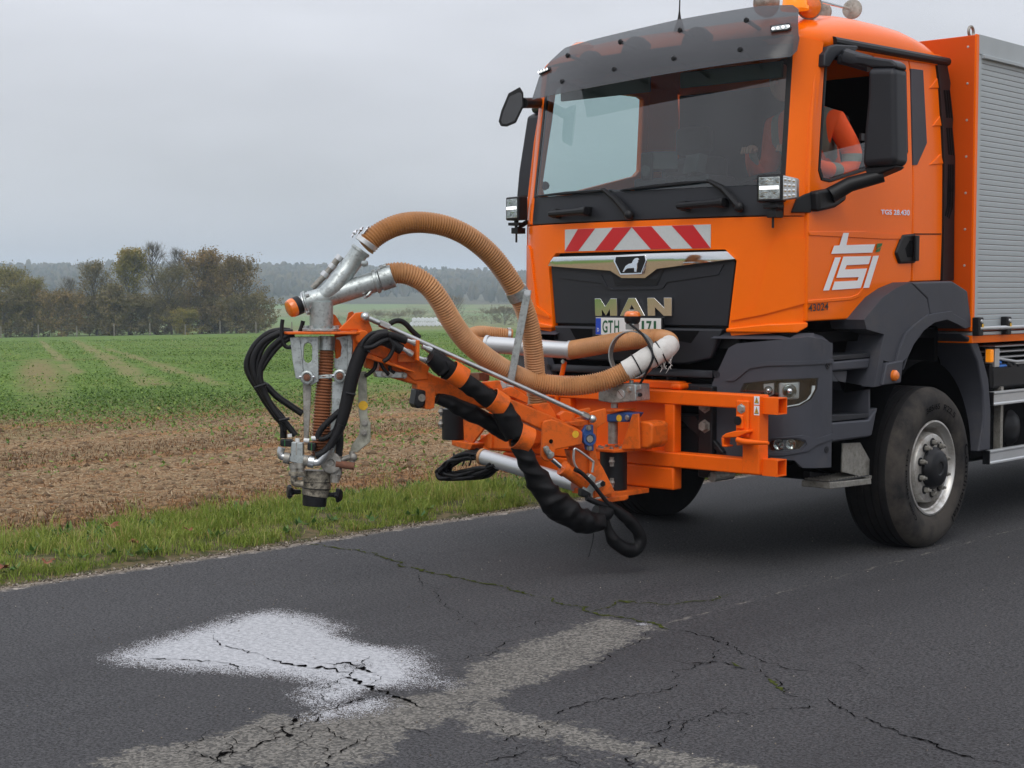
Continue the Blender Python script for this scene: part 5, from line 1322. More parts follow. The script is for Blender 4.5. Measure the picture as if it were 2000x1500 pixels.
# ---- bumper
bumper = None
def bt(z, s): return [BUMP.hit(q) for q in px(z, s)]
zb0 = bt('D', '600,880')[0][1]; zb1 = bt('D', '600,40')[0][1]
aB = BUMP.hit(px('D', '750,500')[0])[0]
bl = bt('D', '-60,560 -30,330 75,100 130,70') + [(aB - .22, zb1 + .012), (aB - .12, zb1 + .0), (aB, zb1 - .03), (aB, zb0 - .01)] + bt('D', '560,880 505,830 300,822 -40,800')
hl = bt('D', '150,385 175,328 400,303 600,295 662,293 655,365 618,432 545,478 425,500 350,485 320,440 285,395')
fl_ = bt('D', '330,742 350,703 430,693 520,692 575,715 540,757 430,768 350,768')
for sg in (1, -1):
    f = (lambda P: P) if sg > 0 else mirror_pts
    bmp = sheet_on(BUMP, 'bumper_corner', f(bl), GREYP, 0, .05, [f(hl), f(fl_)], bev=.012)
    # top shelf sweeping back from the bumper's upper edge
    top = [BUMP.at(sg * (.62 + (aB - .62) * k / 10), zb1 - .002 - (.03 * max(0, k - 8) / 2), 0.01) for k in range(11)]
    bk = [p + Vector((0, .12 + .0 * k, .035)) if k < 8 else Vector((sg * 1.06, p.y + .1, p.z + .045)) for k, p in enumerate(top)]
    mb = MB(); mb.grid([top, bk]); ob('bumper_shelf', mb, GREYP, bmp, fixn=True)
    cr1 = f(bt('D', '60,312 200,205 330,188 752,172 752,196 700,200 330,214 215,232 120,312'))
    sheet_on(BUMP, 'bumper_crease', cr1, GREYP, .010, .012, bev=.006, parent=bmp)
    cr2 = f(bt('D', '290,690 560,665 640,690 745,655 745,690 650,725 590,770 430,800 290,800 290,782 430,778 545,766 582,728 575,700 520,682'))
    sheet_on(BUMP, 'bumper_crease', cr2, GREYP, .010, .012, bev=.006, parent=bmp)
    for s in ('722,215', '714,760', '0,270'):
        a, z = BUMP.hit(px('D', s)[0]); p = BUMP.at(sg * a, z, 0); n = BUMP.at(sg * a, z, -.02) - p
        mb = MB(); mb.lathe([(-.002, .02), (.004, .02), (.004, .013), (.0015, .012), (.0015, .007), (.005, .006), (.005, 0)], p, n, 16); ob('bumper_bolt', mb, DARKP, bmp)
    # headlight
    hb = sheet_on(BUMP, 'headlight', f(hl), BLACK, -.055, .02, bev=0, label=None)
    sheet_on(BUMP, 'headlight_frame', f(hl), BLACK, -.004, .05, [f([(sum(p[0] for p in hl) / len(hl) + (a - sum(p[0] for p in hl) / len(hl)) * .94, sum(p[1] for p in hl) / len(hl) + (z - sum(p[1] for p in hl) / len(hl)) * .9) for a, z in hl])], bev=.002, parent=hb)
    for s in ('300,335 368,328 368,400 330,420 305,395', '400,325 550,318 545,432 400,440'):
        P = f(bt('D', s)); sheet_on(BUMP, 'lamp_housing', P, ALU, -.018, .03, bev=.010, parent=hb)
        c = Vector((sum(p[0] for p in P) / len(P), sum(p[1] for p in P) / len(P), 0)); p = BUMP.at(c.x, c.y, .012); n = (BUMP.at(c.x, c.y, -.01) - p).normalized()
        r = .042 if s.startswith('400') else .026
        mb = MB(); mb.lathe([(-.02, .012), (-.012, r * .6), (0, r), (.005, r), (.005, r * .94), (-.006, r * .6), (-.012, .004)], p, n, 20); ob('lamp_reflector', mb, REFLECT, hb)
        mb = MB(); mb.ball(p + n * .006, r * .42, 12); ob('lamp_bulb', mb, CHROME, hb)
    P = f(bt('D', '632,345 648,345 640,400 605,448 545,478 425,496 365,482 358,470 425,482 540,464 595,436 626,395')); sheet_on(BUMP, 'daytime_light', P, mat('drl_white', (.62, .66, .70), .3, emis=(1, 1, 1), estr=.12) if sg > 0 else MATS['drl_white'], -.008, .01, bev=.003, parent=hb)
    gp = panel(f(hl), lambda a, z, d: BUMP.at(a, z, d + .002), .002, step=.09); obm('headlight_cover', gp, CLEARG, hb)
    fb2 = sheet_on(BUMP, 'fog_light', f(fl_), BLACK, -.05, .02, bev=0)
    for s in ('400,730', '485,728'):
        a, z = BUMP.hit(px('D', s)[0]); p = BUMP.at(sg * a, z, .02); n = (BUMP.at(sg * a, z, -.01) - p).normalized()
        mb = MB(); mb.lathe([(-.02, .008), (-.01, .02), (.0, .031), (.004, .031), (.004, .028), (-.008, .012), (-.01, .003)], p, n, 16); mb.ball(p - n * .004, .010, 8); ob('lamp_reflector', mb, REFLECT, fb2)
    gp = panel(f(fl_), lambda a, z, d: BUMP.at(a, z, d + .004), .002, step=.09); obm('fog_cover', gp, CLEARG, fb2)
# centre of the bumper: shelf, slats and dark recess
mb = MB(); mb.box((-1.0, .0, .64), (1.0, .06, 1.38)); ob('radiator_recess', mb, BLACKM, truck)
ct = [(-gxb + .02, zc + .02), (gxb - .02, zc + .02), (gxb - .1, zc - .16), (.42, zc - .20), (-.42, zc - .20), (-gxb + .1, zc - .16)]
step_ = sheet_on(BUMP, 'bumper_step', ct, DARKP, -.05, .05, bev=.012)
sheet_on(BUMP, 'step_recess', [(-.52, zc + .005), (-.32, zc + .005), (-.32, zc - .05), (-.46, zc - .07)], BLACKM, -.048, .004, bev=0, parent=step_)
sheet_on(BUMP, 'step_recess', [(.52, zc + .005), (.32, zc + .005), (.32, zc - .05), (.46, zc - .07)], BLACKM, -.048, .004, bev=0, parent=step_)
for z in (1.17, 1.085, .99, .90):
    P = [(-.64, z + .022), (.64, z + .022), (.64, z - .022), (-.64, z - .022)]
    sheet_on(BUMP, 'radiator_slat', P, DARKP, .0 if z > 1.1 else -.02, .05, bev=.008)
for x in (-.3, 0, .3): 
    mb = MB(); mb.box((x - .008, -.15, .9), (x + .008, -.06, 1.19)); ob('slat_web', mb, DARKP, truck)
mb = MB(); mb.prism([(-.68, y, z) for y, z in ((-.12, .62), (-.14, .84), (-.08, .86), (-.06, .62))], (1.36, 0, 0)); ob('bumper_sill', mb, BLACK, truck, .01)

# ---- entry steps between bumper and wheel arch
def sbox(name, zid, s, x0, x1, m, parent, bev=.006):
    P = [oX(q, x1) for q in px(zid, s)]; mb = MB(); mb.prism(P, (x0 - x1, 0, 0)); return ob(name, mb, m, parent, bev, fixn=True)
steps = sbox('entry_steps', 'D', '745,10 1090,20 1040,180 1000,390 990,560 1000,690 745,720', .72, .92, BLACK, truck)
sbox('step_panel', 'D', '752,250 850,245 845,300 830,380 1000,362 1000,240 1060,130 1060,345 1010,360 830,375 790,320 752,320', .9, 1.16, GREYP, steps)
sbox('step_riser', 'D', '752,190 1000,165 985,232 752,250', .85, 1.19, GREYP, steps, .01)
sbox('step_tread', 'D', '752,150 1000,132 1000,160 752,182', .80, 1.185, DARKP, steps, .004)
sbox('step_riser', 'D', '748,585 990,565 1046,490 1012,670 985,680 748,712', .85, 1.2, GREYP, steps, .012)
sbox('step_tread', 'D', '748,535 990,525 990,552 748,580', .80, 1.195, DARKP, steps, .004)
sbox('step_side', 'D', '990,370 1000,365 1000,500 1046,490 1040,520 990,560', .9, 1.19, GREYP, steps, .004)
TREAD = mat('step_grating', (.07, .07, .07), .6, metal=.5, bump=.6, bscale=70, var=.3, vscale=40)
lst = sbox('lower_step', 'D', '738,975 1005,948 1008,985 738,1018', .97, 1.17, STEEL, truck, .004)
p = oX(px('D', '738,975')[0], 1.17); q = oX(px('D', '1005,948')[0], 1.17)
for zz in range(2): pass
mb = MB(); mb.box((.98, p.y + .01, p.z - .002), (1.16, q.y - .01, p.z + .004)); ob('step_grating', mb, TREAD, lst)
for i in range(14):
    y = p.y + .015 + (q.y - p.y - .03) * i / 13; mb = MB(); mb.box((.985, y - .003, p.z + .004), (1.155, y + .003, p.z + .012)); ob('grating_bar', mb, STEEL, lst)
sbox('step_bracket', 'D', '735,920 750,915 752,1000 720,1000 610,985 610,905', .95, 1.0, BLACK, lst, .004)
mb = MB(); Pq = [oX(c_, 1.15) for c_ in px('D', '935,715 1010,850 1010,950 990,950 815,905 820,720')]; mb.prism(Pq, (-.01, 0, 0)); ob('step_plate', mb, STEEL, lst, .002, fixn=True)

# ---- wheel arch
arch_o = [oX(q, 1.25) for q in px('C', '752,1098 830,1002 900,922 1000,852 1112,806 1130,808')]
def arch(name, zs, x0, x1, parent, m=GREYP, bev=.012): 
    P = []
    for zid, s in zs: P += [oX(q, x1) for q in px(zid, s)]
    mb = MB(); mb.prism(P, (x0 - x1, 0, 0)); return ob(name, mb, m, parent, bev, fixn=True, seg=3)
fender = arch('wheel_arch', [('C', '752,1098 830,1002 900,922 1000,852 1112,806 1240,935 1262,1050 1150,1135 1100,1210 1040,1330 1000,1440'), ('D', '1085,180 1072,345 1025,352 1062,130 1088,20'), ('C', '905,1240 905,1212 770,1172')], 1.0, 1.245, truck)
arch('arch_rear', [('C', '1118,806 1440,795 1560,872 1580,1040 1602,1142 1545,1168 1490,1120 1400,1095 1330,1092 1265,1052 1246,935')], .95, 1.245, fender)
arch('arch_lip', [('C', '1262,1052 1150,1137 1080,1205 1030,1330 985,1500'), ('D', '1120,190 1110,210 1200,205 1240,160'), ('C', '1062,1490 1090,1400 1140,1292 1220,1182 1300,1122 1400,1097 1480,1132 1545,1168 1590,1150 1540,1100 1450,1050 1440,1030 1300,1050 1262,1062')], 1.0, 1.262, fender)
arch('arch_mudguard', [('D', '1588,5 1690,40 1725,130 1770,300 1785,500 1782,762 1705,775 1740,560 1735,380 1700,190 1640,50')], .95, 1.235, fender)
mpn = arch('marker_base', [('D', '1110,200 1215,178 1200,325 1082,342')], 1.2, 1.268, fender, bev=.008)
p = oX(px('D', '1150,278')[0], 1.268); mb = MB(); mb.lathe([(0, .036), (.018, .034), (.03, .022), (.033, 0)], p, (1, 0, 0), 20); ob('side_marker', mb, AMBER, fender)
# inner liner
mb = MB(); rows = []
for k in range(25):
    a = math.pi * (.0 + 1.0 * k / 24); rows.append([(x, 1.475 + .66 * math.cos(a), .52 + .70 * math.sin(a)) for x in (.70, 1.18)])
mb.grid(rows); ob('arch_liner', mb, BLACKM, truck, fixn=True)
mb = MB(); mb.box((-.45, .1, .72), (.45, 7.5, 1.30)); ob('chassis', mb, BLACKM, truck)

# ---- wheels
def wheel(xo, y, left=True, r=.53, wd=.36):
    s = 1 if left else -1; c = Vector((s * xo, y, r - .012)); ax = Vector((s, 0, 0))
    mb = MB()
    mb.lathe([(-.30, .20), (-.02, .27), (.0, .300), (.012, .312), (.02, .312), (.022, .300), (.006, .285), (-.06, .27), (-.12, .262), (-.135, .25), (-.13, .238), (-.02, .232), (.008, .222), (.012, .212), (.010, .155), (.012, .06), (-.02, .05)], c, ax, 56)
    rim = ob('wheel', mb, RIMM, truck, smooth=40)
    mb = MB(); prof = [(-.02, .300), (.012, .312), (.030, .335), (.042, .375), (.046, .42), (.040, .46), (.022, .492), (.004, .507), (-.005, .515), (-.02, .522), (-.035, .527)]
    z0 = -.035
    for k in range(5):
        a0 = -.035 - k * (wd - .09) / 5; a1 = -.035 - (k + 1) * (wd - .09) / 5
        prof += [(a0 - .004, r), (a1 + .010, r + .001), (a1 + .007, r - .012), (a1, r - .012)]
    prof += [(-wd + .05, r - .003), (-wd + .02, .51), (-wd - .0, .46), (-wd + .0, .40), (-wd + .03, .33), (-wd + .06, .30)]
    mb.lathe(prof[:11], c, ax, 96); mb.f = mb.f[:-2]; ob('tyre', mb, TYRE, rim, smooth=40)
    mb = MB(); mb.lathe(prof[10:], c, ax, 96); mb.f = mb.f[:-2]; ob('tread', mb, TREADM, rim, smooth=40)
    mb = MB(); mb.lathe([(-.02, .140), (.030, .138), (.038, .128), (.062, .118), (.072, .104), (.074, .045), (.068, .038), (.068, 0)], c, ax, 40); ob('hub_cap', mb, BLACK, rim)
    u, w = Vector((0, 1, 0)), Vector((0, 0, 1))
    for k in range(10):
        a = 2 * math.pi * (k + .5) / 10; p = c + (u * math.cos(a) + w * math.sin(a)) * .168
        mb = MB(); mb.lathe([(-.0, .028), (.014, .028)], p + ax * .003, ax, 14); ob('nut_recess', mb, BLACK, rim)
        mb = MB(); mb.lathe([(.0, .017), (.028, .016), (.03, .010), (.045, .009), (.045, 0)], p + ax * .017, ax, 6); ob('wheel_nut', mb, STEEL, rim)
    if left:
        def around(word, a0, a1, rr, h):
            mb = MB(); v, f = txt(word, .01)
            pts_ = []
            for x_, y_ in v:
                a = a0 + (a1 - a0) * x_; R_ = rr + h * y_; off = .0465 - abs(R_ - .42) * .07
                pts_.append(c + ax * (off + .0025) + (u * math.cos(a) + w * math.sin(a)) * R_)
            mb.add(pts_, f); ob('tyre_lettering', mb, BLACKM, rim, smooth=0)
        if y < 3:
            around('Continental', rad(18), rad(-58), .40, .05); around('Conti Hybrid HS3', rad(230), rad(158), .385, .035); around('385/65', rad(112), rad(86), .385, .038); around('R22.5', rad(78), rad(54), .385, .038)
    return rim
wheel(1.222, 1.475); wheel(1.222, 1.475, False)
wheel(1.222, 5.2); 
mb = MB(); mb.tube([(-1.0, 1.475, .5), (1.0, 1.475, .5)], .09, 10); mb.box((-.5, 1.2, .4), (.5, 1.7, .7)); ob('front_axle', mb, BLACKM, truck)
mb = MB(); mb.box((-.45, .3, .50), (.45, 1.1, 1.3)); mb2 = ob('engine_shade_box', mb, BLACKM, truck, .05)  # plain black engine mass, added to keep skylight off the road below
mb = MB(); mb.box((-.8, 1.9, .40), (.8, 7.4, .75)); ob('driveline_shade_box', mb, BLACKM, truck, .05)  # low black box added along the driveline so the ground beneath darkens

# ---- body with roller shutters
BX, BY, BZ0, BZ1 = 1.25, 1.97, 1.40, 3.375
body = None
mb = MB(); mb.box((-BX, BY, BZ0), (BX - .012, BY + 5.6, BZ1)); body = ob('equipment_body', mb, REDOR, truck, .006)
mb = MB(); mb.box((BX - .012, BY - .004, BZ0), (BX + .004, BY + .035, BZ1 + .004)); ob('corner_trim', mb, ORANGE, body, .003)
zh = oX(px('B', '1700,380')[0], 1.25).z
def bm_(lo, hi, name, m, bev=.003): mb = MB(); mb.box(lo, hi); return ob(name, mb, m, body, bev)
bm_((BX - .02, BY + .035, 3.25), (BX + .006, BY + 5.6, BZ1 + .006), 'shutter_header', SHUT); bm_((BX - .0, BY + .075, 3.225), (BX + .026, BY + 5.6, 3.25), 'header_lip', SHUT)
bm_((BX - .012, BY + .035, BZ0), (BX + .002, BY + .08, 3.25), 'shutter_guide', SHUT)
z = 1.475; pitch = .0366; mesh0 = None
sl = MB(); sl.prism([(BX - .012, 0, .0015), (BX - .006, 0, .0008), (BX - .0035, 0, .004), (BX - .0025, 0, pitch / 2), (BX - .0035, 0, pitch - .004), (BX - .006, 0, pitch - .0008), (BX - .012, 0, pitch - .0015)], (0, 5.4, 0))
mesh0 = newmesh('shutter_slat', sl.v, sl.f, 30); mesh0.materials.append(SHUT)
while z < 3.23:
    o = bpy.data.objects.new('shutter_slat', mesh0); COL.objects.link(o); o.parent = body; o.location = (0, BY + .081, z); z += pitch
bm_((BX - .012, BY + .08, BZ0 + .01), (BX + .004, BY + 5.5, 1.4745), 'shutter_foot', SHUT)
bm_((BX - .012, BY + 1.2, BZ0 - .02), (BX + .012, BY + 1.205, BZ0), 'foot_seam', SHUT)
zr_ = oX(px('C', '1800,1160')[0], 1.29).z; mb = MB(); mb.tube([(1.295, BY + .02, zr_), (1.295, BY + 5.5, zr_)], .014, 10); ob('shutter_bar', mb, ALU, body)
for u in (1630, 1850):
    y = oX(px('C', f'{u},1130')[0], 1.27).y; lt = bm_((BX + .004, y - .035, zr_ - .05), (BX + .055, y + .035, zr_ + .075), 'bar_latch', BLACK, .008)
    mb = MB(); mb.prism([(BX + .056, y + .005, zr_ + .0), (BX + .056, y + .03, zr_), (BX + .056, y + .03, zr_ + .03), (BX + .056, y + .005, zr_ + .03)], (.001, 0, 0)); ob('latch_sticker', mb, YEL, lt, smooth=0)
    mb = MB(); mb.lathe([(0, .013), (.008, .011), (.009, 0)], (BX + .055, y, zr_ + .048), (1, 0, 0), 12); ob('latch_rivet', mb, ALU, lt)
bm_((-BX, BY, 1.372), (BX + .012, BY + 5.6, 1.392), 'floor_edge', ALU); bm_((-BX, BY, 1.32), (BX + .004, BY + 5.6, 1.371), 'floor_frame', ORANGE)
for z in np.linspace(1.6, 3.3, 8): mb = MB(); mb.lathe([(0, .009), (.004, .007), (.005, 0)], (1.19, BY, z), (0, -1, 0), 10); ob('rivet', mb, ALU, body)
mb = MB(); c = Vector((1.16, BY + .1, BZ1 + .04)); mb.tube([c + Vector((.0, math.cos(a), math.sin(a))) * .035 for a in np.linspace(0, 2 * math.pi, 20, endpoint=False)], .010, 8, closed=True); ob('lifting_eye', mb, STEEL, body)
# below the body: battery box, fittings, side guard, air tank
zz = lambda v, x=1.2: oX(px('D', f'1900,{v}')[0], x).z
yy = lambda u, x=1.2: oX(px('D', f'{u},400')[0], x).y
mb = MB(); mb.box((.75, yy(1800), zz(365)), (1.19, yy(1800) + 1.1, zz(190))); tank = ob('battery_box', mb, BLACK, truck, .03)
for k in range(4): mb = MB(); y = yy(1900) + k * .14; mb.box((1.15, y, zz(230)), (1.196, y + .06, zz(188))); ob('box_rib', mb, BLACK, tank, .015)
mb = MB(); p = oX(px('D', '1808,225')[0], 1.15); mb.box(tuple(p + Vector((-.05, -.04, -.045))), tuple(p + Vector((.03, .06, .045)))); mb.box(tuple(p + Vector((-.05, -.02, .0))), tuple(p + Vector((.05, .1, .02)))); ob('blue_coupling', mb, BLUEH, truck, .012)
mb = MB(); p = oX(px('D', '1782,150')[0], 1.22); mb.box(tuple(p + Vector((-.03, -.02, -.045))), tuple(p + Vector((.015, .025, .045)))); ob('side_marker', mb, AMBERL, truck, .008)
mb = MB(); y0 = yy(1800)
for k in range(3): mb.box((1.0, y0 + .02, 1.20 + k * .04), (1.18 + .01 * k, y0 + 1.0, 1.212 + k * .04))
mb.box((1.12, y0 + .02, 1.14), (1.2, y0 + .09, 1.27)); mb.box((1.1, y0 + .35, 1.15), (1.2, y0 + .8, 1.17)); mb.tube([(1.17, y0 + .1, 1.2), (1.2, y0 + .35, 1.17), (1.2, y0 + .9, 1.17)], .012, 6)
ob('ladder_bracket', mb, ALU, truck, .004)
for v0, v1, u in ((385, 475, 1805), (768, 858, 1780)):
    yb = oX(px('D', f'{u},{v0}')[0], 1.24).y; z1 = oX(px('D', f'{u},{v0}')[0], 1.24).z; z0_ = oX(px('D', f'{u},{v1}')[0], 1.24).z
    mb = MB(); mb.prism([(1.20, yb, z0_), (1.245, yb, z0_), (1.245, yb, z0_ + .015), (1.238, yb, z0_ + .018), (1.238, yb, z1 - .018), (1.245, yb, z1 - .015), (1.245, yb, z1), (1.20, yb, z1)], (0, 4.5, 0)); gb = ob('side_guard', mb, ALU, truck, .003, fixn=True)
    mb = MB(); mb.box((1.19, yb - .012, z0_ + .002), (1.24, yb, z1 - .002)); ob('guard_cap', mb, BLACK, gb)
mb = MB(); yb = yy(1850); mb.box((1.15, yb, .5), (1.2, yb + .04, 1.0)); ob('guard_post', mb, STEEL, truck)
mb = MB(); p = oX(px('D', '1925,620')[0], 1.1); mb.lathe([(-.5, .06), (-.46, .11), (-.4, .135), (0, .14), (.06, .135), (.10, .10), (.115, .04), (.118, 0)], p - Vector((.08, 0, 0)), (1, .12, 0), 24); ob('air_tank', mb, BLACK, truck)
mb = MB(); mb.box((-.9, 2.2, .5), (1.08, 7.4, 1.3)); ob('underbody_shade_box', mb, BLACKM, truck)  # black filler box added to block light under the equipment body

# ---- work lights on brackets at the lower windscreen corners
def work_light(fc, sd, br, name_lbl, sgn):
    P = [oY(q, -.14 if sgn > 0 else -.02) for q in px('A', fc)]
    d0 = sum((CAM - p for p in P), Vector()).normalized(); d0.z = 0; d0.normalize()
    cen = sum(P, Vector()) / 4; u = (P[1] - P[0]); u.z = 0
    # square LED pod facing forward
    n = Vector((.25 * sgn, -1, 0)).normalized(); u = Vector((-n.y, n.x, 0)); v = Vector((0, 0, 1)); h = .079
    M = Matrix((u, n * -1, v)).transposed().to_4x4(); M.translation = cen
    mb = MB(); mb.box((-h, -.005, -h), (h, .075, h), M); pod = ob('work_light', mb, BLACK, truck, .010)
    mb = MB(); mb.box((-h * .82, -.0065, -h * .82), (h * .82, .0, h * .82), M); ob('work_reflector', mb, REFLECT, pod, .004)
    mb = MB(); mb.box((-h * .75, -.011, -h * .10), (h * .75, -.007, h * .16), M); ob('work_led', mb, LED, pod, .003)
    # slanted side face with small lenses
    s = sgn; w = MB(); q = [Vector((s * h, 0, -h * .92)), Vector((s * h, 0, h * .92)), Vector((s * h * 1.75, .075, h * .72)), Vector((s * h * 1.75, .075, -h * .72))]
    w.prism([M @ a for a in q], M.to_3x3() @ Vector((0, .05, 0))); sf = ob('side_face', w, ZINC, pod, .006, fixn=True)
    for i in range(3):
        for k in range(4):
            a = q[0].lerp(q[3], .2 + .3 * i); b = q[1].lerp(q[2], .2 + .3 * i); c = a.lerp(b, .16 + .23 * k) + Vector((s * .3, -.9, 0)) * .0035
            mb = MB(); mb.lathe([(-.004, .010), (.002, .009), (.004, 0)], M @ c, M.to_3x3() @ Vector((s * .55, -.83, 0)), 8); ob('small_lens', mb, CHROME, sf)
    mb = MB(); b0 = cen + Vector((0, .04, -h)); e = CAB.at(*CAB.hit(px('A', br)[0]), 0)
    mb.tube([b0, b0 - Vector((0, 0, .06)), (b0 - Vector((0, 0, .06))).lerp(e, .6), e], .017, 8); mb.box(tuple(b0 + Vector((-.05, -.03, -.035))), tuple(b0 + Vector((.05, .04, -.015)))); mb.box(tuple(b0 + Vector((-.03, -.02, -.09))), tuple(b0 + Vector((.03, .06, -.05))))
    mb.tube([b0 - Vector((0, 0, .08)), b0 - Vector((0, 0, .15))], .008, 6)
    ob('light_bracket', mb, BLACK, pod, .003)
work_light('1740,1150 1880,1140 1880,1300 1740,1310', '', '1870,1370', 'r', 1)
work_light('75,1290 195,1290 200,1430 75,1420', '', '235,1440', 'l', -1)

# ================================================================== DRIVER
def driver():
    DZ = .17
    t = thing('person', 'driver in orange hi-vis jacket with grey tape leaning at the open cab window', 'person', (.62, .95, 1.98))
    V_ = {}
    pts_ = [((.60, 1.02, 2.02), .17), ((.61, .96, 2.20), .175), ((.63, .84, 2.42), .18), ((.64, .74, 2.56), .16), ((.64, .68, 2.66), .075), ((.64, .62, 2.74), .07),
            ((.86, .76, 2.56), .085), ((.93, .86, 2.36), .070), ((.93, .78, 2.24), .062), ((.86, .58, 2.26), .052), ((.76, .46, 2.36), .042), ((.72, .42, 2.38), .04),
            ((.42, .74, 2.56), .085), ((.34, .82, 2.34), .07), ((.34, .68, 2.24), .06), ((.40, .52, 2.30), .05), ((.44, .44, 2.36), .04), ((.46, .42, 2.38), .04),
            ((.70, .95, 1.98), .12), ((.70, .55, 2.0), .10), ((.70, .5, 1.6), .075), ((.50, .95, 1.98), .12), ((.50, .55, 2.0), .10), ((.50, .5, 1.6), .075)]
    ed = [(0, 1), (1, 2), (2, 3), (3, 4), (4, 5), (3, 6), (6, 7), (7, 8), (8, 9), (9, 10), (10, 11), (3, 12), (12, 13), (13, 14), (14, 15), (15, 16), (16, 17), (0, 18), (18, 19), (19, 20), (0, 21), (21, 22), (22, 23)]
    me = bpy.data.meshes.new('body'); me.from_pydata([(p[0] + .04, p[1] + .03, p[2] + (DZ if p[2] > 2.05 else DZ * .7)) for p, r in pts_], ed, []); o = bpy.data.objects.new('body', me); COL.objects.link(o)
    m = o.modifiers.new('skin', 'SKIN'); m.use_smooth_shade = True
    for i, (p, r) in enumerate(pts_): me.skin_vertices[0].data[i].radius = (r, r)
    me.skin_vertices[0].data[0].use_root = True
    s = o.modifiers.new('sub', 'SUBSURF'); s.levels = 2; s.render_levels = 2
    me.materials.append(VEST); o.parent = t; o.matrix_parent_inverse = Matrix.Translation(-t.location)
    mb = MB(); hc = Vector((.66, .56, 2.86 + DZ * .7)); mb.ball(hc, .105, 18, (.8, .98, 1.18)); mb.ball(hc + Vector((0, -.1, -.01)), .022, 8); mb.ball(hc + Vector((.085, .01, -.01)), .025, 8, (.4, 1, 1.3)); mb.ball(hc + Vector((-.085, .01, -.01)), .025, 8, (.4, 1, 1.3)); ob('head', mb, SKIN, t)
    mb = MB(); mb.ball(hc + Vector((0, .03, .035)), .108, 18, (.84, .95, 1.05)); ob('hair', mb, HAIR, t)
    for x, c in ((.72, Vector((.76, .45, 2.39 + DZ))), (.46, Vector((.50, .45, 2.39 + DZ)))):
        mb = MB(); mb.ball(c, .04, 12, (.9, 1.1, .7))
        for k in range(4): mb.tube([c + Vector((-.03 + .02 * k, -.02, .0)), c + Vector((-.03 + .02 * k, -.06 + .004 * abs(k - 1.5), .005)), c + Vector((-.03 + .02 * k, -.07, -.03))], [.0095, .009, .008], 6)
        mb.tube([c + Vector((.035, 0, 0)), c + Vector((.055, -.03, -.005)), c + Vector((.05, -.055, -.015))], [.011, .010, .008], 6); ob('hand', mb, SKIN, t)
    mb = MB(); mb.box((1.03, .85, 2.44 + DZ), (1.045, .89, 2.485 + DZ)); ob('sleeve_badge', mb, INKB, t)
driver()
# ================================================================== SPRAY ARM ON THE FRONT FRAME
arm = thing('spray_patching_arm', 'orange front-mounted spray arm with tan corrugated hoses and galvanised nozzle head', 'spray arm', (.14, -.48, .4))
pa, pb = oD((1180, 850), 9.22), oD((690, 690), 8.60)
BD = Vector((pb.x - pa.x, pb.y - pa.y, 0)).normalized()          # along the boom, towards the nozzle
NB = Vector((-BD.y, BD.x, 0)); NB = NB if NB.dot(CAM - pa) > 0 else -NB  # towards the viewer's side
UP = Vector((0, 0, 1))
def Bp(z, s, off=0.0): return [hit(q, pa + NB * off, NB) for q in px(z, s)]
def plate_(name, z, s, off, th, m=ARMOR, parent=arm, bev=.004):
    mb = MB(); mb.prism(Bp(z, s, off), -NB * th); return ob(name, mb, m, parent, bev, fixn=True)
def dpath(s):
    out = []
    for a in s.split():
        u, v, d = map(float, a.split(',')); out.append(oD((u, v), d))
    return out
def zd(z, s):
    """zoomed pixel plus depth"""
    k, x, y = ZS[z]; out = []
    for a in s.split():
        u, v, d = map(float, a.split(',')); out.append(oD((x + u / k, y + v / k), d))
    return out
def bolt(p, n, r, parent, m=ZINC, h=.010):
    mb = MB(); mb.lathe([(0, r * 1.5), (.003, r * 1.5), (.003, r), (h, r), (h, 0)], p, n, 6); return ob('bolt', mb, m, parent)
def corrugated(name, path, r, m, pitch=.0155, amp=.075, parent=arm, seg=22, r1=None):
    P = resample(spline(path, 10), pitch / 4); n = len(P)
    rr = [(r + ((r1 if r1 else r) - r) * i / n) * (1 + amp * (math.cos(2 * math.pi * i / 4))) for i in range(n)]
    mb = MB(); mb.tube(P, rr, seg); return ob(name, mb, m, parent, smooth=75)
def pipe(name, path, r, m, parent=arm, n=6, seg=14):
    P = spline(path, n) if len(path) > 2 else [Vector(p) for p in path]
    if hasattr(r, '__len__'):
        rr = [float(np.interp(i / (len(P) - 1), np.linspace(0, 1, len(r)), r)) for i in range(len(P))]
    else: rr = r
    mb = MB(); mb.tube(P, rr, seg); return ob(name, mb, m, parent, smooth=50)
def sleeve(name, path, r, m, parent=arm, seg=32, seed=1, amp=.08):
    """wrinkled cloth sleeve"""
    P = resample(spline(path, 8), .008); n = len(P); rg = random.Random(seed)
    mb = MB(); rr = [float(np.interp(i / (n - 1), np.linspace(0, 1, len(r)), r)) for i in range(n)] if hasattr(r, '__len__') else [r] * n
    mb.tube(P, rr, seg)
    ph = [rg.uniform(0, 6.28) for _ in range(6)]
    for i in range(n):
        for k in range(seg):
            a = 2 * math.pi * k / seg; s = i * .008
            w = ((1 - 2 * abs(math.sin(s * 24 + 1.6 * math.sin(a + ph[0] + s * 7) + ph[1]))) * .7 + (1 - 2 * abs(math.sin(s * 13 - 1.0 * a + ph[2]))) * .5 + math.sin(s * 95 + a * 3 + ph[3]) * .18)
            v = Vector(mb.v[i * seg + k]); mb.v[i * seg + k] = tuple(v + (v - P[i]) * amp * w)
    return ob(name, mb, m, parent, smooth=60)

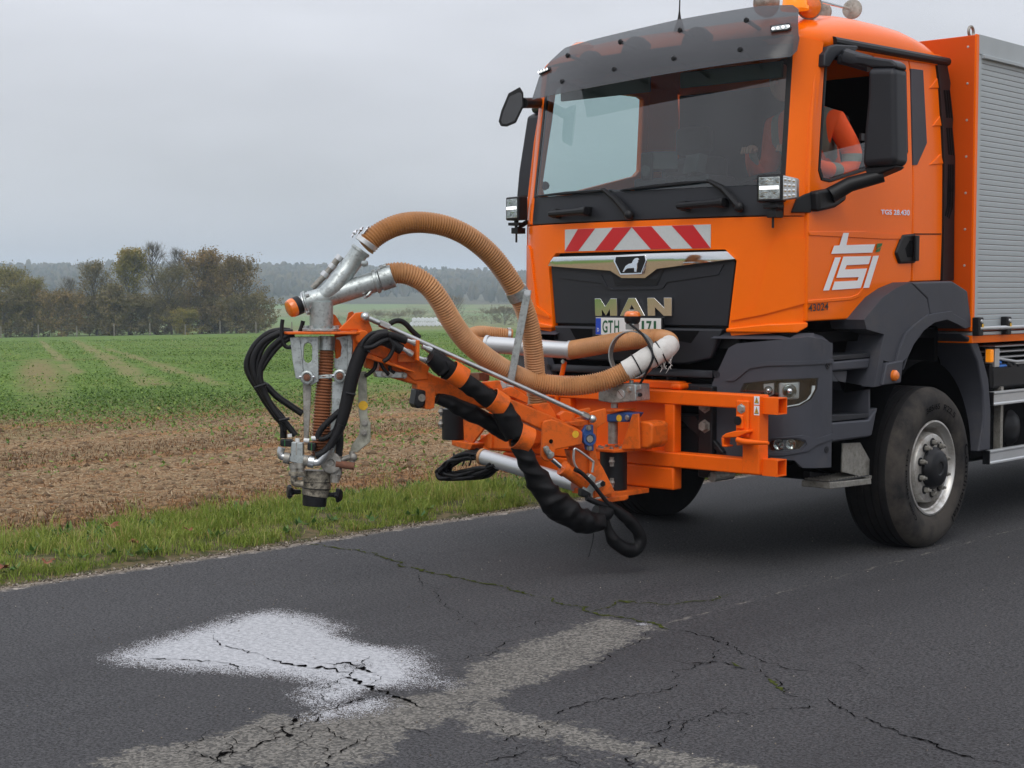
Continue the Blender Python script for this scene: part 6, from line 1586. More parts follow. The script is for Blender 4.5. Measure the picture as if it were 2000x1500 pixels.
# ---- front frame bolted across the bumper (X = -1.07 .. 1.07)
FY = -.30
def fy(z, s, y=FY): return [oY(q, y) for q in px(z, s)]
z1t = (fy('P', '1500,200')[0].z + fy('P', '100,140')[0].z) / 2; z1b = fy('P', '1250,380')[0].z
z2t = fy('P', '1300,1030')[0].z; z2b = fy('P', '1400,1238')[0].z; fx1 = fy('P', '1622,500')[0].x; fxi = fy('P', '1545,500')[0].x; fx2 = fy('P', '1370,950')[0].x
fxm0, fxm1 = fy('P', '375,600')[0].x, fy('P', '505,600')[0].x
def fbox(name, lo, hi, m=FRAMEOR, parent=None, bev=.008): mb = MB(); mb.box(lo, hi); return ob(name, mb, m, parent or arm, bev)
frame = fbox('frame_beam', (-fx1, FY, z1b), (fx1, FY + .10, z1t))
fbox('frame_beam', (-fx1, FY - .002, z2b), (fx1, FY + .098, z2t))
for sg in (1, -1):
    lo, hi = sorted((sg * (fx1 - .115), sg * (fx1 + .001)))
    fbox('frame_upright', (lo, FY - .004, z2b + .004), (hi, FY + .096, z1t - .004))
    for zc_ in ((z1t + z1b) / 2 - .02, (z2t + z2b) / 2):
        a, b = sorted((sg * fx1, sg * (fx1 + .105)))
        for lo_, hi_ in (((a, FY + .03, zc_ - .048), (b, FY + .036, zc_ + .048)), ((a, FY + .12, zc_ - .048), (b, FY + .126, zc_ + .048)), ((a, FY + .036, zc_ + .042), (b, FY + .12, zc_ + .048)), ((a, FY + .036, zc_ - .048), (b, FY + .12, zc_ - .042))):
            fbox('socket_wall', lo_, hi_, bev=.001, parent=frame)
fbox('frame_plate', (-.95, FY + .06, z2b + .01), (fxm0 + .01, FY + .07, z1t - .01))
fbox('frame_plate', (-.95, FY + .0, z2b - .14), (fxm1, FY + .09, z2b - .003), bev=.012)
for x0, x1 in ((fxm0, fxm1), (-1.0, -.9), (-.45, -.36)): fbox('frame_post', (x0, FY + .004, z2t - .002), (x1, FY + .08, z1b + .002))
fbox('top_rail', (-.95, FY + .10, z1t + .0), (fxm0 + .04, FY + .18, z1t + .05)); fbox('rail_end', (fxm0, FY + .06, z1t + .002), (fxm1 - .0, FY + .2, z1t + .04), bev=.014)
# hinge plate, clevis and locking lever at the right upright
hp = fbox('hinge_plate', (fy('P', '1318,300', FY - .02)[0].x, FY - .025, fy('P', '1400,760')[0].z), (fy('P', '1485,300', FY - .02)[0].x, FY - .004, fy('P', '1400,275')[0].z), bev=.01)
p = fy('P', '1388,388', FY - .025)[0]; bolt(p, (0, -1, 0), .02, hp, h=.018)
p = fy('P', '1335,545', FY - .05)[0]; mb = MB(); mb.cyl(p, p + Vector((0, .05, 0)), .026, seg=14); ob('pin', mb, BLACK, hp)
fbox('hinge_knuckle', tuple(fy('P', '1310,650', FY - .045)[0]), tuple(fy('P', '1400,470', FY - .045)[0] + Vector((0, .04, 0))), parent=hp, bev=.008)
P = fy('P', '1125,750 1180,710 1300,678 1465,668 1470,700 1330,760 1160,770', FY - .06); mb = MB(); mb.prism(P, (0, .07, 0)); ob('clevis', mb, FRAMEOR, hp, .005, fixn=True)
P = fy('P', '1122,760 1160,770 1150,860 1200,870 1190,890 1130,885', FY - .06); mb = MB(); mb.prism(P, (0, .07, 0)); ob('clevis', mb, FRAMEOR, hp, .005, fixn=True)
pipe('lock_lever', fy('P', '1330,790 1450,820 1740,835', FY - .07), [.016, .018, .009], FRAMEOR, hp, 4)
mb = MB(); P = fy('P', '1315,780 1500,790 1500,850 1440,860 1320,870', FY - .055); mb.prism(P, (0, .05, 0)); ob('lever_block', mb, ARMOR, hp, .006, fixn=True)
# warning stickers
xs0, xs1 = fy('P', '1552,300', FY - .006)[0].x, fy('P', '1620,300', FY - .006)[0].x
for v0, v1 in ((335, 225), (472, 350)):
    zA, zB = fy('P', f'1585,{v0}')[0].z, fy('P', f'1585,{v1}')[0].z
    st = fbox('sticker', (xs0, FY - .0062, zA), (xs1, FY - .004, zB), WHITE, frame, 0)
    xm = (xs0 + xs1) / 2; hw = (xs1 - xs0) * .42
    mb = MB(); mb.prism([(xm - hw, FY - .0068, zA + .008), (xm + hw, FY - .0068, zA + .008), (xm, FY - .0068, zB - .006)], (0, .0004, 0)); ob('warning_triangle', mb, INKB, st, smooth=0)
    mb = MB(); mb.prism([(xm - hw * .78, FY - .0073, zA + .0115), (xm + hw * .78, FY - .0073, zA + .0115), (xm, FY - .0073, zB - .013)], (0, .0004, 0)); ob('warning_triangle', mb, YEL, st, smooth=0)
    mb = MB(); mb.prism([(xm - hw * .2, FY - .0077, zA + .016), (xm + hw * .2, FY - .0077, zA + .016), (xm + hw * .08, FY - .0077, zB - .02), (xm - hw * .08, FY - .0077, zB - .02)], (0, .0003, 0)); ob('warning_mark', mb, INKB, st, smooth=0)
# black brackets between frame and chassis
for x in (.62, -.62):
    fbox('mount_bracket', (x - .05, FY + .1, .55), (x + .05, .0, 1.1), BLACK)
    for z in (.98, .86): bolt(Vector((x, FY + .1, z)), (0, -1, 0), .028, frame, STEEL, .03)
P = fy('P', '560,470 780,480 1150,960 1110,980 700,640', FY + .12); mb = MB(); mb.prism(P, (0, .04, 0)); ob('mount_strut', mb, BLACK, arm, .004, fixn=True)
mb = MB(); p = fy('P', '1005,1280', FY + .1)[0]; mb.cyl(p, p + Vector((0, .2, 0)), .03, seg=14); ob('tow_pin', mb, STEEL, arm)
# support stays holding the hose pipe
for u, v0, v1 in ((1103, 706, 790), (965, 695, 745)):
    p0, p1 = oY((u, v0), FY), oY((u - 18, v1), FY); pipe('pipe_stay', [p0, p1], .016, FRAMEOR)
    bolt(p0 + Vector((0, -.016, 0)), (0, -1, 0), .01, arm)

# ---- swing post: rotary actuator between two orange plates
SX, SY = .16, -.50
z0, z1 = oY((1203, 956), SY).z, oY((1203, 880), SY).z
rcy = .083
post = None
mb = MB(); mb.cyl((SX, SY, z0), (SX, SY, z1), rcy, seg=32); rot = ob('rotary_actuator', mb, BLACK, arm, .004)
for k, zz_ in enumerate((z0 + .05, z1 - .06)):
    mb = MB(); c = Vector((SX + rcy * .55, SY - rcy * .86, zz_)); mb.cyl(c + Vector((0, 0, -.028)), c + Vector((0, 0, .028)), .013, seg=8); mb.ball(c, .019, 8); ob('actuator_port', mb, STEEL, rot)
def sy(z, s, y=SY): return [oY(q, y) for q in px(z, s)]
pl0 = MB(); P = [(SX - .10, SY - .12, z1), (SX + .10, SY - .12, z1), (SX + .14, SY + .02, z1), (SX + .14, SY + .2, z1), (SX - .12, SY + .2, z1)]; pl0.prism(P, (0, 0, .018)); tp_ = ob('actuator_plate', pl0, ARMOR, arm, .004, fixn=True)
for k in range(7):
    a = k * 2 * math.pi / 7; bolt(Vector((SX + .072 * math.cos(a), SY - .02 + .072 * math.sin(a), z1 + .018)), (0, 0, 1), .010, tp_, STEEL, .012)
P = [(SX - .22, SY - .13, z0), (SX + .09, SY - .13, z0), (SX + .12, SY + .0, z0), (SX + .12, SY + .2, z0), (SX - .22, SY + .2, z0)]; pl0 = MB(); pl0.prism(P, (0, 0, -.03)); ob('base_plate', pl0, ARMOR, arm, .004, fixn=True)
P = sy('K', '885,945 1180,905 1180,940 1165,955 990,980', SY - .13); mb = MB(); mb.prism(P, (0, .02, 0)); ob('base_skirt', mb, ARMOR, arm, .004, fixn=True)
P = sy('K', '1130,455 1232,140 1292,135 1302,460 1300,470 1130,472', SY - .06); mb = MB(); mb.prism(P, (0, .015, 0)); ob('post_gusset', mb, ARMOR, arm, .004, fixn=True)
P = sy('K', '1295,205 1390,215 1424,240 1420,420 1380,465 1300,462', SY - .02); mb = MB(); mb.prism(P, (0, .16, 0)); ob('post_stop', mb, ARMOR, arm, .012, fixn=True)
mb = MB(); zt0, zt1 = sy('K', '1070,420')[0].z, sy('K', '1070,215')[0].z; mb.cyl((SX - .005, SY, zt0), (SX - .005, SY, zt1), .03, seg=16); ob('swing_shaft', mb, STEEL, arm)
P = sy('K', '990,140 1120,118 1255,130 1190,215 990,215', SY - .045); mb = MB(); mb.prism(P, (0, .1, 0)); blk = ob('blue_bearing', mb, BLUEP, arm, .008, fixn=True)
p = sy('K', '1110,178', SY - .047)[0]; mb = MB(); mb.lathe([(0, .021), (.0012, .021), (.0012, 0)], p, (0, -1, 0), 20); ob('lube_sticker', mb, YEL, blk)
bolt(sy('K', '1187,172', SY - .047)[0], (0, -1, 0), .012, blk)
P = sy('K', '985,100 1150,90 1150,110 990,132', SY - .06); mb = MB(); mb.prism(P, (0, .12, 0)); ob('top_plate', mb, ARMOR, arm, .004, fixn=True)
# grey distribution box with round cover on top of the post
P = sy('O', '172,1165 440,1090 440,1050 625,1015 850,1040 862,1345 440,1385 172,1340', SY - .06); mb = MB(); mb.prism(P, (0, .14, 0)); dbx = ob('distribution_box', mb, GALV, arm, .006, fixn=True)
p = sy('O', '588,1218', SY - .061)[0]; mb = MB(); mb.lathe([(0, .029), (.004, .028), (.004, 0)], p, (0, -1, 0), 24); cv = ob('round_cover', mb, ALU, dbx)
d_ = Vector((.7, 0, -.7)); n_ = Vector((.7, 0, .7)) * .0022; mb = MB(); mb.prism([p + d_ * .026 + n_ + Vector((0, -.0045, 0)), p - d_ * .026 + n_ + Vector((0, -.0045, 0)), p - d_ * .026 - n_ + Vector((0, -.0045, 0)), p + d_ * .026 - n_ + Vector((0, -.0045, 0))], (0, .0004, 0)); ob('cover_slot', mb, RUST, cv, smooth=0)
bolt(sy('O', '745,1130', SY - .061)[0], (0, -1, 0), .014, dbx, h=.014)
P = sy('O', '850,1050 945,1050 948,1130 870,1150', SY - .05); mb = MB(); mb.prism(P, (0, .02, 0)); ob('box_lug', mb, GALV, dbx, .003, fixn=True)
pipe('hose_ring_stem', sy('O', '780,1040 780,960', SY), .014, GALV)
pipe('box_neck', sy('O', '470,1385 470,1470', SY), .022, GALV); bolt(sy('O', '900,1225', SY - .02)[0], (1, -.3, 0), .012, dbx, BLACK, .03)
# big ring that guides the lower hose, with its beacon
rc = sy('O', '790,500', SY + .02)[0]; ra = sy('O', '1180,500', SY + .02)[0]; rx_ = .128; rz_ = (sy('O', '790,65', SY)[0].z - sy('O', '790,930', SY)[0].z) / 2
rn = Vector((.27, -.963, 0)); ru = Vector((.963, .27, 0)); rcn = sy('O', '795,495', SY)[0]
rows = []
for k in range(49):
    a = 2 * math.pi * k / 48; e = ru * math.cos(a) * rz_ * 1.0 + UP * math.sin(a) * rz_
    rows.append([rcn + e * s + rn * w for s, w in ((.97, -.028), (.97, .028), (1.02, .028), (1.02, -.028), (.97, -.028))])
mb = MB(); mb.grid(rows); ring = ob('hose_ring', mb, GALV, arm, fixn=True, smooth=40)
c = rcn + UP * (rz_ + .01); mb = MB(); mb.box((c.x - .03, c.y - .03, c.z), (c.x + .03, c.y + .03, c.z + .035)); ob('beacon_foot', mb, GALV, ring, .004)
c = c + UP * .034; mb = MB(); mb.lathe([(0, .036), (.012, .046), (.035, .050), (.045, .050)], c, (0, 0, 1), 24); bb = ob('ring_beacon_base', mb, BLACK, ring); mb = MB(); mb.lathe([(.045, .0505), (.052, .0505), (.066, .045), (.075, .034), (.077, 0)], c, (0, 0, 1), 24); ob('ring_beacon', mb, AMBER, ring)
pipe('beacon_cable', [c + Vector((.02, -.05, -.0)), rcn + ru * .09 + UP * (rz_ * .8) - rn * -.04, rcn + ru * rz_ * 1.08 + rn * .05, rcn + ru * rz_ * .8 - UP * rz_ * .7 + rn * .05, rcn - UP * rz_ * 1.25 + ru * .05], .0075, BLACK, ring, 8)

# ---- upright bracket and pivot of the boom
br_ = plate_('pivot_bracket', 'K', '822,130 870,112 985,85 985,215 900,270 890,480 905,560 960,650 1070,870 1060,885 872,935 880,810 830,705', .03, .02)
plate_('pivot_bracket', 'K', '600,210 830,140 985,85 985,215 905,265 890,500 820,690 700,640 640,480', -.12, .02)
plate_('pivot_web', 'K', '640,480 880,470 885,690 830,705 700,690', .0, .08, parent=br_)
plate_('bracket_shelf', 'K', '550,225 790,195 800,245 740,262 600,230', .02, .12, parent=br_)
plate_('bracket_ear', 'K', '540,150 600,110 690,130 690,205 560,215', -.02, .05, parent=br_); plate_('bracket_ear', 'K', '690,110 835,78 845,120 740,150', -.05, .02, parent=br_)
P = Bp('K', '762,310 800,245 868,240 872,490 800,480 795,430 765,400', .055); mb = MB(); mb.prism(P, -NB * .03); fl = ob('flange_bearing', mb, BLUEP, arm, .006, fixn=True)
p = Bp('K', '822,372', .056)[0]; mb = MB(); mb.lathe([(0, .042), (.018, .040), (.018, .026), (.010, .025), (.010, 0)], p, NB, 24); ob('bearing_housing', mb, BLUEP, fl); mb = MB(); mb.lathe([(.01, .022), (.02, .020), (.02, 0)], p, NB, 20); ob('bearing_pin', mb, STEEL, fl)
for s in ('820,268', '826,460'): bolt(Bp('K', s, .056)[0], NB, .012, fl, STEEL, .014)

# ---- boom: square tube with end plate
tube_ = '745,690 800,704 850,734 905,750 981,772 1085,815 1135,840 1110,862 1062,842 985,806 905,790 862,776 815,752 740,730'
boom = plate_('boom', 'F', tube_, .045, .10, bev=.010)
plate_('boom_cheek', 'K', '385,235 400,205 480,188 620,240 765,305 762,425 512,475 492,570 440,590 400,578 375,545 382,400', .075, .022, parent=boom, bev=.006)
plate_('boom_cheek', 'K', '385,235 400,205 480,188 620,240 765,305 762,425 512,475 492,570 440,590 400,578 375,545 382,400', -.085, .022, parent=boom, bev=.006)
p = Bp('K', '465,397', .0755)[0]; mb = MB(); mb.lathe([(0, .013), (.0008, .013), (.0008, 0)], p, NB, 18); ob('cheek_hole', mb, BLACKM, boom)
p = Bp('K', '697,330', .0755)[0]; mb = MB(); mb.lathe([(0, .021), (.001, .021), (.001, 0)], p, NB, 20); lu = ob('lube_sticker', mb, YEL, boom)
plate_('boom_top_cover', 'J', '520,610 720,590 760,690 855,660 1040,770 1035,850 850,770 750,755', -.06, .04, parent=boom)
plate_('hose_saddle', 'J', '1040,865 1270,840 1340,960 1370,1040 1240,980', -.05, .05, parent=boom)
# head end of the boom
plate_('boom_head', 'L', '350,290 500,240 760,480 1000,370 1320,360 1330,700 1500,800 1460,940 1480,1010 1240,1030 1090,900 820,700 500,600 420,640 350,560', .055, .03, bev=.006)
plate_('boom_head', 'L', '380,230 560,240 780,480 1000,420 1300,380 1320,700 1440,960 1220,1020 1000,860 600,700', -.06, .03, bev=.006)
plate_('boom_flange', 'L', '430,600 510,590 1250,880 1240,900 430,650', .11, .17, parent=boom)
plate_('valve_clevis', 'L', '455,660 620,690 580,850 470,820', .04, .06)
vb_ = plate_('valve_manifold', 'L', '600,880 700,870 1085,890 1100,990 640,975', .07, .06, GALV); 
for s in ('750,920', '845,925', '1080,945'): bolt(Bp('L', s, .071)[0], NB, .012, vb_, STEEL, .01)
fplate = plate_('bulkhead_plate', 'L', '1280,375 1335,370 1330,720 1285,700', .16, .18, parent=boom)
plate_('bulkhead_base', 'L', '985,600 1330,560 1330,730 1290,730 985,730', .10, .03, parent=boom)
lug = plate_('cylinder_lug', 'L', '1290,1050 1600,1080 1600,1190 1570,1470 1500,1500 1420,1490 1400,1250 1300,1200', .05, .10)
plate_('lug_bush', 'L', '1290,1160 1440,1190 1430,1400 1390,1470 1290,1490 1250,1410', .06, .11, BLACK, lug, .012)
p = Bp('L', '1365,1310', .0605)[0]; mb = MB(); mb.lathe([(0, .022), (.006, .02), (.006, .012), (.003, .011), (.003, 0)], p, NB, 18); ob('lug_pin', mb, STEEL, lug)
# hydraulic fittings through the bulkhead
for (a, b_) in (('1040,500 1210,600', '1310,660 1490,720'), ('1110,370 1290,430', '1370,470 1520,540')):
    for s in (a, b_):
        q = Bp('L', s, .13); d = q[1] - q[0]
        mb = MB(); mb.tube([q[0], q[0] + d * .45, q[0] + d * .46, q[0] + d * .62, q[0] + d * .63, q[1]], [.012, .012, .0155, .0155, .018, .018], 10); ob('hose_fitting', mb, ZINC, fplate)
# tie rod above the boom
q0, q1 = Bp('G', '1165,1092', .09)[0], Bp('J', '1755,1018', .09)[0]; d = q1 - q0
rod = pipe('tie_rod', [q0, q0 + d * .10, q0 + d * .12, q0 + d * .95, q0 + d * .96, q1], .0145, ZINC, arm); 
rod.data.clear_geometry() if False else None
for p, r in ((q0, .026), (q1, .024)):
    mb = MB(); mb.ball(p, r, 14); ob('ball_joint', mb, ZINC, rod); mb = MB(); mb.cyl(p, p - NB * .12, .012, seg=10); ob('joint_pin', mb, ZINC, rod)
mb = MB(); mb.cyl(q0 + d * .06, q0 + d * .10, .020, seg=6); mb.cyl(q1 - d * .05, q1 - d * .02, .020, seg=6); ob('lock_nut', mb, ZINC, rod)
# lift cylinder under the boom
cl = plate_('cylinder_clevis', 'K', '400,450 430,440 500,520 485,560 450,565 405,490', .10, .02, GALV, arm, .006)
for s in ('422,465', '470,520'): bolt(Bp('K', s, .101)[0], NB, .012, cl, ZINC, .012)
q0, q1, q2 = Bp('K', '470,560', .06)[0], Bp('K', '575,650', .06)[0], Bp('K', '800,800', .06)[0]
cyl_ = pipe('lift_cylinder', [q1, q2], .040, ARMOR); pipe('cylinder_rod', [q0, q1 + (q1 - q0) * .1], .015, CHROME, cyl_); mb = MB(); mb.cyl(q1 - (q2 - q1).normalized() * .004, q1 + (q2 - q1).normalized() * .02, .046, seg=24); ob('cylinder_gland', mb, ARMOR, cyl_)
pipe('steel_line', Bp('K', '720,665 685,600 682,500 705,470 850,575 866,600 855,690', .10), .0075, ZINC, cyl_, 4)
vbk = plate_('check_valve', 'K', '790,760 840,700 895,740 880,800 970,765 960,820 870,870 860,920 760,920 770,830', .09, .05, GALV, arm, .006)
plate_('valve_coil', 'K', '760,840 850,890 840,945 755,920', .11, .06, BLACK, vbk, .008)
bolt(Bp('K', '955,798', .092)[0], NB, .012, vbk, BLACK, .012)

# ---- second link, its left actuator and the cable pipe below
LY = -.55
def ly(z, s, y=LY): return [oY(q, y) for q in px(z, s)]
def lplate(name, z, s, y, th, m=ARMOR, bev=.005, parent=arm): mb = MB(); mb.prism(ly(z, s, y), (0, th, 0)); return ob(name, mb, m, parent, bev, fixn=True)
LX = ly('N', '300,400')[0].x; lz0, lz1 = ly('N', '300,650')[0].z, ly('N', '300,150')[0].z
mb = MB(); mb.cyl((LX, LY, lz0), (LX, LY, lz1), .078, seg=28); act2 = ob('rotary_actuator', mb, BLACK, arm, .004)
for z in (lz1 - .02, lz1 - .10): mb = MB(); mb.ball((LX - .05, LY - .065, z), .022, 8); mb.cyl((LX - .05, LY - .065, z - .03), (LX - .05, LY - .065, z + .03), .011, seg=8); ob('actuator_port', mb, STEEL, act2)
lplate('link_gusset', 'N', '448,180 820,442 600,722 462,662', LY - .02, .02)
lplate('link_foot', 'N', '262,665 600,722 605,740 565,825 440,800 270,745', LY - .06, .12)
lplate('link_beam', 'N', '600,740 850,560 1560,480 1560,720 1500,820 850,800 700,700', LY + .05, .12)
lplate('link_strip', 'N', '850,560 915,545 915,800 850,800', LY + .03, .03)
lplate('link_cover', 'N', '1180,260 1500,440 1560,480 1560,720 1400,640 1250,380', LY + .1, .05)
lplate('brown_box', 'J', '330,505 490,505 492,595 400,600 340,540', LY + .1, .1, RUST)
q0, q1 = ly('N', '760,930', LY - .05)[0], ly('K', '700,800', SY - .12)[0]
cp = pipe('cable_pipe', [q0, q0.lerp(q1, .5), q1], [.050, .050, .046], ALU, arm, 6, 24)
mb = MB(); dd = (q1 - q0).normalized(); mb.cyl(q0 - dd * .002, q0 + dd * .02, .054, seg=24); ob('pipe_collar', mb, HOSE, cp)
for i in range(11):
    a = i / 10; k = random.Random(i)
    c0 = ly('N', f'{740},{900 + 60 * (a - .5)}', LY - .05)[0]
    loop = ly('N', ' '.join(f'{u + k.uniform(-18, 18)},{v + k.uniform(-20, 20)}' for u, v in ((760, 920 + 90 * (a - .5)), (560, 900 + 110 * (a - .5)), (330 - 40 * a, 980 + 40 * a), (110 + 90 * (1 - a) * (i % 3) / 2, 1160), (170 + 20 * a, 1270 - 40 * (i % 3)), (420, 1290 - 60 * (i % 4) * .6), (760, 1250 - 90 * (i % 4) * .5), (960, 1130 - 30 * (i % 3)), (1040, 1040))), LY - .05)
    loop = [p + Vector((0, .05 * math.sin(j * 1.3 + i), 0)) for j, p in enumerate(loop)]
    pipe('cable', loop, .011 + .004 * (i % 3 == 0), RUBBER, arm, 6, 8)
for u in (450, 300, 560): P = ly('N', f'{u},880 {u + 20},1000 {u - 10},1080', LY - .10); pipe('cable_tie', P, .006, BLACK, arm, 3, 6)

# ---- black sleeve over the hydraulic hoses, held by orange rings
SO = .17
rings = (('J', '215,505', .064, '215,505 300,560'), ('J', '660,815', .067, '660,815 760,880'), ('J', '940,1215', .078, '940,1215 1040,1260'))
sl_path = Bp('L', '1500,640 1620,720 1760,850', SO) + Bp('J', '110,450 215,510 330,610 470,700 560,770 660,825 750,920 820,1040 900,1180', SO)
slv = sleeve('hose_sleeve', sl_path, [.045, .055, .06, .055, .05, .052, .055, .055, .062, .068, .070], CLOTH, arm, seed=3, amp=.07)
for z, s, r, ax in rings:
    c = Bp(z, s, SO)[0]; a = Bp(z, ax, SO); d = (a[1] - a[0]).normalized()
    mb = MB(); mb.lathe([(-.045, r - .006), (-.045, r), (.045, r), (.045, r - .006)], c + d * .02, d, 32, closed=True); ob('sleeve_ring', mb, ARMOR, arm, .002, smooth=40)
    mb = MB(); mb.box((-.03, -.02, -.03), (.03, .02, .03), Matrix.Translation(c - NB * (r + .01))); ob('ring_foot', mb, ARMOR, arm, .004)
sleeve('hose_sleeve', Bp('J', '20,790 150,830 330,920 520,1010 700,1110 830,1200', .06), [.03, .045, .05, .05, .05, .05], CLOTH, arm, seed=9)
low = Bp('J', '930,1240', SO) + Bp('K', '200,500 270,640 340,760 430,900 540,1010 680,1110 820,1160 960,1160', SO)
sleeve('hose_sleeve', low, [.05, .055, .06, .07, .082, .085, .082, .072, .045], CLOTH, arm, seed=5, amp=.13)
for o_ in (-30, 0, 30): pipe('hydraulic_hose', Bp('J', f'{900 + o_},1190 {960 + o_},1320 {1010 + o_},1420', SO - .01) + Bp('K', f'{300 + o_},650', SO - .01), .016, RUBBER)
pipe('hydraulic_hose', Bp('K', '690,660 760,700 860,800 930,890 1010,990 1080,1050', .13), [.014, .012, .012, .012, .013, .018], RUBBER)
sleeve('hose_loop', Bp('K', '1010,990 1100,1060 1200,1140 1290,1250 1310,1350 1260,1420 1180,1420 1100,1370 1040,1310 1000,1200 985,1120', .13), [.02, .03, .036, .038, .038, .04, .042, .042, .04, .025, .02], CLOTH, arm, seed=7, amp=.06)
pipe('hydraulic_hose', Bp('K', '800,930 860,960 940,990 1000,1010', .12), .017, RUBBER)
sleeve('sleeve_end', Bp('K', '880,1060 950,1080 1000,1060 1030,1020', .12), [.045, .05, .045, .03], CLOTH, arm, seed=8)
pipe('loose_tie', Bp('K', '868,1265 860,1340 835,1440 820,1490', .15), .003, BLACK)

# ---- big conveying hoses
up_path = dpath('714,480,8.66 738,458,8.68 775,440,8.72 818,434,8.78 868,441,8.84 915,462,8.9 958,497,8.97 990,538,9.03 1012,575,9.08')
corrugated('conveying_hose', up_path, .0575, HOSEB)
corrugated('conveying_hose', dpath('1008,568,9.075 1024,602,9.12 1036,645,9.17 1042,690,9.22 1046,740,9.28 1050,795,9.34'), .056, HOSE)
low_path = dpath('756,535,8.70 785,533,8.72 815,543,8.75 840,562,8.78 862,592,8.82 884,630,8.88 910,665,8.95 945,695,9.03 985,722,9.12 1030,742,9.22 1080,752,9.26 1130,753,9.29 1180,744,9.30 1225,724,9.30')
corrugated('conveying_hose', low_path, .0575, HOSE)
corrugated('conveying_hose', dpath('1220,727,9.30 1255,706,9.29 1285,690,9.29 1303,678,9.34 1306,668,9.42 1290,662,9.50 1255,662,9.57 1200,669,9.69 1150,678,9.81 1113,684,9.90'), .056, HOSE)
sleeve('white_wrap', dpath('1222,724,9.30 1250,708,9.29 1278,693,9.29 1298,682,9.31 1309,673,9.37'), [.062, .064, .066, .066, .062], WRAP, arm, seed=12, amp=.035)
for s in ('1243,712,9.295', '1275,695,9.29', '1290,687,9.30'):
    p = dpath(s)[0]; d = dpath('1250,708,9.29 1278,693,9.29'); d = (d[1] - d[0]).normalized(); mb = MB(); mb.lathe([(-.004, .066), (-.004, .0705), (.004, .0705), (.004, .066)], p, d, 28, closed=True); ob('cable_tie', mb, BLACK, arm)
rg = random.Random(4)
for i in range(14):
    p = dpath('1296,712,9.30')[0] + Vector((rg.uniform(-.03, .05), rg.uniform(-.03, .05), rg.uniform(-.02, .06))); e = p + Vector((rg.uniform(-.02, .04), rg.uniform(-.03, .02), -rg.uniform(.02, .05)))
    pipe('wrap_thread', [p, p.lerp(e, .5) + Vector((rg.uniform(-.01, .01), 0, 0)), e], [.003, .0022, .001], WRAP, arm, 3, 4)
bp_ = pipe('conveying_pipe', dpath('953,673,10.12 1113,684,9.90'), .054, ALU, arm, 4, 28)
for s in ('953,673,10.12', '1113,684,9.90'):
    p = dpath(s)[0]; d = dpath('953,673,10.12 1113,684,9.90'); d = (d[1] - d[0]).normalized(); mb = MB(); mb.lathe([(-.012, .054), (-.012, .061), (.008, .061), (.008, .054)], p, d, 28, closed=True); ob('pipe_collar', mb, ALU, bp_)
corrugated('conveying_hose', dpath('956,673,10.12 935,672,10.16 922,665,10.22 921,655,10.3 938,650,10.38 965,652,10.42 1000,656,10.44'), .045, HOSE, pitch=.016)
mb = MB(); p = dpath('993,655,10.44')[0]; mb.lathe([(-.01, .046), (-.01, .052), (.01, .052), (.01, .046)], p, dpath('1000,656,10.44')[0] - dpath('965,652,10.42')[0], 20, closed=True); ob('hose_clip', mb, ZINC, arm)
# clamp and galvanised strut carrying the upper hose
cc = dpath('1011,573,9.08')[0]; cd = (dpath('1024,602,9.12')[0] - dpath('990,538,9.03')[0]).normalized()
mb = MB(); mb.lathe([(-.028, .060), (-.028, .066), (.03, .066), (.03, .060)], cc, cd, 32, closed=True); ob('hose_clamp', mb, GALV, arm)
t0, t1 = dpath('1031,566,9.02')[0], dpath('996,752,9.06')[0]; dd = (t1 - t0).normalized(); sdv = dd.cross(cf).normalized() * .022
mb = MB(); mb.prism([t0 - sdv, t0 + sdv, t1 + sdv, t1 - sdv], cf * .030); stt = ob('hose_strut', mb, GALV, arm, .004, fixn=True)
mb = MB(); a = t1 + dd * .0; mb.prism([a - sdv * 1.1, a + sdv * 1.1, a + sdv * 1.1 + dd * .045, a - sdv * 2.6 + dd * .03, a - sdv * 2.6 - dd * .02], cf * .02); ob('strut_foot', mb, GALV, stt, .004, fixn=True)
bolt(t1 - sdv * 1.8 + dd * .01 - cf * .002, -cf, .014, stt, ZINC, .014); bolt(t0 + dd * .02 - cf * .002, -cf, .014, stt, ZINC, .014)

# ---- head: Y-pipe, flange, brackets, nozzle
HDp = 8.60
def hp_(z, s, d=HDp): return [oD(q, d) for q in px(z, s)]
ypipe = pipe('y_pipe', hp_('G', '600,958 700,925') + hp_('G', '1000,835 1310,735', HDp + .03), .058, GALV, arm, 4, 28)
pipe('branch_pipe', hp_('G', '720,930', HDp) + hp_('G', '860,800', HDp + .0) + hp_('G', '1020,590 1130,435', HDp + .03), [.050, .053, .052, .051], GALV, ypipe, 6, 28)
a, b_ = hp_('G', '1000,835 1310,735', HDp + .03); dy = (b_ - a).normalized()
def collar(c, d, r, w, m=GALV, parent=ypipe, name='pipe_flange'): mb = MB(); mb.lathe([(-w, r * .8), (-w, r), (w, r), (w, r * .8)], c, d, 30, closed=True); return ob(name, mb, m, parent, .002)
collar(b_ - dy * .02, dy, .068, .010); collar(b_ + dy * .04, dy, .064, .036)
for s in ('1335,590', '1165,905'): 
    p = hp_('G', s, HDp + .0)[0]; q = b_ - dy * .0; e = (p - q).normalized(); q = q + e * .06; sd2 = e.cross(dy).normalized() * .016
    mb = MB(); mb.prism([q - sd2, q + sd2, p + sd2 * .8, p - sd2 * .8], dy * .022); ob('clamp_ear', mb, GALV, ypipe, .003, fixn=True)
    bolt(p - e * .008, dy * -1, .009, ypipe, ZINC, .014)
q = hp_('G', '1020,590 1130,435', HDp + .03); db_ = (q[1] - q[0]).normalized(); collar(q[1] + db_ * .045, db_, .066, .014, ALU); collar(q[1] - db_ * .01, db_, .057, .008)
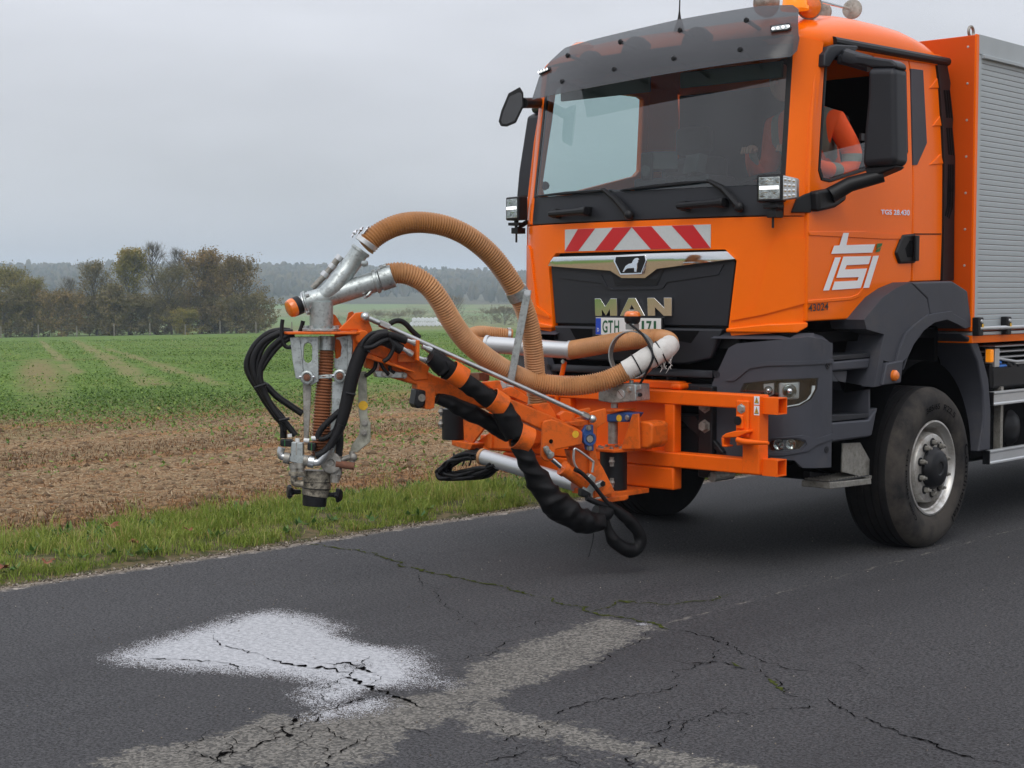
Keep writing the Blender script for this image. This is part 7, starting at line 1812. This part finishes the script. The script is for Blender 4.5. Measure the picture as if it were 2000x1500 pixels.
p = hp_('G', '1150,575', HDp - .02)[0]; mb = MB(); mb.lathe([(0, .018), (.02, .017), (.026, .008), (.027, 0)], p, (cr * .8 - cf * .6), 14); ob('pipe_plug', mb, GALV, ypipe)
for k in range(3):
    c = q[1] + db_ * (.045 + .012 * (k - 1)) + (cu * (.066 + .006 * (k % 2)) - cr * .03) + cr * (.026 * (k - 1)); mb = MB(); mb.ball(c, .013 - .002 * k, 8); mb.cyl(c - db_ * .03, c + db_ * .02, .006, seg=8); ob('clamp_bolt', mb, CHROME, ypipe)
c = hp_('G', '598,958')[0]; d = (hp_('G', '598,958')[0] - hp_('G', '700,925')[0]).normalized(); collar(c, d, .069, .006); collar(c + d * .012, d, .066, .004, ZINC); 
for k in range(4):
    a_ = k * math.pi / 2 + .6; e = (cu * math.cos(a_) + d.cross(cu).normalized() * math.sin(a_)) * .066; bolt(c + e, d * -1, .010, ypipe, ZINC, .02)
mb = MB(); mb.lathe([(.01, .050), (.03, .050), (.03, .03), (.05, .03)], c, d, 24); ob('end_cover', mb, GALV, ypipe)
c2 = hp_('G', '480,995', HDp - .03)[0]; db2 = (Vector((0, 0, 0)) + d * .9 - cf * .5 - UP * .12).normalized()
mb = MB(); mb.lathe([(-.035, .045), (-.03, .052), (0, .053), (.004, .053)], c2, db2, 28); bc = ob('beacon_base', mb, BLACK, ypipe); mb = MB(); mb.lathe([(.004, .052), (.022, .052), (.038, .046), (.044, .036), (.045, 0)], c2, db2, 28); ob('head_beacon', mb, AMBER, ypipe)
mb = MB(); mb.tube([c + d * .02, c2 - db2 * .02], .02, 10); ob('beacon_stem', mb, GALV, ypipe)
# side lance on the pipe
ln_ = pipe('air_lance', hp_('G', '650,815 780,680 905,525', HDp + .06), [.017, .017, .019], STEEL, ypipe, 4); 
for s, r in (('775,680', .024), ('845,600', .021), ('915,520', .023)):
    q_ = hp_('G', s, HDp + .06)[0]; e = (hp_('G', '905,525', HDp + .06)[0] - hp_('G', '780,680', HDp + .06)[0]).normalized(); mb = MB(); mb.cyl(q_ - e * .014, q_ + e * .014, r, seg=14); ob('lance_coupling', mb, ALU, ln_)
# down pipe and flange
zt_, zb_ = hp_('G', '740,950')[0], hp_('G', '740,1225')[0]; cxp = hp_('G', '740,1225')[0]
down = pipe('down_pipe', [Vector((cxp.x, cxp.y, zt_.z)), cxp], .065, GALV, arm, 2, 32)
mb = MB(); mb.lathe([(-.004, .105), (.010, .105), (.010, .06), (-.004, .06)], cxp, (0, 0, 1), 36, closed=True); flg = ob('flange_plate', mb, GALV, arm, .002)
for k in range(8):
    a_ = k * math.pi / 4 + .2; bolt(cxp + Vector((.088 * math.cos(a_), .088 * math.sin(a_), .010)), (0, 0, 1), .012, flg, ZINC, .016)
# orange head plate and cheeks
zpl = cxp.z - .006
P = [oZ(q_, zpl) for q_ in px('H', '378,208 480,182 700,175 895,163 895,180 760,205 600,222 400,222')]
mb = MB(); cen = Vector((cxp.x, cxp.y, zpl)); P = [cen + (cr * a_ + ch * b__) for a_, b__ in ((-.20, -.05), (-.17, -.12), (.05, -.14), (.20, -.12), (.245, -.05), (.245, .16), (-.17, .16), (-.20, .08))]
mb.prism(P, (0, 0, -.014)); hplate = ob('head_plate', mb, ARMOR, arm, .003, fixn=True)
plate_('head_cheek', 'H', '755,165 880,42 940,35 962,60 1006,172 960,195 925,215 915,300 880,405 868,440 862,200 895,180 895,165', .055, .018, bev=.004)
plate_('head_cheek', 'H', '700,40 735,60 765,110 800,160 830,40 860,30 950,170 900,300 760,250 712,180', -.10, .018, bev=.004)
p = Bp('H', '925,220', .07)[0]; mb = MB(); mb.cyl(p + NB * .02, p - NB * .15, .040, seg=20); ob('head_pivot', mb, ARMOR, arm, .006)
plate_('head_back', 'H', '722,210 860,205 870,400 800,410 735,380', -.06, .015, ARMOR)
# galvanised hangers
hg = []
mb = MB(); P = hp_('H', '398,222 470,215 606,215 608,545 560,570 545,572 500,530 440,522 418,400', HDp - .06)
me = None
def holed(name, outer, hole, d, th, m=GALV):
    o0 = hp_('H', outer.split()[0], d)[0]
    def flat(s): return [((p - o0).dot(cr), (p - o0).dot(cu)) for p in hp_('H', s, d)]
    me = panel(flat(outer), lambda a_, b__, t_: o0 + cr * a_ + cu * b__ + cf * t_, th, [flat(hole)] if hole else ()); return obm(name, me, m, arm, .004)
holed('front_hanger', '470,216 606,216 608,545 560,570 545,572 500,530 490,400', '500,290 510,268 530,260 550,268 560,290 560,385 548,402 528,408 510,400 498,375', HDp - .07, .012)
P = hp_('H', '398,222 470,216 490,400 500,530 440,522 418,400', HDp - .068); mb = MB(); mb.prism(P, cf * .012); ob('hanger_wing', mb, GALV, arm, .003, fixn=True)
holed('rear_hanger', '722,226 860,200 852,425 825,490 800,470 740,455 722,440', '725,245 745,232 765,245 778,290 770,360 745,378 722,370', HDp + .02, .012)
P = hp_('H', '818,205 862,200 850,425 818,470', HDp - .01); mb = MB(); mb.prism(P, cf * .02); ob('hanger_edge', mb, GALV, arm, .003, fixn=True)
P = hp_('H', '600,498 712,490 712,520 605,525', HDp - .045); mb = MB(); mb.prism(P, cf * .012); ob('cross_strap', mb, GALV, arm, .003, fixn=True)
for s in ('615,215 722,210 720,310 615,318',): 
    p0, p1 = hp_('H', '668,212')[0], hp_('H', '665,318')[0]; mb = MB(); mb.cyl(p0, p1, .047, seg=28); ob('hose_socket', mb, GALV, arm, .003)
corrugated('drop_hose', hp_('H', '667,310 662,420 650,560 640,700 632,850 628,980 625,1100', HDp), .040, HOSER, pitch=.0165, amp=.10, r1=.053)
for s, d in (('525,515', HDp - .085), ('765,505', HDp - .06)):
    p = hp_('H', s, d)[0]; n = -cf
    mb = MB(); mb.lathe([(-.01, .038), (.012, .038), (.016, .030), (.016, .024), (.010, .023), (.010, 0)], p, n, 24); bf = ob('pivot_bearing', mb, GALV, arm, .002)
    mb = MB(); mb.lathe([(.008, .020), (.022, .018), (.022, .010), (.03, .009), (.03, 0)], p, n, 16); ob('pivot_pin', mb, RUST, bf)
    for sg in (-1, 1): mb = MB(); mb.ball(p + cr * sg * .036 + n * .014 + cu * .003, .009, 8); ob('bearing_nut', mb, CHROME, bf)
lb = [hp_('H', '492,530 556,540 550,700 535,965 500,968 495,700', HDp - .035), hp_('H', '708,545 800,540 795,690 760,900 720,1095 678,1090 690,960 705,720', HDp - .03)]
for P, m in zip(lb, (STEEL, GALV)): mb = MB(); mb.prism(P, cf * .012); ob('hanger_bar', mb, m, arm, .003, fixn=True)
# valve block with coils and fittings
mb = MB(); mb.prism(hp_('M', '262,215 480,235 480,470 505,480 490,630 228,575 225,480 258,460', HDp - .11), cf * .07); vblk = ob('spray_valve_block', mb, GALV, arm, .006, fixn=True)
mb = MB(); mb.prism(hp_('M', '355,225 375,228 372,460 352,455', HDp - .112), cf * .01); ob('block_joint', mb, STEEL, vblk)
for s in ('62,165 280,170 275,310 65,300', '565,225 720,235 712,385 560,375'):
    mb = MB(); mb.prism(hp_('M', s, HDp - .115), cf * .06); co_ = ob('solenoid_coil', mb, BLACK, vblk, .008, fixn=True)
    u = 150 if s.startswith('62') else 640
    mb = MB(); mb.prism(hp_('M', f'{u - 6},{175 if u == 150 else 235} {u + 8},{175 if u == 150 else 235} {u + 6},{300 if u == 150 else 375} {u - 8},{300 if u == 150 else 375}', HDp - .117), cf * .003); ob('coil_stripe', mb, GREEN, co_, smooth=0)
pipe('elbow', hp_('M', '95,320 75,400 85,470 130,490 180,500', HDp - .10), .020, ZINC, vblk, 5); pipe('elbow_nut', hp_('M', '140,505 240,525', HDp - .10), .031, STEEL, vblk)
pipe('elbow', hp_('M', '680,590 760,585 820,540 880,460', HDp - .12), .021, ZINC, vblk, 5); pipe('elbow_nut', hp_('M', '500,555 585,565', HDp - .11), .030, STEEL, vblk); pipe('elbow_nut', hp_('M', '590,570 690,590', HDp - .115), .034, ZINC, vblk); pipe('hose_ferrule', hp_('M', '880,470 990,300', HDp - .12), .019, ZINC, vblk)
for u in (330, 450): pipe('fitting', hp_('M', f'{u - 10},600 {u - 10},700', HDp - .09), .028, STEEL, vblk); pipe('fitting', hp_('M', f'{u - 10},700 {u - 5},860', HDp - .09), .021, STEEL, vblk); pipe('fitting', hp_('M', f'{u - 10},760 {u - 8},830', HDp - .09), .030, TARRED, vblk)
pipe('fitting', hp_('M', '320,860 330,960 420,980 500,980', HDp - .08), .020, TARRED, vblk, 4)
for s in ('240,70 245,130', '380,150 385,225', '500,185 600,195', '640,150 730,150'): pipe('plug', hp_('M', s, HDp - .10), .012, PLATEW, vblk)
# nozzle
nx0 = hp_('M', '745,720', HDp)[0]
def ncyl(name, s0, s1, r, m, parent=arm, r2=None): 
    a_, b__ = hp_('M', s0, HDp)[0], hp_('M', s1, HDp)[0]; mb = MB(); mb.cyl(a_, b__, r, r2, 36); return ob(name, mb, m, parent, .003)
noz = ncyl('nozzle_body', '745,735', '735,955', .0785, TARRED); ncyl('nozzle_band', '735,955', '728,1065', .0800, TARRED, noz, .0790); ncyl('nozzle_collar', '725,1068', '705,1205', .0775, TARRED, noz, .073)
ncyl('nozzle_seam', '728,1060', '727,1074', .0815, BLACK, noz); ncyl('nozzle_seam', '735,945', '735,955', .0812, BLACK, noz); ncyl('nozzle_mouth', '704,1205', '690,1390', .068, BLACK, noz, .064)
for s0, s1 in (('440,1130', '245,1130'), ('940,1180', '1135,1190')):
    a_, b__ = hp_('M', s0, HDp)[0], hp_('M', s1, HDp - .02)[0]; kb = pipe('knob_stem', [a_, b__], .013, BLACK, noz); d = (b__ - a_).normalized()
    mb = MB(); mb.lathe([(-.03, .014), (-.01, .020), (-.005, .034), (.010, .036), (.014, .03), (.014, 0)], b__, d, 10); ob('star_knob', mb, BLACK, kb)
    for k in range(5): a2 = k * 2 * math.pi / 5; e = d.cross(UP).normalized(); mb = MB(); mb.ball(b__ + (e * math.cos(a2) + d.cross(e) * math.sin(a2)) * .030, .012, 8); ob('knob_lobe', mb, BLACK, kb)
# hub, handle and linkage at the right of the nozzle
p = hp_('M', '1000,600', HDp - .06)[0]; mb = MB(); mb.lathe([(-.015, .058), (.010, .058), (.014, .05), (.014, .02), (.006, .018), (.006, 0)], p, -cf, 28); hub = ob('pivot_hub', mb, STEEL, arm, .003)
mb = MB(); q_ = hp_('M', '1090,618 1425,662', HDp - .06); mb.cyl(q_[0], q_[1], .021, seg=16); ob('rust_handle', mb, RUST, hub)
pipe('link_rod', hp_('M', '1180,560 1260,520 1400,490', HDp - .02), [.018, .015, .02], STEEL, hub, 3); mb = MB(); mb.ball(hp_('M', '1400,500', HDp - .02)[0], .026, 10); ob('link_ball', mb, STEEL, hub); pipe('link_pin', hp_('M', '1380,390 1385,590', HDp - .02), .016, STEEL, hub)
for s in ('1120,720', '1060,860'): mb = MB(); q_ = hp_('M', s, HDp - .03)[0]; mb.cyl(q_ - cu * .03, q_ + cu * .03, .026, seg=10); ob('side_fitting', mb, STEEL, arm)
pipe('side_fitting', hp_('M', '1000,860 1060,880 1110,860 1110,760', HDp - .02), .020, STEEL)
lv = MB(); lv.prism(hp_('H', '895,470 958,470 966,800 988,850 988,985 890,1065 838,1058 850,1010 905,930 912,850 900,760', HDp - .0), cf * .02); lever = ob('lever_arm', lv, mat('weathered_lever', (.33, .33, .27), .6, metal=.3, var=.3, vscale=20, dirt=(.12, .10, .06), dirt_amt=.35, dscale=18), arm, .004, fixn=True)
for s in ('948,848', '942,918'): bolt(hp_('H', s, HDp - .002)[0], -cf, .013, lever, STEEL, .016)
mb = MB(); mb.lathe([(0, .026), (.001, .026), (.001, 0)], hp_('H', '935,720', HDp - .002)[0], -cf, 22); stk = ob('lube_sticker', mb, YEL, lever)
# black hoses at the head
for i, s in enumerate(('400,178 330,172 240,195 150,270 95,370 85,440 110,510 160,590 220,690 290,790 345,860 352,960', '420,185 320,195 220,245 150,330 130,420 150,520 200,620 270,730 340,810 380,900', '430,200 340,230 250,310 200,400 180,480 190,560 240,680 310,790 370,850 440,940',
                    '180,560 230,580 300,650 400,720 490,780', '400,185 300,210 210,290 165,400 160,500 190,600 260,730 330,820 345,900', '430,215 350,260 280,330 210,430 170,520 210,640 290,770 390,870 420,930')):
    pipe('hydraulic_hose', hp_('H', s, HDp + .02 - .03 * (i % 3)), [.019, .019, .017][i % 3] if i < 4 else .012, RUBBER, arm, 6, 10)
for s in ('140,590 230,560', '320,830 395,815'): q_ = hp_('H', s, HDp - .08); pipe('cable_tie', q_, .008, BLACK)
pipe('beacon_cable', hp_('H', '345,90 338,150 340,220 360,280 390,295 420,280', HDp - .05), .011, BLACK); pipe('beacon_cable', hp_('H', '495,100 485,140 470,185', HDp + .02), .012, BLACK)
big = pipe('hydraulic_hose', hp_('H', '1120,190 1050,205 990,240 930,310 890,400 855,510 830,620 800,750 765,870 720,960', HDp - .10), [.024, .03, .036, .038, .038, .038, .036, .034, .030, .026], RUBBER, arm, 6, 14)
pipe('hydraulic_hose', hp_('H', '770,860 730,950 690,1020 640,1070 590,1090', HDp - .12), .022, RUBBER); pipe('hydraulic_hose', hp_('H', '765,760 700,820 640,880 608,930 605,965', HDp - .10), .017, RUBBER); pipe('hydraulic_hose', hp_('H', '730,900 690,940 640,965 610,960', HDp - .10), .015, RUBBER); pipe('hydraulic_hose', hp_('H', '760,880 765,980 755,1090', HDp - .03), .020, RUBBER)
for s in ('810,628 880,640', '930,290 985,330'): q_ = hp_('H', s, HDp - .145); pipe('cable_tie', q_, .006, BLACK)
Lp = lambda s, o_: Bp('L', s, o_)
pipe('hydraulic_hose', Lp('380,470 420,380 520,280 640,250 760,310 850,380 900,470 880,560 820,660 740,720', .15), .012, RUBBER); pipe('hydraulic_hose', Lp('420,500 560,480 700,400 810,360', .17), .014, RUBBER)
pipe('hydraulic_hose', Lp('500,330 620,290 760,280 900,300 1110,380', .13), .021, RUBBER); pipe('hydraulic_hose', Lp('560,420 700,370 850,420 1030,520', .12), .030, RUBBER); pipe('hydraulic_hose', Lp('850,100 930,60 1030,60 1120,120 1200,210 1330,330', -.02), .015, RUBBER)
pipe('hydraulic_hose', Lp('690,720 740,830 830,930', .08), .010, RUBBER); pipe('hydraulic_hose', Lp('620,690 600,820 500,920 440,950', .05), .011, RUBBER); pipe('hydraulic_hose', Lp('850,760 850,850 920,900', .07), .010, RUBBER)
pipe('hydraulic_hose', Lp('1500,720 1600,780 1720,860', .15), .028, RUBBER); pipe('hydraulic_hose', Lp('1520,550 1620,610 1720,700 1800,780', .14), .024, RUBBER)

# ------------------------------------------------------------------ keep the tree three levels deep: thing > part > sub-part
for o in list(bpy.data.objects):
    chain = []; q = o
    while q.parent is not None: chain.append(q); q = q.parent
    if len(chain) > 2: o.parent = chain[-1]
